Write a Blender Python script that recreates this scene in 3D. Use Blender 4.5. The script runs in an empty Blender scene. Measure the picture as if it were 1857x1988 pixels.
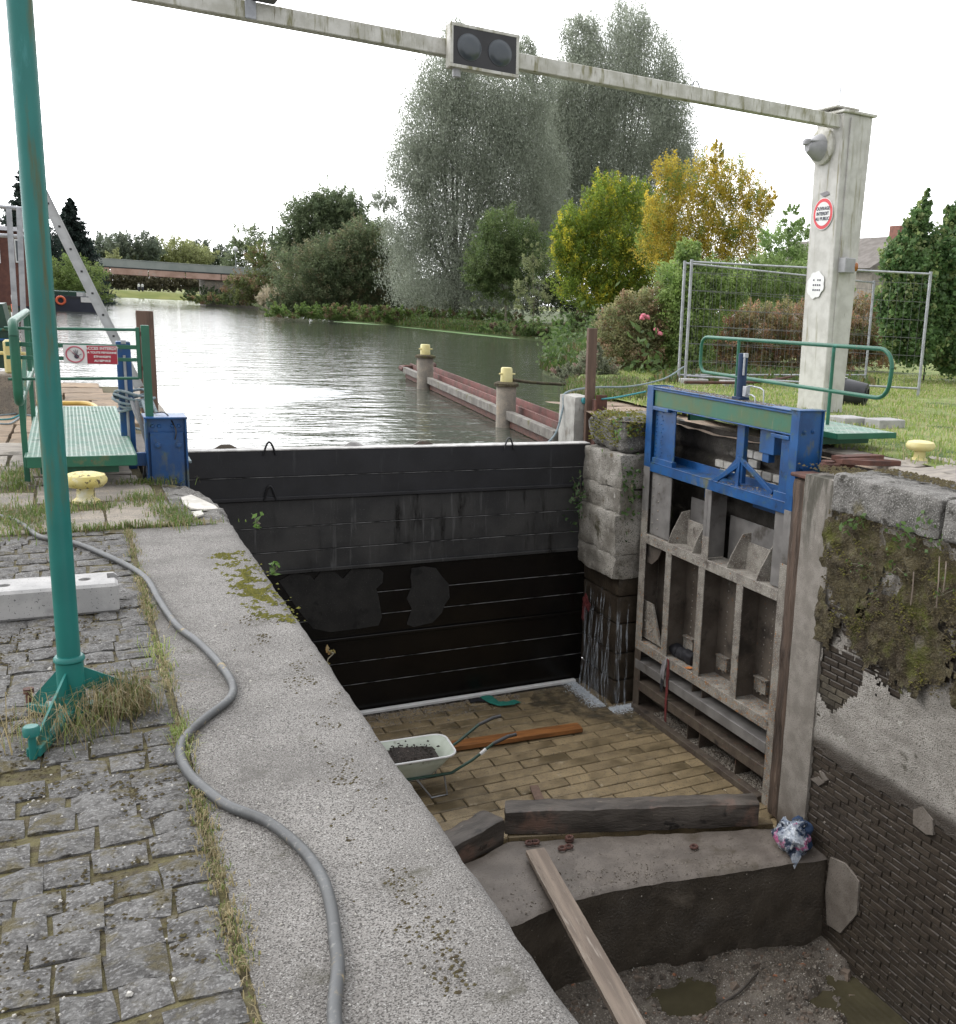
import bpy, bmesh, math, random
import numpy as np
from mathutils import Vector, Matrix, noise as mnoise
random.seed(7); rng = np.random.default_rng(7)
S = bpy.context.scene
COL = S.collection
# ------------------------------------------------------------------ camera
F_, PX_, PY_, W_, H_ = 1928.06, 1286.64, 1021.84, 1857.0, 1988.0
def cam_axes(yaw, pit, rol):
    c, s = math.cos, math.sin
    f = np.array([s(yaw)*c(pit), c(yaw)*c(pit), s(pit)])
    rt = np.array([c(yaw), -s(yaw), 0]); dn = -np.cross(rt, f)
    return np.array([c(rol)*rt+s(rol)*dn, -s(rol)*rt+c(rol)*dn, f])
MC = cam_axes(0.54195369, -0.20893107, -0.05322127)
CP = np.array([0, 0, 1.6])
def at(u, v, **k):
    """world point seen at survey position (u,v) of the photograph, on the plane x=, y= or z="""
    r = MC.T @ np.array([(u-PX_)/F_, (v-PY_)/F_, 1.0])
    a, val = list(k.items())[0]; i = 'xyz'.index(a)
    return CP + r*((val-CP[i])/r[i])
def depth(p): return float(MC[2] @ (np.array(p)-CP))
cd = bpy.data.cameras.new('camera'); cam = bpy.data.objects.new('camera', cd); COL.objects.link(cam)
cd.sensor_fit = 'HORIZONTAL'; cd.sensor_width = 36; cd.lens = F_/W_*36
cd.shift_x = -(PX_-W_/2)/W_; cd.shift_y = (PY_-H_/2)/W_
cd.clip_start = 0.05; cd.clip_end = 3000
mw = Matrix.Identity(4)
for i in range(3):
    mw[i][0] = MC[0][i]; mw[i][1] = -MC[1][i]; mw[i][2] = -MC[2][i]; mw[i][3] = CP[i]
cam.matrix_world = mw
S.camera = cam
# ------------------------------------------------------------------ light
SUN_EL, SUN_AZ = math.radians(46), math.radians(295)     # azimuth measured clockwise from +Y
w = bpy.data.worlds.new('World'); S.world = w; w.use_nodes = True
nt = w.node_tree; nt.nodes.clear()
sky = nt.nodes.new('ShaderNodeTexSky'); sky.sky_type = 'NISHITA'; sky.sun_disc = False
sky.sun_elevation = SUN_EL; sky.sun_rotation = SUN_AZ; sky.air_density = 1.0; sky.dust_density = 4.0
tcw = nt.nodes.new('ShaderNodeTexCoord'); mpw = nt.nodes.new('ShaderNodeMapping'); mpw.inputs['Scale'].default_value = (1, 1, 3)
cn = nt.nodes.new('ShaderNodeTexNoise'); cn.inputs['Scale'].default_value = 1.3; cn.inputs['Detail'].default_value = 6
cr = nt.nodes.new('ShaderNodeValToRGB'); cr.color_ramp.elements[0].position = .3; cr.color_ramp.elements[0].color = (10.6, 10.9, 11.5, 1)
cr.color_ramp.elements[1].position = .7; cr.color_ramp.elements[1].color = (13.0, 13.0, 13.1, 1)
mx = nt.nodes.new('ShaderNodeMix'); mx.data_type = 'RGBA'; mx.inputs[0].default_value = .9
bg = nt.nodes.new('ShaderNodeBackground'); bg.inputs['Strength'].default_value = 0.1
ow = nt.nodes.new('ShaderNodeOutputWorld')
L = nt.links.new
L(tcw.outputs['Generated'], mpw.inputs[0]); L(mpw.outputs[0], cn.inputs['Vector']); L(cn.outputs[0], cr.inputs[0])
gd = nt.nodes.new('ShaderNodeVectorMath'); gd.operation = 'DOT_PRODUCT'; gd.inputs[1].default_value = (-.30, .90, .30); L(tcw.outputs['Generated'], gd.inputs[0])
gr = nt.nodes.new('ShaderNodeMapRange'); gr.inputs[1].default_value = .1; gr.inputs[2].default_value = 1.0; gr.inputs[3].default_value = 1.02; gr.inputs[4].default_value = 3.5; L(gd.outputs['Value'], gr.inputs[0])
gs = nt.nodes.new('ShaderNodeVectorMath'); gs.operation = 'SCALE'; L(cr.outputs[0], gs.inputs[0]); L(gr.outputs[0], gs.inputs['Scale'])
L(sky.outputs[0], mx.inputs[6]); L(gs.outputs[0], mx.inputs[7]); L(mx.outputs[2], bg.inputs[0]); L(bg.outputs[0], ow.inputs[0])
sd = bpy.data.lights.new('sun', 'SUN'); sd.energy = .7; sd.angle = math.radians(14); sd.color = (1, .96, .9)
so = bpy.data.objects.new('sun', sd); COL.objects.link(so)
dirv = Vector((math.sin(SUN_AZ)*math.cos(SUN_EL), math.cos(SUN_AZ)*math.cos(SUN_EL), math.sin(SUN_EL)))
so.rotation_euler = dirv.to_track_quat('Z', 'Y').to_euler()
S.view_settings.view_transform = 'Standard'; S.view_settings.look = 'None'
S.view_settings.exposure = 0.0; S.view_settings.gamma = 1
S.render.engine = 'CYCLES'
try: S.cycles.max_bounces = 8; S.cycles.diffuse_bounces = 6; S.cycles.transparent_max_bounces = 12
except Exception: pass
# ------------------------------------------------------------------ helpers
def h3(s):
    s = s.lstrip('#'); r = [int(s[i:i+2], 16)/255 for i in (0, 2, 4)]
    return tuple(c/12.92 if c <= .04045 else ((c+.055)/1.055)**2.4 for c in r)
def mat(name, c1, c2=None, scale=6, rough=.8, bump=.15, bscale=40, layers=(), metal=0, stretch=(1, 1, 1), rspread=.0, spec=.5, bdist=.01, trans=0, tint=False, wet=None, fine=None, lo=.35, hi=.65, rnd=0):
    """procedural material: two noisy base tones, then layers of (colour, scale, lo, hi, stretch, roughness or None, bump)"""
    m = bpy.data.materials.new(name); m.use_nodes = True
    n = m.node_tree; n.nodes.clear(); k = n.links.new
    out = n.nodes.new('ShaderNodeOutputMaterial'); b = n.nodes.new('ShaderNodeBsdfPrincipled')
    tc = n.nodes.new('ShaderNodeTexCoord'); src = tc.outputs['Object']
    if rnd:
        oi = n.nodes.new('ShaderNodeObjectInfo'); mu0 = n.nodes.new('ShaderNodeVectorMath'); mu0.operation = 'ADD'; sc0 = n.nodes.new('ShaderNodeMath'); sc0.operation = 'MULTIPLY'; sc0.inputs[1].default_value = 37.0
        k(oi.outputs['Random'], sc0.inputs[0]); k(tc.outputs['Object'], mu0.inputs[0]); k(sc0.outputs[0], mu0.inputs[1]); src = mu0.outputs[0]
    def nz(sc, st=(1, 1, 1), det=5, off=0., rg=.55):
        mp = n.nodes.new('ShaderNodeMapping'); mp.inputs['Scale'].default_value = st; mp.inputs['Location'].default_value = (off, off*1.7, off*.6)
        t = n.nodes.new('ShaderNodeTexNoise'); t.inputs['Scale'].default_value = sc; t.inputs['Detail'].default_value = det; t.inputs['Roughness'].default_value = rg
        k(src, mp.inputs[0]); k(mp.outputs[0], t.inputs['Vector']); return t.outputs[0]
    def ramp(src, lo_, hi_):
        r = n.nodes.new('ShaderNodeMapRange'); r.interpolation_type = 'SMOOTHSTEP'
        r.inputs[1].default_value = lo_; r.inputs[2].default_value = hi_; k(src, r.inputs[0]); return r.outputs[0]
    def mixc(f, a, bb, bt='MIX'):
        x = n.nodes.new('ShaderNodeMix'); x.data_type = 'RGBA'; x.blend_type = bt
        if isinstance(f, (int, float)): x.inputs[0].default_value = f
        else: k(f, x.inputs[0])
        for i, vv in ((6, a), (7, bb)):
            if isinstance(vv, tuple): x.inputs[i].default_value = (*vv, 1)
            else: k(vv, x.inputs[i])
        return x.outputs[2]
    def mixf(f, a, bb):
        x = n.nodes.new('ShaderNodeMix'); x.data_type = 'FLOAT'; k(f, x.inputs[0])
        for i, vv in ((2, a), (3, bb)):
            if isinstance(vv, (int, float)): x.inputs[i].default_value = vv
            else: k(vv, x.inputs[i])
        return x.outputs[0]
    c2 = c2 or c1
    col = mixc(ramp(nz(scale, stretch), lo, hi), c1, c2)
    if fine:   # (colour, scale, lo, hi): salt-and-pepper grain
        col = mixc(ramp(nz(fine[1], (1, 1, 1), 2, 3.1, .4), fine[2], fine[3]), col, fine[0])
    rg = rough; hgt = nz(bscale, stretch, 6)
    for i, ly in enumerate(layers):
        f = ramp(nz(ly[1], ly[4] if len(ly) > 4 else (1, 1, 1), 6, 7.3*(i+1), .65), ly[2], ly[3])
        if len(ly) > 6 and ly[6]:      # only where (axis, from, to) ramps up
            ax, a0, a1 = ly[6]; sp = n.nodes.new('ShaderNodeSeparateXYZ'); k(tc.outputs['Object'], sp.inputs[0])
            mu = n.nodes.new('ShaderNodeMath'); mu.operation = 'MULTIPLY'; k(f, mu.inputs[0]); k(ramp(sp.outputs[ax], a0, a1), mu.inputs[1]); f = mu.outputs[0]
        col = mixc(f, col, ly[0])
        if len(ly) > 5 and ly[5] is not None: rg = mixf(f, rg, ly[5])
    if tint:
        at_ = n.nodes.new('ShaderNodeAttribute'); at_.attribute_name = 'tint'
        col = mixc(1.0, col, at_.outputs['Color'], 'MULTIPLY')
    if rnd:
        r2 = n.nodes.new('ShaderNodeMapRange'); r2.inputs[3].default_value = 1-rnd; r2.inputs[4].default_value = 1+rnd*.8; k(oi.outputs['Random'], r2.inputs[0])
        vm = n.nodes.new('ShaderNodeVectorMath'); vm.operation = 'SCALE'; k(col, vm.inputs[0]); k(r2.outputs[0], vm.inputs['Scale']); col = vm.outputs[0]
    if not isinstance(col, tuple): k(col, b.inputs['Base Color'])
    if isinstance(rg, (int, float)): b.inputs['Roughness'].default_value = rg
    else: k(rg, b.inputs['Roughness'])
    b.inputs['Metallic'].default_value = metal; b.inputs['Specular IOR Level'].default_value = spec
    if bump:
        bp = n.nodes.new('ShaderNodeBump'); bp.inputs['Strength'].default_value = bump; bp.inputs['Distance'].default_value = bdist
        k(hgt, bp.inputs['Height']); k(bp.outputs[0], b.inputs['Normal'])
    if trans:
        tr = n.nodes.new('ShaderNodeBsdfTranslucent'); k(col, tr.inputs[0]); ms = n.nodes.new('ShaderNodeMixShader'); ms.inputs[0].default_value = trans
        k(b.outputs[0], ms.inputs[1]); k(tr.outputs[0], ms.inputs[2]); k(ms.outputs[0], out.inputs[0])
    else: k(b.outputs[0], out.inputs[0])
    return m
class MB:
    def __init__(s): s.v = []; s.f = []
    def add(s, v, f):
        o = len(s.v); s.v += [tuple(map(float, p)) for p in v]; s.f += [tuple(i+o for i in q) for q in f]; return s
    def obox(s, c, ax, h, ch=0.0):
        c = np.array(c, float); ax = [np.array(a, float)/np.linalg.norm(a) for a in ax]
        if ch <= 0:
            v = [c+ax[0]*h[0]*x+ax[1]*h[1]*y+ax[2]*h[2]*z for x in (-1, 1) for y in (-1, 1) for z in (-1, 1)]
            return s.add(v, [(0, 1, 3, 2), (4, 6, 7, 5), (0, 4, 5, 1), (2, 3, 7, 6), (0, 2, 6, 4), (1, 5, 7, 3)])
        ch = min(ch, min(h)*.9); v = []; idx = {}
        for x in (-1, 1):
            for y in (-1, 1):
                for z in (-1, 1):
                    for a in range(3):
                        hh = [h[i]-(0 if i == a else ch) for i in range(3)]
                        idx[(x, y, z, a)] = len(v)
                        v.append(c+ax[0]*hh[0]*x+ax[1]*hh[1]*y+ax[2]*hh[2]*z)
        f = []
        for a in range(3):
            o = [i for i in range(3) if i != a]
            for sg in (-1, 1):
                q = []
                for p, r in ((-1, -1), (1, -1), (1, 1), (-1, 1)):
                    k = [0, 0, 0]; k[a] = sg; k[o[0]] = p; k[o[1]] = r; q.append(idx[(*k, a)])
                f.append(tuple(q if (sg > 0) == (a != 1) else q[::-1]))
        for a in range(3):
            o = [i for i in range(3) if i != a]
            for p in (-1, 1):
                for r in (-1, 1):
                    k0 = [0, 0, 0]; k0[a] = -1; k0[o[0]] = p; k0[o[1]] = r; k1 = list(k0); k1[a] = 1
                    f.append((idx[(*k0, o[0])], idx[(*k1, o[0])], idx[(*k1, o[1])], idx[(*k0, o[1])]))
        for x in (-1, 1):
            for y in (-1, 1):
                for z in (-1, 1): f.append(tuple(idx[(x, y, z, a)] for a in range(3)))
        return s.add(v, f)
    def box(s, x0, x1, y0, y1, z0, z1, ch=0.0):
        return s.obox(((x0+x1)/2, (y0+y1)/2, (z0+z1)/2), ((1, 0, 0), (0, 1, 0), (0, 0, 1)), (abs(x1-x0)/2, abs(y1-y0)/2, abs(z1-z0)/2), ch)
    def bar(s, p0, p1, w, h, up=(0, 0, 1), ch=0.0):
        p0 = np.array(p0, float); p1 = np.array(p1, float); d = p1-p0; L_ = np.linalg.norm(d); d = d/L_
        sd_ = np.cross(d, up); sd_ = sd_/np.linalg.norm(sd_); u = np.cross(sd_, d)
        return s.obox((p0+p1)/2, (d, sd_, u), (L_/2, w/2, h/2), ch)
    def tube(s, pts, r, n=10, cap=True):
        P = [np.array(p, float) for p in pts]; R = r if hasattr(r, '__len__') else [r]*len(P)
        t0 = P[1]-P[0]; a = np.array([0, 0, 1.]) if abs(t0[2]) < .9*np.linalg.norm(t0) else np.array([1., 0, 0])
        v = []; f = []
        for i, p in enumerate(P):
            t = P[min(i+1, len(P)-1)]-P[max(i-1, 0)]; t = t/(np.linalg.norm(t)+1e-12)
            x = np.cross(t, a); x = x/(np.linalg.norm(x)+1e-12); y = np.cross(x, t); a = y
            for j in range(n):
                q = 2*math.pi*j/n; v.append(p+R[i]*(math.cos(q)*x+math.sin(q)*y))
        for i in range(len(P)-1):
            for j in range(n): f.append((i*n+j, i*n+(j+1) % n, (i+1)*n+(j+1) % n, (i+1)*n+j))
        if cap: f.append(tuple(range(n))[::-1]); f.append(tuple((len(P)-1)*n+j for j in range(n)))
        return s.add(v, f)
    def lathe(s, c, prof, n=20, axis=(0, 0, 1)):
        c = np.array(c, float); z = np.array(axis, float); z /= np.linalg.norm(z)
        a = np.array([1., 0, 0]) if abs(z[0]) < .8 else np.array([0, 1., 0]); x = np.cross(a, z); x /= np.linalg.norm(x); y = np.cross(z, x)
        v = []; f = []
        for r, h in prof:
            for j in range(n): q = 2*math.pi*j/n; v.append(c+z*h+x*r*math.cos(q)+y*r*math.sin(q))
        for i in range(len(prof)-1):
            for j in range(n): f.append((i*n+j, i*n+(j+1) % n, (i+1)*n+(j+1) % n, (i+1)*n+j))
        f.append(tuple(range(n))[::-1]); f.append(tuple((len(prof)-1)*n+j for j in range(n)))
        return s.add(v, f)
    def prism(s, poly, off):
        """planar polygon (3-D points) swept by off"""
        off = np.array(off, float); P = [np.array(p, float) for p in poly]; n = len(P)
        return s.add(P+[p+off for p in P], [tuple(range(n))[::-1], tuple(range(n, 2*n))]+[(i, (i+1) % n, n+(i+1) % n, n+i) for i in range(n)])
    def build(s, name, m, parent=None, smooth=False, label=None, kind=None):
        me = bpy.data.meshes.new(name); me.from_pydata(s.v, [], s.f)
        bm = bmesh.new(); bm.from_mesh(me); bmesh.ops.recalc_face_normals(bm, faces=bm.faces); bm.to_mesh(me); bm.free()
        me.materials.append(m)
        if smooth:
            me.polygons.foreach_set('use_smooth', [True]*len(me.polygons))
            me.set_sharp_from_angle(angle=math.radians(40)) if hasattr(me, 'set_sharp_from_angle') else None
        return link(name, me, parent, label, kind)
def link(name, me, parent=None, label=None, kind=None):
    o = bpy.data.objects.new(name, me); COL.objects.link(o)
    if parent is not None:
        o.parent = parent; o.matrix_parent_inverse = Matrix.Translation(-root_loc(parent))
    if label: o['label'] = label
    if kind: o['kind'] = kind
    return o
def root_loc(p):
    v = Vector(p.location)
    while p.parent is not None: p = p.parent; v += p.location if False else Vector((0, 0, 0))
    return Vector(p.location) if p.type == 'EMPTY' else Vector((0, 0, 0))
def thing(name, label, cat, loc, group=None):
    o = bpy.data.objects.new(name, None); COL.objects.link(o); o.location = tuple(map(float, loc)); o.empty_display_size = .1
    return tag(o, label, cat, group)
def tag(o, label=None, cat=None, group=None, kind=None):
    if label: o['label'] = label
    if cat: o['category'] = cat
    if group: o['group'] = group
    if kind: o['kind'] = kind
    return o
def sub(name, mb, m, par, **k):      # a part or sub-part
    if par.type != 'EMPTY': # sub-part of a mesh part whose own origin is the world origin
        o = mb.build(name, m, None, **k); o.parent = par; return o
    return mb.build(name, m, par, **k)
def fbm(p, sc, oc=4): return mnoise.fractal(Vector(p)*sc, 1.0, 2.0, oc)
def rough(x0, x1, y0, y1, z0, z1, seg=.06, rad=.04, amp=.015, sc=6, seed=0):
    """a stone: box gridded, its edges rounded off and its skin displaced"""
    lo_ = np.array([x0, y0, z0]); hi_ = np.array([x1, y1, z1]); n = [max(1, int(round((hi_[i]-lo_[i])/seg))) for i in range(3)]
    ids = {}; v = []; f = []
    def vid(i, j, k):
        if (i, j, k) not in ids:
            p = lo_+(hi_-lo_)*np.array([i/n[0], j/n[1], k/n[2]])
            q = np.minimum(np.maximum(p, lo_+rad), hi_-rad); d = p-q; L_ = np.linalg.norm(d)
            if L_ > 1e-9: p = q+d/L_*rad
            s_ = Vector((seed*3.1, seed*1.7, seed*.9))
            nv = mnoise.noise_vector(Vector(p)*sc+s_)*amp + mnoise.noise_vector(Vector(p)*sc*3.3+s_)*amp*.4
            ids[(i, j, k)] = len(v); v.append(tuple(p+np.array(nv)))
        return ids[(i, j, k)]
    for a in range(3):
        b_, c_ = [i for i in range(3) if i != a]
        for sgn in (0, n[a]):
            for i in range(n[b_]):
                for j in range(n[c_]):
                    q = []
                    for di, dj in ((0, 0), (1, 0), (1, 1), (0, 1)):
                        k = [0, 0, 0]; k[a] = sgn; k[b_] = i+di; k[c_] = j+dj; q.append(vid(*k))
                    f.append(tuple(q))
    m = MB(); m.v = v; m.f = f; return m
def grid_obj(name, xs, ys, fn, m, parent=None, keep=None, smooth=True, label=None, kind=None):
    v = [tuple(map(float, fn(x, y))) for y in ys for x in xs]; nx = len(xs); f = []
    for j in range(len(ys)-1):
        for i in range(nx-1):
            if keep is None or keep(.5*(xs[i]+xs[i+1]), .5*(ys[j]+ys[j+1])): f.append((j*nx+i, j*nx+i+1, (j+1)*nx+i+1, (j+1)*nx+i))
    mb = MB(); mb.v = v; mb.f = f
    bmsh = bpy.data.meshes.new(name); bmsh.from_pydata(v, [], f); bmsh.materials.append(m)
    bm = bmesh.new(); bm.from_mesh(bmsh); bmesh.ops.delete(bm, geom=[q for q in bm.verts if not q.link_faces], context='VERTS')
    bmesh.ops.recalc_face_normals(bm, faces=bm.faces); bm.to_mesh(bmsh); bm.free()
    if smooth: bmsh.polygons.foreach_set('use_smooth', [True]*len(bmsh.polygons))
    return link(name, bmsh, parent, label, kind)
def leafmesh(name, P, L_, Wd, tint, m, up=None, kite=False):
    """N small leaf faces: centres P, axes random or along up"""
    N = len(P); a = rng.normal(size=(N, 3)) if up is None else up+rng.normal(size=(N, 3))*.35
    a /= np.linalg.norm(a, axis=1)[:, None]; b = np.cross(a, rng.normal(size=(N, 3))); b /= np.linalg.norm(b, axis=1)[:, None]
    L_ = (L_*(.6+.8*rng.random(N)))[:, None]/2; Wd = (Wd*(.6+.8*rng.random(N)))[:, None]/2
    V = np.stack([P-a*L_, P+b*Wd-a*L_*.15, P+a*L_, P-b*Wd-a*L_*.15], 1).reshape(-1, 3)
    me = bpy.data.meshes.new(name); me.vertices.add(4*N); me.vertices.foreach_set('co', V.astype(np.float32).ravel())
    me.loops.add(4*N); me.loops.foreach_set('vertex_index', np.arange(4*N, dtype=np.int32))
    me.polygons.add(N); me.polygons.foreach_set('loop_start', np.arange(0, 4*N, 4, dtype=np.int32)); me.polygons.foreach_set('loop_total', np.full(N, 4, dtype=np.int32))
    me.update(calc_edges=True)
    ca = me.color_attributes.new('tint', 'FLOAT_COLOR', 'POINT')
    t = np.ones((N, 4, 4), np.float32); t[:, :, :3] = tint[:, None, :]; ca.data.foreach_set('color', t.ravel())
    me.materials.append(m); return me
def text_mesh(s_, size, m, origin, xdir, ydir, name, parent, align='CENTER', ext=.001, bold=0.0):
    cu = bpy.data.curves.new('t', 'FONT'); cu.body = s_; cu.size = size; cu.align_x = align; cu.align_y = 'CENTER'; cu.extrude = ext; cu.offset = bold
    o = bpy.data.objects.new('t', cu); COL.objects.link(o); dg = bpy.context.evaluated_depsgraph_get(); dg.update()
    me = bpy.data.meshes.new_from_object(o.evaluated_get(dg)); bpy.data.objects.remove(o); bpy.data.curves.remove(cu)
    x = Vector(xdir).normalized(); y = Vector(ydir).normalized(); z = x.cross(y)
    M = Matrix((x, y, z)).transposed().to_4x4(); M.translation = Vector(origin); me.transform(M)
    me.materials.clear(); me.materials.append(m); me.name = name
    o = link(name, me, parent); return o
exec_parts = True
# ------------------------------------------------------------------ materials
M = {}
M['coping'] = mat('coping concrete', (.275, .26, .242), (.165, .154, .142), 2.6, .9, 1, 150, lo=.3, hi=.7, fine=((.07, .064, .058), 210, .46, .62), layers=[((.42, .41, .39), 170, .55, .66), ((.105, .098, .088), 1.3, .55, .72), ((.055, .05, .03), 3.2, .60, .74), ((.34, .26, .16), 1.7, .66, .80), ((.09, .082, .07), 40, .60, .72), ((.48, .46, .43), 70, .70, .76)], bdist=.008)
M['sett'] = mat('sett stone', (.15, .145, .138), (.075, .071, .067), 22, .88, 1, 90, fine=((.24, .235, .23), 110, .50, .72), layers=[((.23, .228, .22), 34, .54, .72), ((.045, .04, .033), 18, .55, .7), ((.095, .078, .035), 8, .52, .68), ((.34, .335, .32), 55, .68, .76)], bdist=.015, rnd=0.14)
M['joint'] = mat('mossy joint earth', (.075, .060, .032), (.12, .105, .045), 25, .95, .8, 90, layers=[((.04, .032, .02), 12, .56, .68)], bdist=.012)
M['slab'] = mat('old quay slab', (.30, .26, .21), (.20, .18, .155), 5, .9, .6, 60, fine=((.11, .10, .085), 110, .55, .65), layers=[((.36, .27, .17), 2.2, .58, .75), ((.10, .09, .05), 6, .62, .74)], bdist=.008, rnd=0.1)
M['flag'] = mat('pale flagstone', (.36, .32, .27), (.24, .215, .19), 6, .85, .6, 50, stretch=(1, 3, 1), layers=[((.13, .115, .09), 4, .58, .7)], bdist=.01, rnd=0.12)
M['brownflag'] = mat('sandy brown slab', (.34, .25, .17), (.24, .18, .125), 4, .9, .8, 40, stretch=(1, 3, 1), layers=[((.12, .09, .06), 5, .56, .70)], bdist=.012, rnd=.15)
M['whitechip'] = mat('pale limestone', (.52, .50, .46), (.40, .38, .34), 12, .85, .6, 50, rnd=0.2)
M['wallwhite'] = mat('whitish wall head', (.42, .41, .38), (.30, .29, .265), 6, .9, .6, 50, layers=[((.14, .13, .11), 4, .60, .74, (2, 2, .5)), ((.22, .20, .17), 3, .55, .7)], bdist=.01)
M['stone'] = mat('weathered wall stone', (.34, .32, .285), (.17, .155, .13), 3, .9, .8, 40, fine=((.09, .085, .07), 70, .56, .66), layers=[((.42, .40, .37), 6, .60, .7), ((.05, .045, .025), 2.6, .55, .68), ((.10, .075, .035), 4, .6, .72)], bdist=.02)
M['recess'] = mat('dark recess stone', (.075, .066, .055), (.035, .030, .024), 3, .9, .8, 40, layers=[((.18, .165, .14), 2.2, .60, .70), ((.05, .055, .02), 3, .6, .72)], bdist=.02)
M['wetstone'] = mat('wet dark stone', (.035, .027, .02), (.06, .047, .034), 6, .35, .5, 30, fine=((.09, .075, .055), 60, .64, .72), bdist=.015)
M['quoin'] = mat('smooth quoin stone', (.28, .255, .225), (.20, .18, .155), 6, .85, .4, 90, fine=((.12, .11, .09), 130, .58, .66), layers=[((.30, .20, .12), 3.5, .66, .8), ((.065, .045, .03), 2.4, .30, .60, (1, 1, .6), .5, (2, -2.9, -3.75)), ((.07, .065, .05), 3, .42, .62, (2, 2, .35), None, (2, -1.1, -.1))], bdist=.006)
M['render'] = mat('old render coat', (.40, .375, .34), (.29, .27, .24), 3, .92, .9, 46, stretch=(1, 1.0, 2.2), fine=((.13, .12, .10), 80, .56, .66), layers=[((.46, .44, .40), 8, .60, .70), ((.10, .09, .07), 3, .60, .72), ((.32, .22, .15), 2.1, .68, .8), ((.055, .043, .032), 1.6, .10, .42, (1, 1, 1), .45, (2, -2.36, -2.52)), ((.09, .075, .055), 4, .42, .62, (1, 1, 1), None, (2, -1.6, -1.25))], bdist=.02)
M['patch'] = mat('leftover render patch', (.20, .175, .15), (.14, .12, .10), 6, .85, .6, 50, fine=((.09, .08, .065), 70, .6, .7), bdist=.01)
M['cap'] = mat('rough cap stone', (.21, .20, .185), (.10, .095, .085), 5, .92, 1, 40, fine=((.33, .32, .30), 80, .56, .68), layers=[((.04, .036, .028), 7, .55, .66), ((.12, .10, .035), 2.2, .58, .72), ((.30, .29, .27), 9, .62, .72)], bdist=.03)
M['mossearth'] = mat('mossy earth on wall', (.060, .045, .026), (.095, .078, .040), 4, .95, 1, 40, fine=((.16, .15, .10), 60, .60, .72), layers=[((.085, .09, .014), 2.6, .50, .66), ((.22, .20, .165), 2.4, .60, .72), ((.03, .022, .012), 5, .56, .68)], bdist=.04)
M['brickwet'] = mat('wet chamber brick', (.040, .031, .024), (.060, .047, .035), 9, .5, .6, 50, fine=((.12, .10, .075), 60, .66, .73), layers=[((.085, .042, .03), 3, .70, .8), ((.016, .014, .010), 5, .6, .72)], bdist=.008, rnd=.18)
M['brickdk'] = mat('exposed dark brick', (.10, .085, .06), (.06, .05, .036), 9, .85, .6, 50, layers=[((.20, .18, .15), 9, .62, .7)], bdist=.01, rnd=0.3)
M['mortarwet'] = mat('wet mortar', (.030, .025, .019), (.045, .037, .028), 12, .5, .5, 60)
M['sill'] = mat('muddy sill concrete', (.155, .132, .112), (.105, .088, .074), 4, .6, .5, 60, fine=((.07, .06, .045), 70, .60, .68), layers=[((.085, .07, .05), 2.1, .52, .68, (1, 1, 1), .35), ((.24, .15, .10), 3.7, .70, .8), ((.30, .27, .24), 140, .70, .76)], bdist=.008)
M['sillwet'] = mat('wet sill face', (.045, .036, .027), (.07, .057, .043), 4, .4, .6, 40, fine=((.10, .085, .06), 70, .68, .74), layers=[((.12, .10, .078), 2.2, .58, .76), ((.022, .017, .012), 3, .58, .70), ((.12, .075, .045), 4, .68, .78)], bdist=.02)

M['mud'] = mat('chamber mud', (.125, .105, .085), (.07, .057, .044), 5, .5, .9, 50, fine=((.26, .24, .21), 90, .60, .70), layers=[((.16, .14, .11), 2.2, .56, .7, (1, 1, 1), .25), ((.03, .025, .02), 5, .60, .7)], bdist=.02)
M['gravel'] = mat('gravel bits', (.30, .27, .23), (.10, .08, .06), 60, .8, .2, 60)
M['rubble'] = mat('rubble', (.17, .13, .10), (.07, .06, .05), 9, .8, .4, 40, layers=[((.30, .12, .06), 7, .60, .66), ((.33, .31, .28), 5, .64, .70)], rnd=0)
M['puddle'] = mat('muddy puddle', (.075, .066, .038), (.055, .048, .028), 3, .04, .03, 8, layers=[((.02, .018, .012), 14, .66, .74)])
M['floorbrick'] = mat('yellow floor block', (.27, .205, .115), (.20, .15, .085), 5, .5, .5, 50, fine=((.10, .08, .05), 60, .58, .68), layers=[((.105, .08, .045), .9, .46, .64, (1, 1, 1), .3), ((.33, .28, .20), 7, .60, .72)], bdist=.006, rnd=0.10)
M['floorjoint'] = mat('floor joint silt', (.035, .028, .016), (.055, .042, .024), 9, .6, .4, 50)
M['damwall'] = mat('black dam beam', (.010, .010, .012), (.016, .016, .019), 3, .55, .25, 30, fine=((.07, .07, .07), 120, .72, .78), layers=[((.05, .05, .053), 2.3, .60, .78, (3.5, 1, .35), .6), ((.10, .10, .10), 5, .72, .80, (5, 1, .25), .6)], bdist=.004)
M['damdirty'] = mat('silted dam beam', (.042, .041, .040), (.018, .018, .019), 1.6, .55, .25, 30, fine=((.12, .12, .11), 120, .69, .75), layers=[((.11, .11, .11), 3.5, .56, .76, (3.5, 1, .25), .6), ((.007, .007, .007), 2.2, .54, .68, (2.4, 1, .4), .25)], bdist=.004)
M['damwet'] = mat('soaked dam beam', (.0035, .003, .0028), (.006, .005, .004), 3, .25, .2, 20, fine=((.04, .036, .03), 80, .74, .80), layers=[((.02, .018, .016), 3, .66, .76)], bdist=.004, spec=.3)
M['drypatch'] = mat('dried silt on dam', (.020, .019, .018), (.011, .0105, .010), 4, .8, .3, 40, fine=((.07, .065, .06), 80, .66, .74), layers=[((.004, .004, .004), 2.4, .58, .64), ((.07, .085, .03), 1.1, .68, .76)])
M['damjoint'] = mat('dusty joint painted glint', (.015, .015, .015), (.20, .20, .20), 5, .8, .2, 40, stretch=(1, 1, 1), lo=.34, hi=.62)  # dust, with the light caught on beam edges painted in as pale grey
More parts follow.
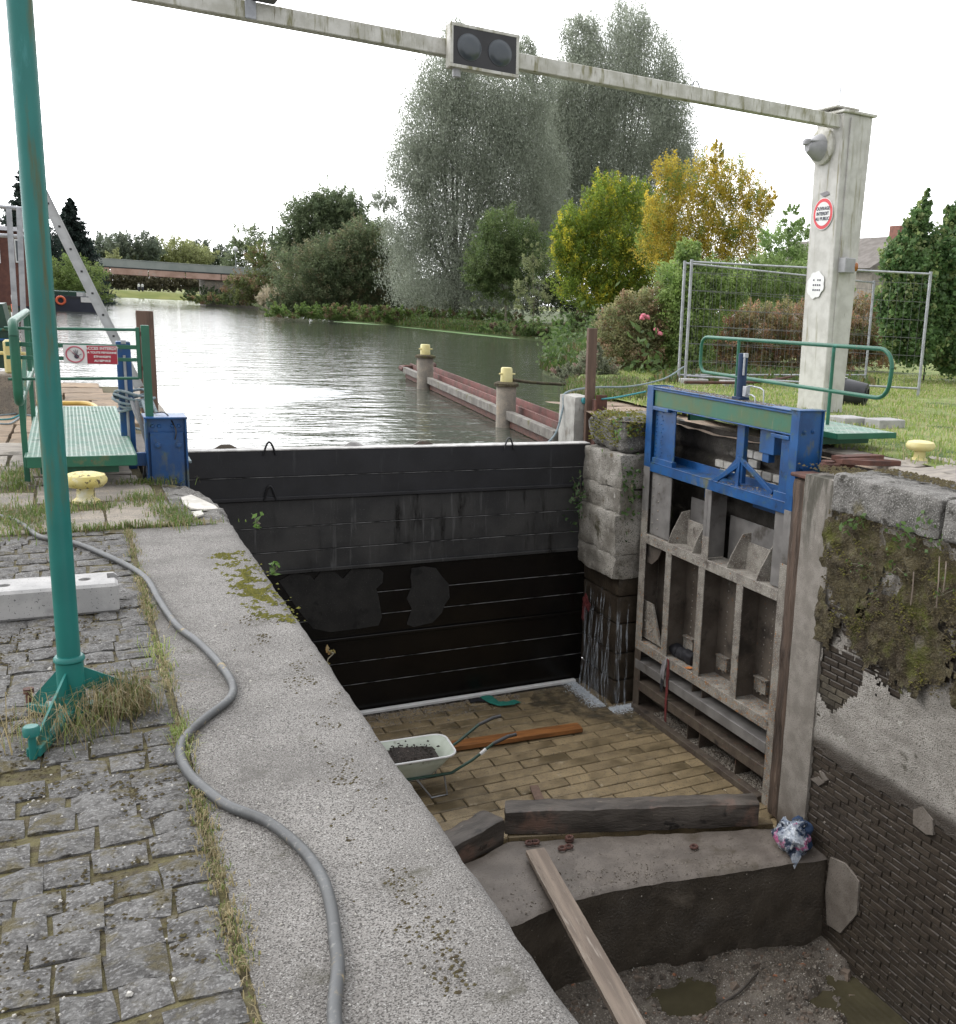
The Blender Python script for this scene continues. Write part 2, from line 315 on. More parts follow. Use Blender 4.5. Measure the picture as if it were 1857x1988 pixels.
M['damtop'] = mat('dusty dam top', (.55, .54, .52), (.36, .35, .34), 8, .9, .5, 50)
M['gblue'] = mat('gate blue paint', (.008, .080, .245), (.007, .052, .165), 4, .42, .2, 60, layers=[((.045, .095, .10), 5, .52, .68), ((.10, .11, .07), 3.3, .57, .70, (1, 1, .5), .7), ((.13, .06, .03), 14, .68, .74, (1, 1, 1), .8), ((.008, .02, .045), 7, .60, .72)], bdist=.003)
M['ggreen'] = mat('weathered green beam', (.035, .14, .085), (.075, .125, .05), 3, .5, .2, 60, layers=[((.20, .19, .11), 5, .60, .76, (1, 3, .35), .7), ((.02, .07, .05), 4, .62, .75, (1, 3, .4), None), ((.17, .08, .03), 10, .70, .76)], bdist=.003)
M['ggrey'] = mat('limescaled gate steel', (.27, .25, .215), (.16, .14, .12), 7, .9, .7, 70, fine=((.42, .40, .36), 90, .58, .66), layers=[((.33, .14, .03), 18, .63, .69), ((.07, .055, .045), 5, .58, .70), ((.34, .16, .05), 26, .56, .64, (1, 1, 1), None, (2, -1.7, -2.8))], bdist=.008)
M['gsmooth'] = mat('grey gate steel', (.20, .19, .18), (.14, .132, .125), 4, .6, .25, 60, layers=[((.075, .065, .055), 3, .56, .72), ((.28, .26, .23), 18, .66, .74)], bdist=.004)
M['gskin'] = mat('silted gate skin', (.13, .108, .088), (.075, .06, .048), 3, .7, .5, 60, fine=((.22, .19, .15), 90, .66, .74), layers=[((.20, .18, .155), 2.4, .60, .75, (1, 2, .5)), ((.24, .10, .035), 16, .66, .71), ((.040, .033, .028), 2.4, .54, .70)], bdist=.005)
M['gdark'] = mat('rust dark gate steel', (.065, .048, .038), (.10, .08, .06), 6, .6, .6, 60, fine=((.20, .18, .15), 90, .66, .73), layers=[((.14, .05, .03), 9, .62, .72), ((.025, .02, .017), 4, .58, .7)], bdist=.006)
M['boomrust'] = mat('faded red boom steel', (.19, .075, .065), (.12, .06, .05), 3, .8, .4, 30, layers=[((.10, .09, .06), 5, .54, .68), ((.26, .15, .13), 7, .62, .72)])
M['boomwood'] = mat('mossy boom timber', (.20, .185, .165), (.12, .11, .095), 4, .85, .5, 30, layers=[((.09, .085, .03), 2.2, .56, .68), ((.05, .045, .035), 9, .60, .68)])
M['rust'] = mat('brown rusted iron', (.12, .05, .035), (.07, .035, .028), 9, .8, .5, 60, layers=[((.20, .15, .12), 12, .66, .74)])
M['oldwood'] = mat('rotten heel post wood', (.125, .085, .062), (.055, .038, .028), 6, .9, 1, 24, stretch=(2.5, 2.5, .25), layers=[((.22, .17, .13), 9, .60, .7, (3, 3, .3)), ((.035, .025, .02), 3, .45, .7, (2, 2, .6), .4, (2, -1.2, -1.6))], bdist=.02)
M['teal'] = mat('teal pole paint', (.008, .135, .12), (.010, .165, .145), 3, .42, .1, 40, layers=[((.085, .10, .045), 3.0, .50, .66, (4, 4, .35), .65), ((.03, .20, .19), 7, .60, .72, (2, 2, .5)), ((.14, .06, .025), 14, .68, .74), ((.45, .45, .40), 30, .76, .79)], bdist=.002)
M['railgreen'] = mat('railing green paint', (.018, .13, .075), (.014, .10, .06), 4, .42, .15, 50, layers=[((.13, .13, .06), 4, .60, .72, (1, 1, 1)), ((.15, .06, .03), 12, .68, .74), ((.03, .20, .15), 3, .6, .75)], bdist=.002)
M['chequer'] = mat('chequer plate paint', (.18, .30, .24), (.27, .34, .29), 5, .55, .35, 80, layers=[((.42, .44, .40), 26, .54, .68), ((.07, .16, .11), 4, .58, .72)], bdist=.004)
M['yellow'] = mat('yellow bollard paint', (.66, .58, .28), (.60, .50, .16), 6, .55, .3, 50, layers=[((.10, .08, .05), 22, .57, .61, (1, 1, 1), .9), ((.74, .71, .58), 4, .50, .62)], bdist=.006)
M['yellow2'] = mat('fresh yellow paint', (.66, .60, .30), (.60, .52, .22), 6, .5, .15, 50, layers=[((.25, .20, .08), 20, .66, .72)])
M['hose'] = mat('grey rubber cable', (.075, .078, .08), (.055, .057, .058), 5, .5, .25, 70, layers=[((.30, .24, .14), 9, .60, .68, (1, 1, 1), .9), ((.14, .14, .13), 50, .56, .7), ((.03, .03, .03), 4, .56, .70)], bdist=.002)
M['newconc'] = mat('barrier foot concrete', (.43, .42, .41), (.33, .325, .32), 7, .85, .4, 120, fine=((.12, .12, .12), 130, .66, .73), layers=[((.26, .255, .25), 5, .55, .7)], bdist=.003)
M['gantry'] = mat('weathered white gantry', (.58, .57, .53), (.42, .41, .36), 5, .7, .35, 50, layers=[((.20, .19, .10), 3, .50, .68, (3, 3, .6)), ((.15, .13, .08), 9, .60, .70, (5, 5, .3)), ((.30, .24, .12), 12, .70, .75)], bdist=.004)
M['pillar'] = mat('weathered white pillar', (.54, .53, .50), (.44, .43, .40), 5, .75, .35, 50, layers=[((.25, .235, .16), 3, .56, .72, (4, 4, .3)), ((.16, .15, .12), 9, .68, .73, (5, 5, .3)), ((.70, .69, .66), 9, .68, .74)], bdist=.005)
M['galv'] = mat('galvanised tube', (.42, .43, .45), (.30, .31, .33), 9, .45, .15, 50, metal=.5)
M['wire'] = mat('weathered wire', (.16, .16, .165), (.10, .10, .10), 9, .6, .1, 50)
M['alu'] = mat('ladder aluminium', (.50, .50, .50), (.42, .42, .42), 7, .45, .1, 50, metal=.35, layers=[((.15, .14, .12), 16, .68, .74)])
M['black'] = mat('black panel', (.012, .012, .014), (.02, .02, .022), 8, .35, .05, 50)
M['lens'] = mat('dark signal lens', (.035, .045, .055), (.05, .06, .07), 3, .28, .05, 50, spec=.7)
M['greyplastic'] = mat('grey lamp housing', (.33, .33, .34), (.26, .26, .27), 6, .45, .1, 50)
M['amber'] = mat('amber lens', (.35, .12, .02), (.25, .08, .02), 6, .2, .05, 50)
M['red'] = mat('sign red', (.42, .02, .045), (.34, .02, .04), 5, .5, .05, 30, layers=[((.50, .20, .22), 18, .64, .72)])
M['pink'] = mat('faded sign red', (.55, .16, .20), (.48, .10, .14), 7, .5, .05, 30)
M['signred'] = mat('bright sign red', (.62, .02, .03), (.55, .02, .03), 5, .4, 0, 30)
M['white'] = mat('sign white', (.74, .74, .73), (.66, .66, .65), 7, .5, .05, 30, layers=[((.40, .39, .36), 16, .68, .74)])
M['ink'] = mat('sign ink', (.03, .03, .05), None, 5, .5, 0, 30)
M['rope'] = mat('blue grey rope', (.16, .22, .25), (.28, .32, .33), 40, .9, .6, 90)
M['bluerope'] = mat('turquoise rope', (.03, .19, .22), (.06, .28, .30), 40, .85, .6, 90)
M['yhose'] = mat('yellow hose', (.62, .42, .10), (.55, .36, .09), 8, .5, .1, 50)
M['brownwood'] = mat('brown post wood', (.155, .098, .072), (.11, .07, .052), 5, .8, .5, 30, stretch=(3, 3, .3), layers=[((.24, .15, .11), 8, .6, .7, (3, 3, .3))])
M['plank'] = mat('grey scaffold plank', (.30, .24, .19), (.19, .15, .12), 3, .85, .8, 40, stretch=(.25, 4, 1), layers=[((.38, .33, .28), 6, .58, .70, (.3, 5, 1)), ((.10, .075, .055), 9, .60, .72, (.4, 4, 1))], bdist=.006)
M['orangeplank'] = mat('wet orange plank', (.30, .125, .04), (.19, .08, .028), 5, .35, .4, 30, stretch=(.4, 3, 1), layers=[((.10, .04, .015), 7, .60, .72, (.4, 4, 1))])
M['beamwood'] = mat('waterlogged timber', (.10, .085, .072), (.045, .037, .031), 4, .6, .8, 24, stretch=(.6, 2, 2), layers=[((.17, .105, .08), 1.3, .56, .68, (1, 1, 1), .5), ((.34, .29, .23), 6, .64, .73, (.5, 2, 2)), ((.015, .012, .01), 4, .60, .68)], bdist=.012)
M['barrow'] = mat('barrow tray enamel', (.50, .54, .46), (.42, .46, .38), 5, .4, .1, 50, layers=[((.22, .22, .17), 5, .6, .75)])
M['barrowframe'] = mat('dark green frame', (.015, .06, .04), (.01, .045, .03), 5, .45, .1, 50)
M['soil'] = mat('wet soil', (.055, .042, .035), (.03, .024, .02), 20, .8, 1, 60, fine=((.22, .20, .17), 50, .66, .73), bdist=.03)
M['tealcloth'] = mat('teal cloth', (.02, .20, .15), (.015, .14, .11), 9, .8, .4, 40)
M['blackcloth'] = mat('black cloth', (.012, .012, .016), (.02, .02, .024), 9, .8, .4, 40)
M['orangecloth'] = mat('orange cloth', (.55, .20, .06), (.40, .14, .05), 9, .8, .4, 40)
M['greycloth'] = mat('grey cloth', (.30, .29, .30), (.22, .21, .22), 9, .8, .4, 40)
M['redcloth'] = mat('dark red cloth', (.16, .03, .03), (.10, .02, .02), 9, .7, .4, 40)
M['bag'] = mat('clear plastic bag', (.50, .54, .60), (.16, .20, .27), 14, .15, .9, 22, layers=[((.55, .14, .30), 5, .54, .60), ((.02, .035, .07), 7, .52, .60), ((.80, .83, .86), 22, .58, .66, (1, 1, .4)), ((.60, .10, .04), 6, .70, .74)], bdist=.04)
M['navy'] = mat('navy cloth', (.012, .03, .075), (.02, .045, .10), 9, .8, .4, 40)
M['leaf'] = mat('leaf tissue', (1, 1, 1), (.75, .75, .75), 2, .55, 0, 10, tint=True, trans=.5)
M['bark'] = mat('bark', (.075, .062, .05), (.045, .038, .03), 6, .9, .6, 30, stretch=(1, 1, .3))
M['palebark'] = mat('pale bark', (.20, .18, .13), (.14, .125, .09), 6, .9, .4, 30)
M['grassland'] = mat('lawn', (.16, .22, .05), (.25, .28, .10), 3, .95, .8, 40, fine=((.20, .19, .10), 18, .56, .70), layers=[((.05, .09, .018), 1.2, .5, .68), ((.24, .20, .12), 2.2, .64, .76)], bdist=.04)
M['bankgrass'] = mat('bank ground', (.05, .075, .02), (.075, .09, .03), .8, .95, .8, 6, layers=[((.06, .05, .03), .5, .6, .7)], bdist=.1)
M['farfield'] = mat('meadow', (.14, .17, .035), (.20, .21, .06), .3, .95, .3, 3)
M['sandy'] = mat('sandy quay debris', (.30, .22, .16), (.22, .165, .12), 5, .95, .8, 40, fine=((.42, .36, .29), 50, .60, .68), layers=[((.10, .08, .04), 4, .6, .7)], bdist=.015)
M['lily'] = mat('duckweed', (.12, .22, .075), (.18, .29, .12), 2, .6, .2, 20)
M['bridgesteel'] = mat('pinkish rusted girder', (.55, .37, .30), (.42, .27, .21), .9, .8, .2, 5, layers=[((.48, .38, .32), .7, .56, .72), ((.18, .10, .08), 1.4, .66, .76, (2, 2, .4))])
M['bridgedark'] = mat('bridge deck edge', (.03, .035, .037), (.045, .05, .05), 2, .7, .1, 5)
M['bridgerail'] = mat('bridge parapet', (.27, .30, .28), (.33, .35, .33), .6, .7, .1, 5)
M['hull'] = mat('dark blue hull', (.018, .022, .04), (.025, .03, .05), 1.5, .5, .1, 10)
M['brickhouse'] = mat('red brick house', (.15, .065, .05), (.11, .048, .04), 3, .9, .2, 12)
M['roofslate'] = mat('dark roof slate', (.12, .12, .13), (.08, .08, .09), 2, .8, .2, 12)
M['housebeige'] = mat('stone gable', (.33, .30, .26), (.26, .235, .20), 3, .9, .2, 12)
M['roofbrown'] = mat('lichened roof tile', (.20, .18, .165), (.14, .125, .11), 2, .9, .3, 12)
M['chimney'] = mat('chimney brick', (.28, .13, .10), (.2, .1, .08), 4, .9, .2, 12)
M['orangering'] = mat('orange lifebuoy', (.75, .16, .07), (.65, .13, .06), 5, .5, .05, 20)
M['globe'] = mat('opal lamp globe', (.8, .8, .8), None, 5, .3, 0, 20)
M['pinkflower'] = mat('pink petals', (.62, .16, .22), (.70, .25, .30), 9, .6, 0, 20)
M['plastic_black'] = mat('black bucket plastic', (.02, .022, .028), (.035, .036, .042), 4, .45, .1, 30)
M['skin'] = mat('skin', (.45, .28, .2), None, 5, .6, 0, 20)
M['water_foam'] = mat('foam', (.72, .75, .78), (.5, .54, .58), 16, .5, .5, 30)
# glass-like thin falling water
m = bpy.data.materials.new('falling water'); m.use_nodes = True; n = m.node_tree; b = n.nodes['Principled BSDF']
b.inputs['Base Color'].default_value = (.55, .6, .66, 1); b.inputs['Roughness'].default_value = .15
tc = n.nodes.new('ShaderNodeTexCoord'); mp = n.nodes.new('ShaderNodeMapping'); mp.inputs['Scale'].default_value = (30, 30, 3.5)
tn = n.nodes.new('ShaderNodeTexNoise'); tn.inputs['Scale'].default_value = 1.4; tn.inputs['Detail'].default_value = 4
mr = n.nodes.new('ShaderNodeMapRange'); mr.inputs[1].default_value = .44; mr.inputs[2].default_value = .66; mr.inputs[4].default_value = .6
n.links.new(tc.outputs['Object'], mp.inputs[0]); n.links.new(mp.outputs[0], tn.inputs['Vector']); n.links.new(tn.outputs[0], mr.inputs[0]); n.links.new(mr.outputs[0], b.inputs['Alpha'])
M['fall'] = m
m = bpy.data.materials.new('water film'); m.use_nodes = True; n = m.node_tree; b = n.nodes['Principled BSDF']; b.inputs['Base Color'].default_value = (.10, .09, .07, 1); b.inputs['Roughness'].default_value = .08
tn = n.nodes.new('ShaderNodeTexNoise'); tn.inputs['Scale'].default_value = 9; tn.inputs['Detail'].default_value = 5; bp = n.nodes.new('ShaderNodeBump'); bp.inputs['Strength'].default_value = .6; bp.inputs['Distance'].default_value = .02; tc = n.nodes.new('ShaderNodeTexCoord'); n.links.new(tc.outputs['Object'], tn.inputs['Vector']); n.links.new(tn.outputs[0], bp.inputs['Height']); n.links.new(bp.outputs[0], b.inputs['Normal']); mr = n.nodes.new('ShaderNodeMapRange'); mr.inputs[1].default_value = .35; mr.inputs[2].default_value = .6; mr.inputs[4].default_value = .55; n.links.new(tn.outputs[0], mr.inputs[0]); n.links.new(mr.outputs[0], b.inputs['Alpha'])
M['film'] = m
# river water
m = bpy.data.materials.new('river water'); m.use_nodes = True; n = m.node_tree; b = n.nodes['Principled BSDF']; k = n.links.new
b.inputs['Roughness'].default_value = .06; b.inputs['IOR'].default_value = 1.42; b.inputs['Specular IOR Level'].default_value = .5
tc = n.nodes.new('ShaderNodeTexCoord')
def wn(sc, st, det, off=0):
    mp = n.nodes.new('ShaderNodeMapping'); mp.inputs['Scale'].default_value = st; mp.inputs['Location'].default_value = (off, off, 0); mp.inputs['Rotation'].default_value = (0, 0, .35)
    t = n.nodes.new('ShaderNodeTexNoise'); t.inputs['Scale'].default_value = sc; t.inputs['Detail'].default_value = det
    k(tc.outputs['Object'], mp.inputs[0]); k(mp.outputs[0], t.inputs['Vector']); return t.outputs[0]
b1 = n.nodes.new('ShaderNodeBump'); b1.inputs['Strength'].default_value = .8; b1.inputs['Distance'].default_value = .03; k(wn(2.6, (1, 1.8, 1), 3), b1.inputs['Height'])
b2 = n.nodes.new('ShaderNodeBump'); b2.inputs['Strength'].default_value = .5; b2.inputs['Distance'].default_value = .09; k(wn(.55, (1, 2.2, 1), 3, 5), b2.inputs['Height']); k(b1.outputs[0], b2.inputs['Normal']); k(b2.outputs[0], b.inputs['Normal'])
# foam where the pump discharge boils up
fc = at(470, 766, z=-.5); g = n.nodes.new('ShaderNodeMapping'); g.vector_type = 'TEXTURE'; g.inputs['Location'].default_value = (float(fc[0]), float(fc[1]), -.5); g.inputs['Rotation'].default_value = (0, 0, .75); g.inputs['Scale'].default_value = (3.4, 2.2, 1)
ln = n.nodes.new('ShaderNodeVectorMath'); ln.operation = 'LENGTH'; k(tc.outputs['Object'], g.inputs[0]); k(g.outputs[0], ln.inputs[0])
ad = n.nodes.new('ShaderNodeMath'); ad.operation = 'MULTIPLY_ADD'; ad.inputs[1].default_value = -.9; k(wn(1.9, (1, 1, 1), 6, 2), ad.inputs[0]); k(ln.outputs['Value'], ad.inputs[2])
mr = n.nodes.new('ShaderNodeMapRange'); mr.interpolation_type = 'SMOOTHSTEP'; mr.inputs[1].default_value = .50; mr.inputs[2].default_value = .0; k(ad.outputs[0], mr.inputs[0])
mxw = n.nodes.new('ShaderNodeMix'); mxw.data_type = 'RGBA'; mxw.inputs[6].default_value = (.070, .078, .062, 1); mxw.inputs[7].default_value = (.78, .82, .86, 1); k(mr.outputs[0], mxw.inputs[0]); k(mxw.outputs[2], b.inputs['Base Color'])
mxr = n.nodes.new('ShaderNodeMix'); mxr.data_type = 'FLOAT'; mxr.inputs[2].default_value = .06; mxr.inputs[3].default_value = .6; k(mr.outputs[0], mxr.inputs[0]); k(mxr.outputs[0], b.inputs['Roughness'])
M['river'] = m
# ------------------------------------------------------------------ ground, water, terrain
XL, XR, YD, ZF, ZS, ZR, WZ = .945, 6.25, 12.6, -3.78, -3.61, .22, -.5
mb = MB(); mb.add([(-260, 12.7, WZ), (420, 12.7, WZ), (420, 520, WZ), (-260, 520, WZ)], [(0, 1, 2, 3)])
river = mb.build('river_water', M['river'], kind='structure')
mb = MB(); mb.add([(-1500, 12.9, -3.2), (2000, 12.9, -3.2), (2000, 2600, -3.2), (-1500, 2600, -3.2)], [(0, 1, 2, 3)])
mb.build('river_bed', M['mud'], kind='structure')
RB = [(6.75, 13.5), (7.5, 15.2), (9.2, 17.5), (11.0, 20), (12.3, 25), (13.5, 31), (18, 40), (24.5, 50), (28.5, 58), (27.6, 62), (26.9, 70), (26, 78), (24.5, 86), (23, 96), (22.6, 105), (25.5, 130), (28, 160), (27.3, 207), (26, 250), (31, 320), (37, 395), (60, 470), (200, 520)]
LB = [(-.55, 19.4), (-1.5, 20.2), (-2.6, 22), (-2.7, 30), (-3, 45), (-2.7, 67), (-2.6, 80), (-3.4, 90), (2.2, 108), (3.5, 125), (4.6, 150), (7, 190), (10, 240), (16, 314), (22, 360), (28, 420), (40, 480)]
def bank(name, pts, sg, m, top, parent=None):
    offs = [0, .25, .8, 2.0, 4.5, 12, 40, 120, 600]; hs = [-1.2, -.42, -.05, top*.75, top, top+.08, top+.15, top+.6, top+2]
    v = []; f = []; n_ = len(offs)
    for (x, y) in pts:
        for o_, h_ in zip(offs, hs):
            v.append((x+sg*(o_+.5*fbm((x, y, o_), .3)*min(o_, 2)), y, h_+(.12*fbm((x+o_, y, 3), .35) if o_ > .5 else 0)))
    for j in range(len(pts)-1):
        for i in range(n_-1): f.append((j*n_+i, j*n_+i+1, (j+1)*n_+i+1, (j+1)*n_+i))
    b = MB(); b.v = v; b.f = f; return b.build(name, m, parent, smooth=True, kind='structure')
bank('right_bank_ground', RB, 1, M['bankgrass'], .15)
bank('left_bank_ground', LB, -1, M['bankgrass'], .2)
mb = MB(); mb.add([(-900, 470, .5), (1500, 470, .5), (2000, 2400, 9), (-1500, 2400, 9)], [(0, 1, 2, 3)]); mb.build('far_fields', M['farfield'], kind='structure')
# grassy headland beyond the bridge
mb = MB(); hl = [at(205, 569, z=WZ), at(280, 572, z=WZ), at(365, 575.5, z=WZ)]
xs = [4, 10, 16, 22, 28, 33]
def hdl(x, y): return (x+6, 235+y*1.0, -.7+1.5*min(1, y/6)+.15*fbm((x, y, 1), .2))
grid_obj('grassy_headland', list(np.linspace(-25, 24, 26)), [0, 1.5, 3, 6, 14, 40, 90], hdl, M['farfield'], kind='structure')
# lawn on the right quay
def lawn(x, y): return (x, y, ZR-.01+.03*fbm((x, y, 0), .8)+(.0 if y > 3 else 0))
lx = [7.55, 7.9, 8.3, 8.8, 9.4, 10, 11, 12, 13.5, 15, 17, 20, 24, 30, 45]
grid_obj('lawn', lx, [-6, 0, 3, 5, 6, 7, 8, 9, 10, 11, 12, 13, 14, 15, 16, 17, 18, 19, 20, 22, 24, 27, 32, 42], lambda x, y: (x+max(0, (y-16)*.55), y, ZR+.02+.035*fbm((x, y, 0), .8)), M['grassland'], kind='structure')
# sandy apron between lawn and lock edge
grid_obj('sandy_apron', list(np.linspace(6.3, 8.3, 14)), list(np.linspace(8.1, 14.3, 30)), lambda x, y: (x+.25*fbm((x, y, 5), .6)+max(0, (y-14.2)*.42), y, ZR-.03+.03*fbm((x, y, 2), 2)), M['sandy'], kind='structure', keep=lambda x, y: not (x < 6.98 and 7.9 < y < 11.5))
grid_obj('earth_strip', list(np.linspace(6.9, 8.4, 12)), list(np.linspace(-4, 8.4, 40)), lambda x, y: (x, y, ZR-.02+.05*max(0, x-7.2)*0+.02*fbm((x, y, 2), 2)), M['sandy'], kind='structure')
def seen(p, mg=30):
    v = MC @ (np.array(p)-CP)
    if v[2] <= .1: return False
    x = F_*v[0]/v[2]+PX_; y = F_*v[1]/v[2]+PY_
    return -mg < x < W_+mg and -mg < y < H_+mg
# ------------------------------------------------------------------ left quay
mb = MB(); mb.box(-14, .60, -5, 9.22, -5, -.010); mb.box(.6, .86, -5, 9.22, -5, -.10); mb.box(-14, .50, 9.22, 12.55, -5, -.035); mb.box(-14, .93, 12.55, 13.6, -5, -.06); mb.box(-14, 1.08, 13.6, 19.3, -5, -.06)
quay = mb.build('left_quay', M['joint'], kind='structure')
tag(quay, 'left lock quay of weathered concrete, setts and flags')
def coping(x0, x1, y0, y1, m, amp, seed, corner=None):
    prof = [(x0, -.05), (x0, .0)]+[(x, 0.0) for x in np.linspace(x0+.04, x1-.09, 9)]+[(x1-.08+.08*math.sin(a), -.08+.08*math.cos(a)) for a in np.linspace(.2, math.pi/2, 6)]+[(x1, -.25), (x1, -.6)]
    ys = np.arange(y0, y1+.001, .05); v = []; f = []; n_ = len(prof)
    for y in ys:
        for i, (x, z) in enumerate(prof):
            cut = corner(y) if corner else 0
            xx = x-cut*max(0, (x-x0)/(x1-x0))
            e = 1.0 if i > 8 else .25
            d = amp*e*fbm((x*1.0+seed, y, z), 9)+amp*.8*e*fbm((x+seed, y, z), 2.2)
            v.append((xx+(d if i > 8 else 0), y, z+(d if i < 13 else 0)-(0 if y0 < y < y1-.03 else .0)))
    for j in range(len(ys)-1):
        for i in range(n_-1): f.append((j*n_+i, j*n_+i+1, (j+1)*n_+i+1, (j+1)*n_+i))
    f.append(tuple(range(n_))[::-1]); f.append(tuple((len(ys)-1)*n_+i for i in range(n_)))
    b = MB(); b.v = v; b.f = f; return b.build('coping_slab', m, quay, smooth=True)
coping(.285, XL, 3.3-6, 7.46, M['coping'], .006, 0, lambda y: 0)
coping(.60, XL, 7.485, 9.25, M['cap'], .022, 9, lambda y: max(0, (y-8.45)/.8)**2*.42)
rough(.16, .59, 7.49, 8.5, -.12, .012, .06, .03, .012, 5, 3).build('coping_slab', M['slab'], quay, smooth=True)
mb = MB()
mb.box(XL-.05, XL-.015, -5, 9.2, -4.8, -.5); mb.build('chamber_face', M['stone'], quay)
# pale concrete round the bollard and older flags further on
for i, (x0, x1, y0, y1) in enumerate([(-.62, .15, 7.49, 8.15), (-.28, .52, 8.53, 9.28), (-1.1, -.64, 7.5, 8.5), (-.62, -.29, 8.2, 9.0)]):
    rough(x0, x1, y0, y1, -.12, .008, .07, .02, .010, 4, 20+i).build('concrete_slab', M['slab'], quay, smooth=True)
sx = 0
for j, y0 in enumerate([9.05, 9.75, 10.4, 11.1, 11.9, 12.7, 13.5, 14.4, 15.4, 16.4, 17.5, 18.4]):
    x0 = -2.1-.3*(j % 2)
    while x0 < .4:
        wd = .55+.5*random.random(); x1 = min(x0+wd, .47 if j < 5 else .98); y1 = y0+[.68, .63, .68, .78, .78, .78, .88, .98, .98, 1.08, .88, .85][j]
        yy0 = 9.32 if (j == 0 and x1 > -.3) else y0
        if x1-x0 > .12 and y1-yy0 > .1: rough(x0, x1-.02, yy0, y1, -.14, .0+.012*random.random(), .09, .02, .012, 4, 40+sx).build('flagstone', M['flag'] if (random.random() < .75 and j < 4) else M['brownflag'] if j > 3 else M['slab'], quay, smooth=True)
        x0 += wd; sx += 1
        if sx > 70: break
# long flat stone edging behind the left gate
for i in range(6): rough(.80, 1.10, 13.0+i*1.05, 14.02+i*1.05, -.4, -.03, .07, .03, .012, 5, 70+i).build('edge_stone', M['slab'], quay, smooth=True)
for i, pp in enumerate(([(352, 968), (372, 963), (392, 972), (418, 984), (424, 990), (398, 992), (372, 990), (356, 980)], [(372, 996), (392, 994), (396, 1001), (380, 1006)])):
    b = MB(); b.prism([at(u, v, z=.012) for u, v in pp], (0, 0, .012)); b.build('broken_stone', M['whitechip'], quay)
# setts: uneven rows, each stone an object
cnt = 0; extra = MB(); y = 1.25; row = 0
def sett_mb(q, h, seed):
    b = MB(); P = [np.array(p) for p in q]; c = sum(P)/4; v = []
    n_ = 4; ids = {}
    for j in range(n_+1):
        for i in range(n_+1):
            u, w_ = i/n_, j/n_; p = (1-u)*(1-w_)*P[0]+u*(1-w_)*P[1]+u*w_*P[2]+(1-u)*w_*P[3]
            e = min(u, 1-u, w_, 1-w_); z = h-(.006 if e < .01 else 0)+.008*fbm((p[0]+seed, p[1], 0), 16)-.003*(abs(u-.5)**2+abs(w_-.5)**2)*2
            p2 = p+(p-c)*.03*mnoise.noise(Vector((p[0]*30, p[1]*30, seed)))
            v.append((p2[0], p2[1], z))
    f = [(j*5+i, j*5+i+1, (j+1)*5+i+1, (j+1)*5+i) for j in range(4) for i in range(4)]
    ring = [i for i in range(5)]+[j*5+4 for j in range(1, 5)]+[20+i for i in range(3, -1, -1)]+[j*5 for j in range(3, 0, -1)]
    o = len(v); v += [(v[i][0], v[i][1], -.05) for i in ring]
    f += [(ring[i], ring[(i+1) % 16], o+(i+1) % 16, o+i) for i in range(16)]
    b.v = v; b.f = f; return b
setts = []
while y < 7.42:
    hgt = .125+.03*random.random(); x = .262; tilt = .02*math.sin(row*.7)
    x -= random.random()*.0
    while x > -1.3:
        wd = .105+.075*random.random()
        g = .003+.004*random.random()
        jt = lambda: (random.random()-.5)*.034
        yy = y+tilt*(x)+.03*math.sin(x*5+row)
        q = [(x-wd+g, yy+jt()), (x-g+jt()*.5, yy+jt()), (x-g+jt()*.5, yy+hgt-g*1.5+jt()), (x-wd+g+jt()*.5, yy+hgt-g*1.5+jt())]
        q = [(min(a, .262), min(b_, 7.45)) for a, b_ in q]
        if seen((x-wd/2, y, 0), 60) and not (-.20 < x-wd/2 < -.09 and 3.45 < y < 3.62): setts.append((y, q, row+x))
        x -= wd
    y += hgt; row += 1
setts.sort(key=lambda s_: s_[0])
for i, (yy, q, sd_) in enumerate(setts):
    b = sett_mb(q, .001+.006*random.random(), sd_)
    if i < 290: b.build('sett', M['sett'], quay, smooth=True)
    else: extra.add(b.v, b.f)
if extra.v: tag(extra.build('sett_paving', M['sett'], quay, smooth=True), kind='stuff')
# ------------------------------------------------------------------ chamber floor, sill, mud
base = MB(); base.box(XL-.4, 7.3, 7.3, 12.9, -5, ZF-.022); base.box(XL-.4, 7.3, -5, 7.3, -5.4, -5.0)
fl = base.build('chamber_floor', M['floorjoint'], kind='structure')
bL, bW = .62, .205; stuff = MB(); nb = 0; r_ = 0; y = 12.46
protos = []
for i in range(5):
    b = MB().box(-bL/2+.009, bL/2-.009, -bW/2+.008, bW/2-.008, -.05, 0, .007)
    b.v = [(x+random.uniform(-.004, .004), y_+random.uniform(-.003, .003), z_+random.uniform(-.0025, .0025)) for x, y_, z_ in b.v]; protos.append(b)
pm = []
for p in protos:
    me = bpy.data.meshes.new('floor_block'); me.from_pydata(p.v, [], p.f); me.materials.append(M['floorbrick']); bm = bmesh.new(); bm.from_mesh(me); bmesh.ops.recalc_face_normals(bm, faces=bm.faces); bm.to_mesh(me); bm.free(); pm.append(me)
while y > 7.4:
    x = 6.9+(.5*bL if r_ % 2 else 0)+random.uniform(-.03, .03)
    while x > 1.0:
        c = (x-bL/2, y-bW/2, ZF+random.uniform(-.003, .004)); ln_ = 7.5+.98*(3.5-abs(c[0]-3.6))*.36
        if c[1] > ln_ and c[0] < 7.0:
            if seen(c, 5) and c[0] > 2.5+.0*y and c[0] < 6.75 and nb < 295:
                o = link('floor_block', pm[random.randrange(5)], fl); o.location = c; nb += 1
            else:
                p = protos[0]; stuff.add([(a+c[0], b_+c[1], d+c[2]) for a, b_, d in p.v], p.f)
        x -= bL
    y -= bW; r_ += 1
if stuff.v: tag(stuff.build('floor_blocks', M['floorbrick'], fl, smooth=True), kind='stuff')
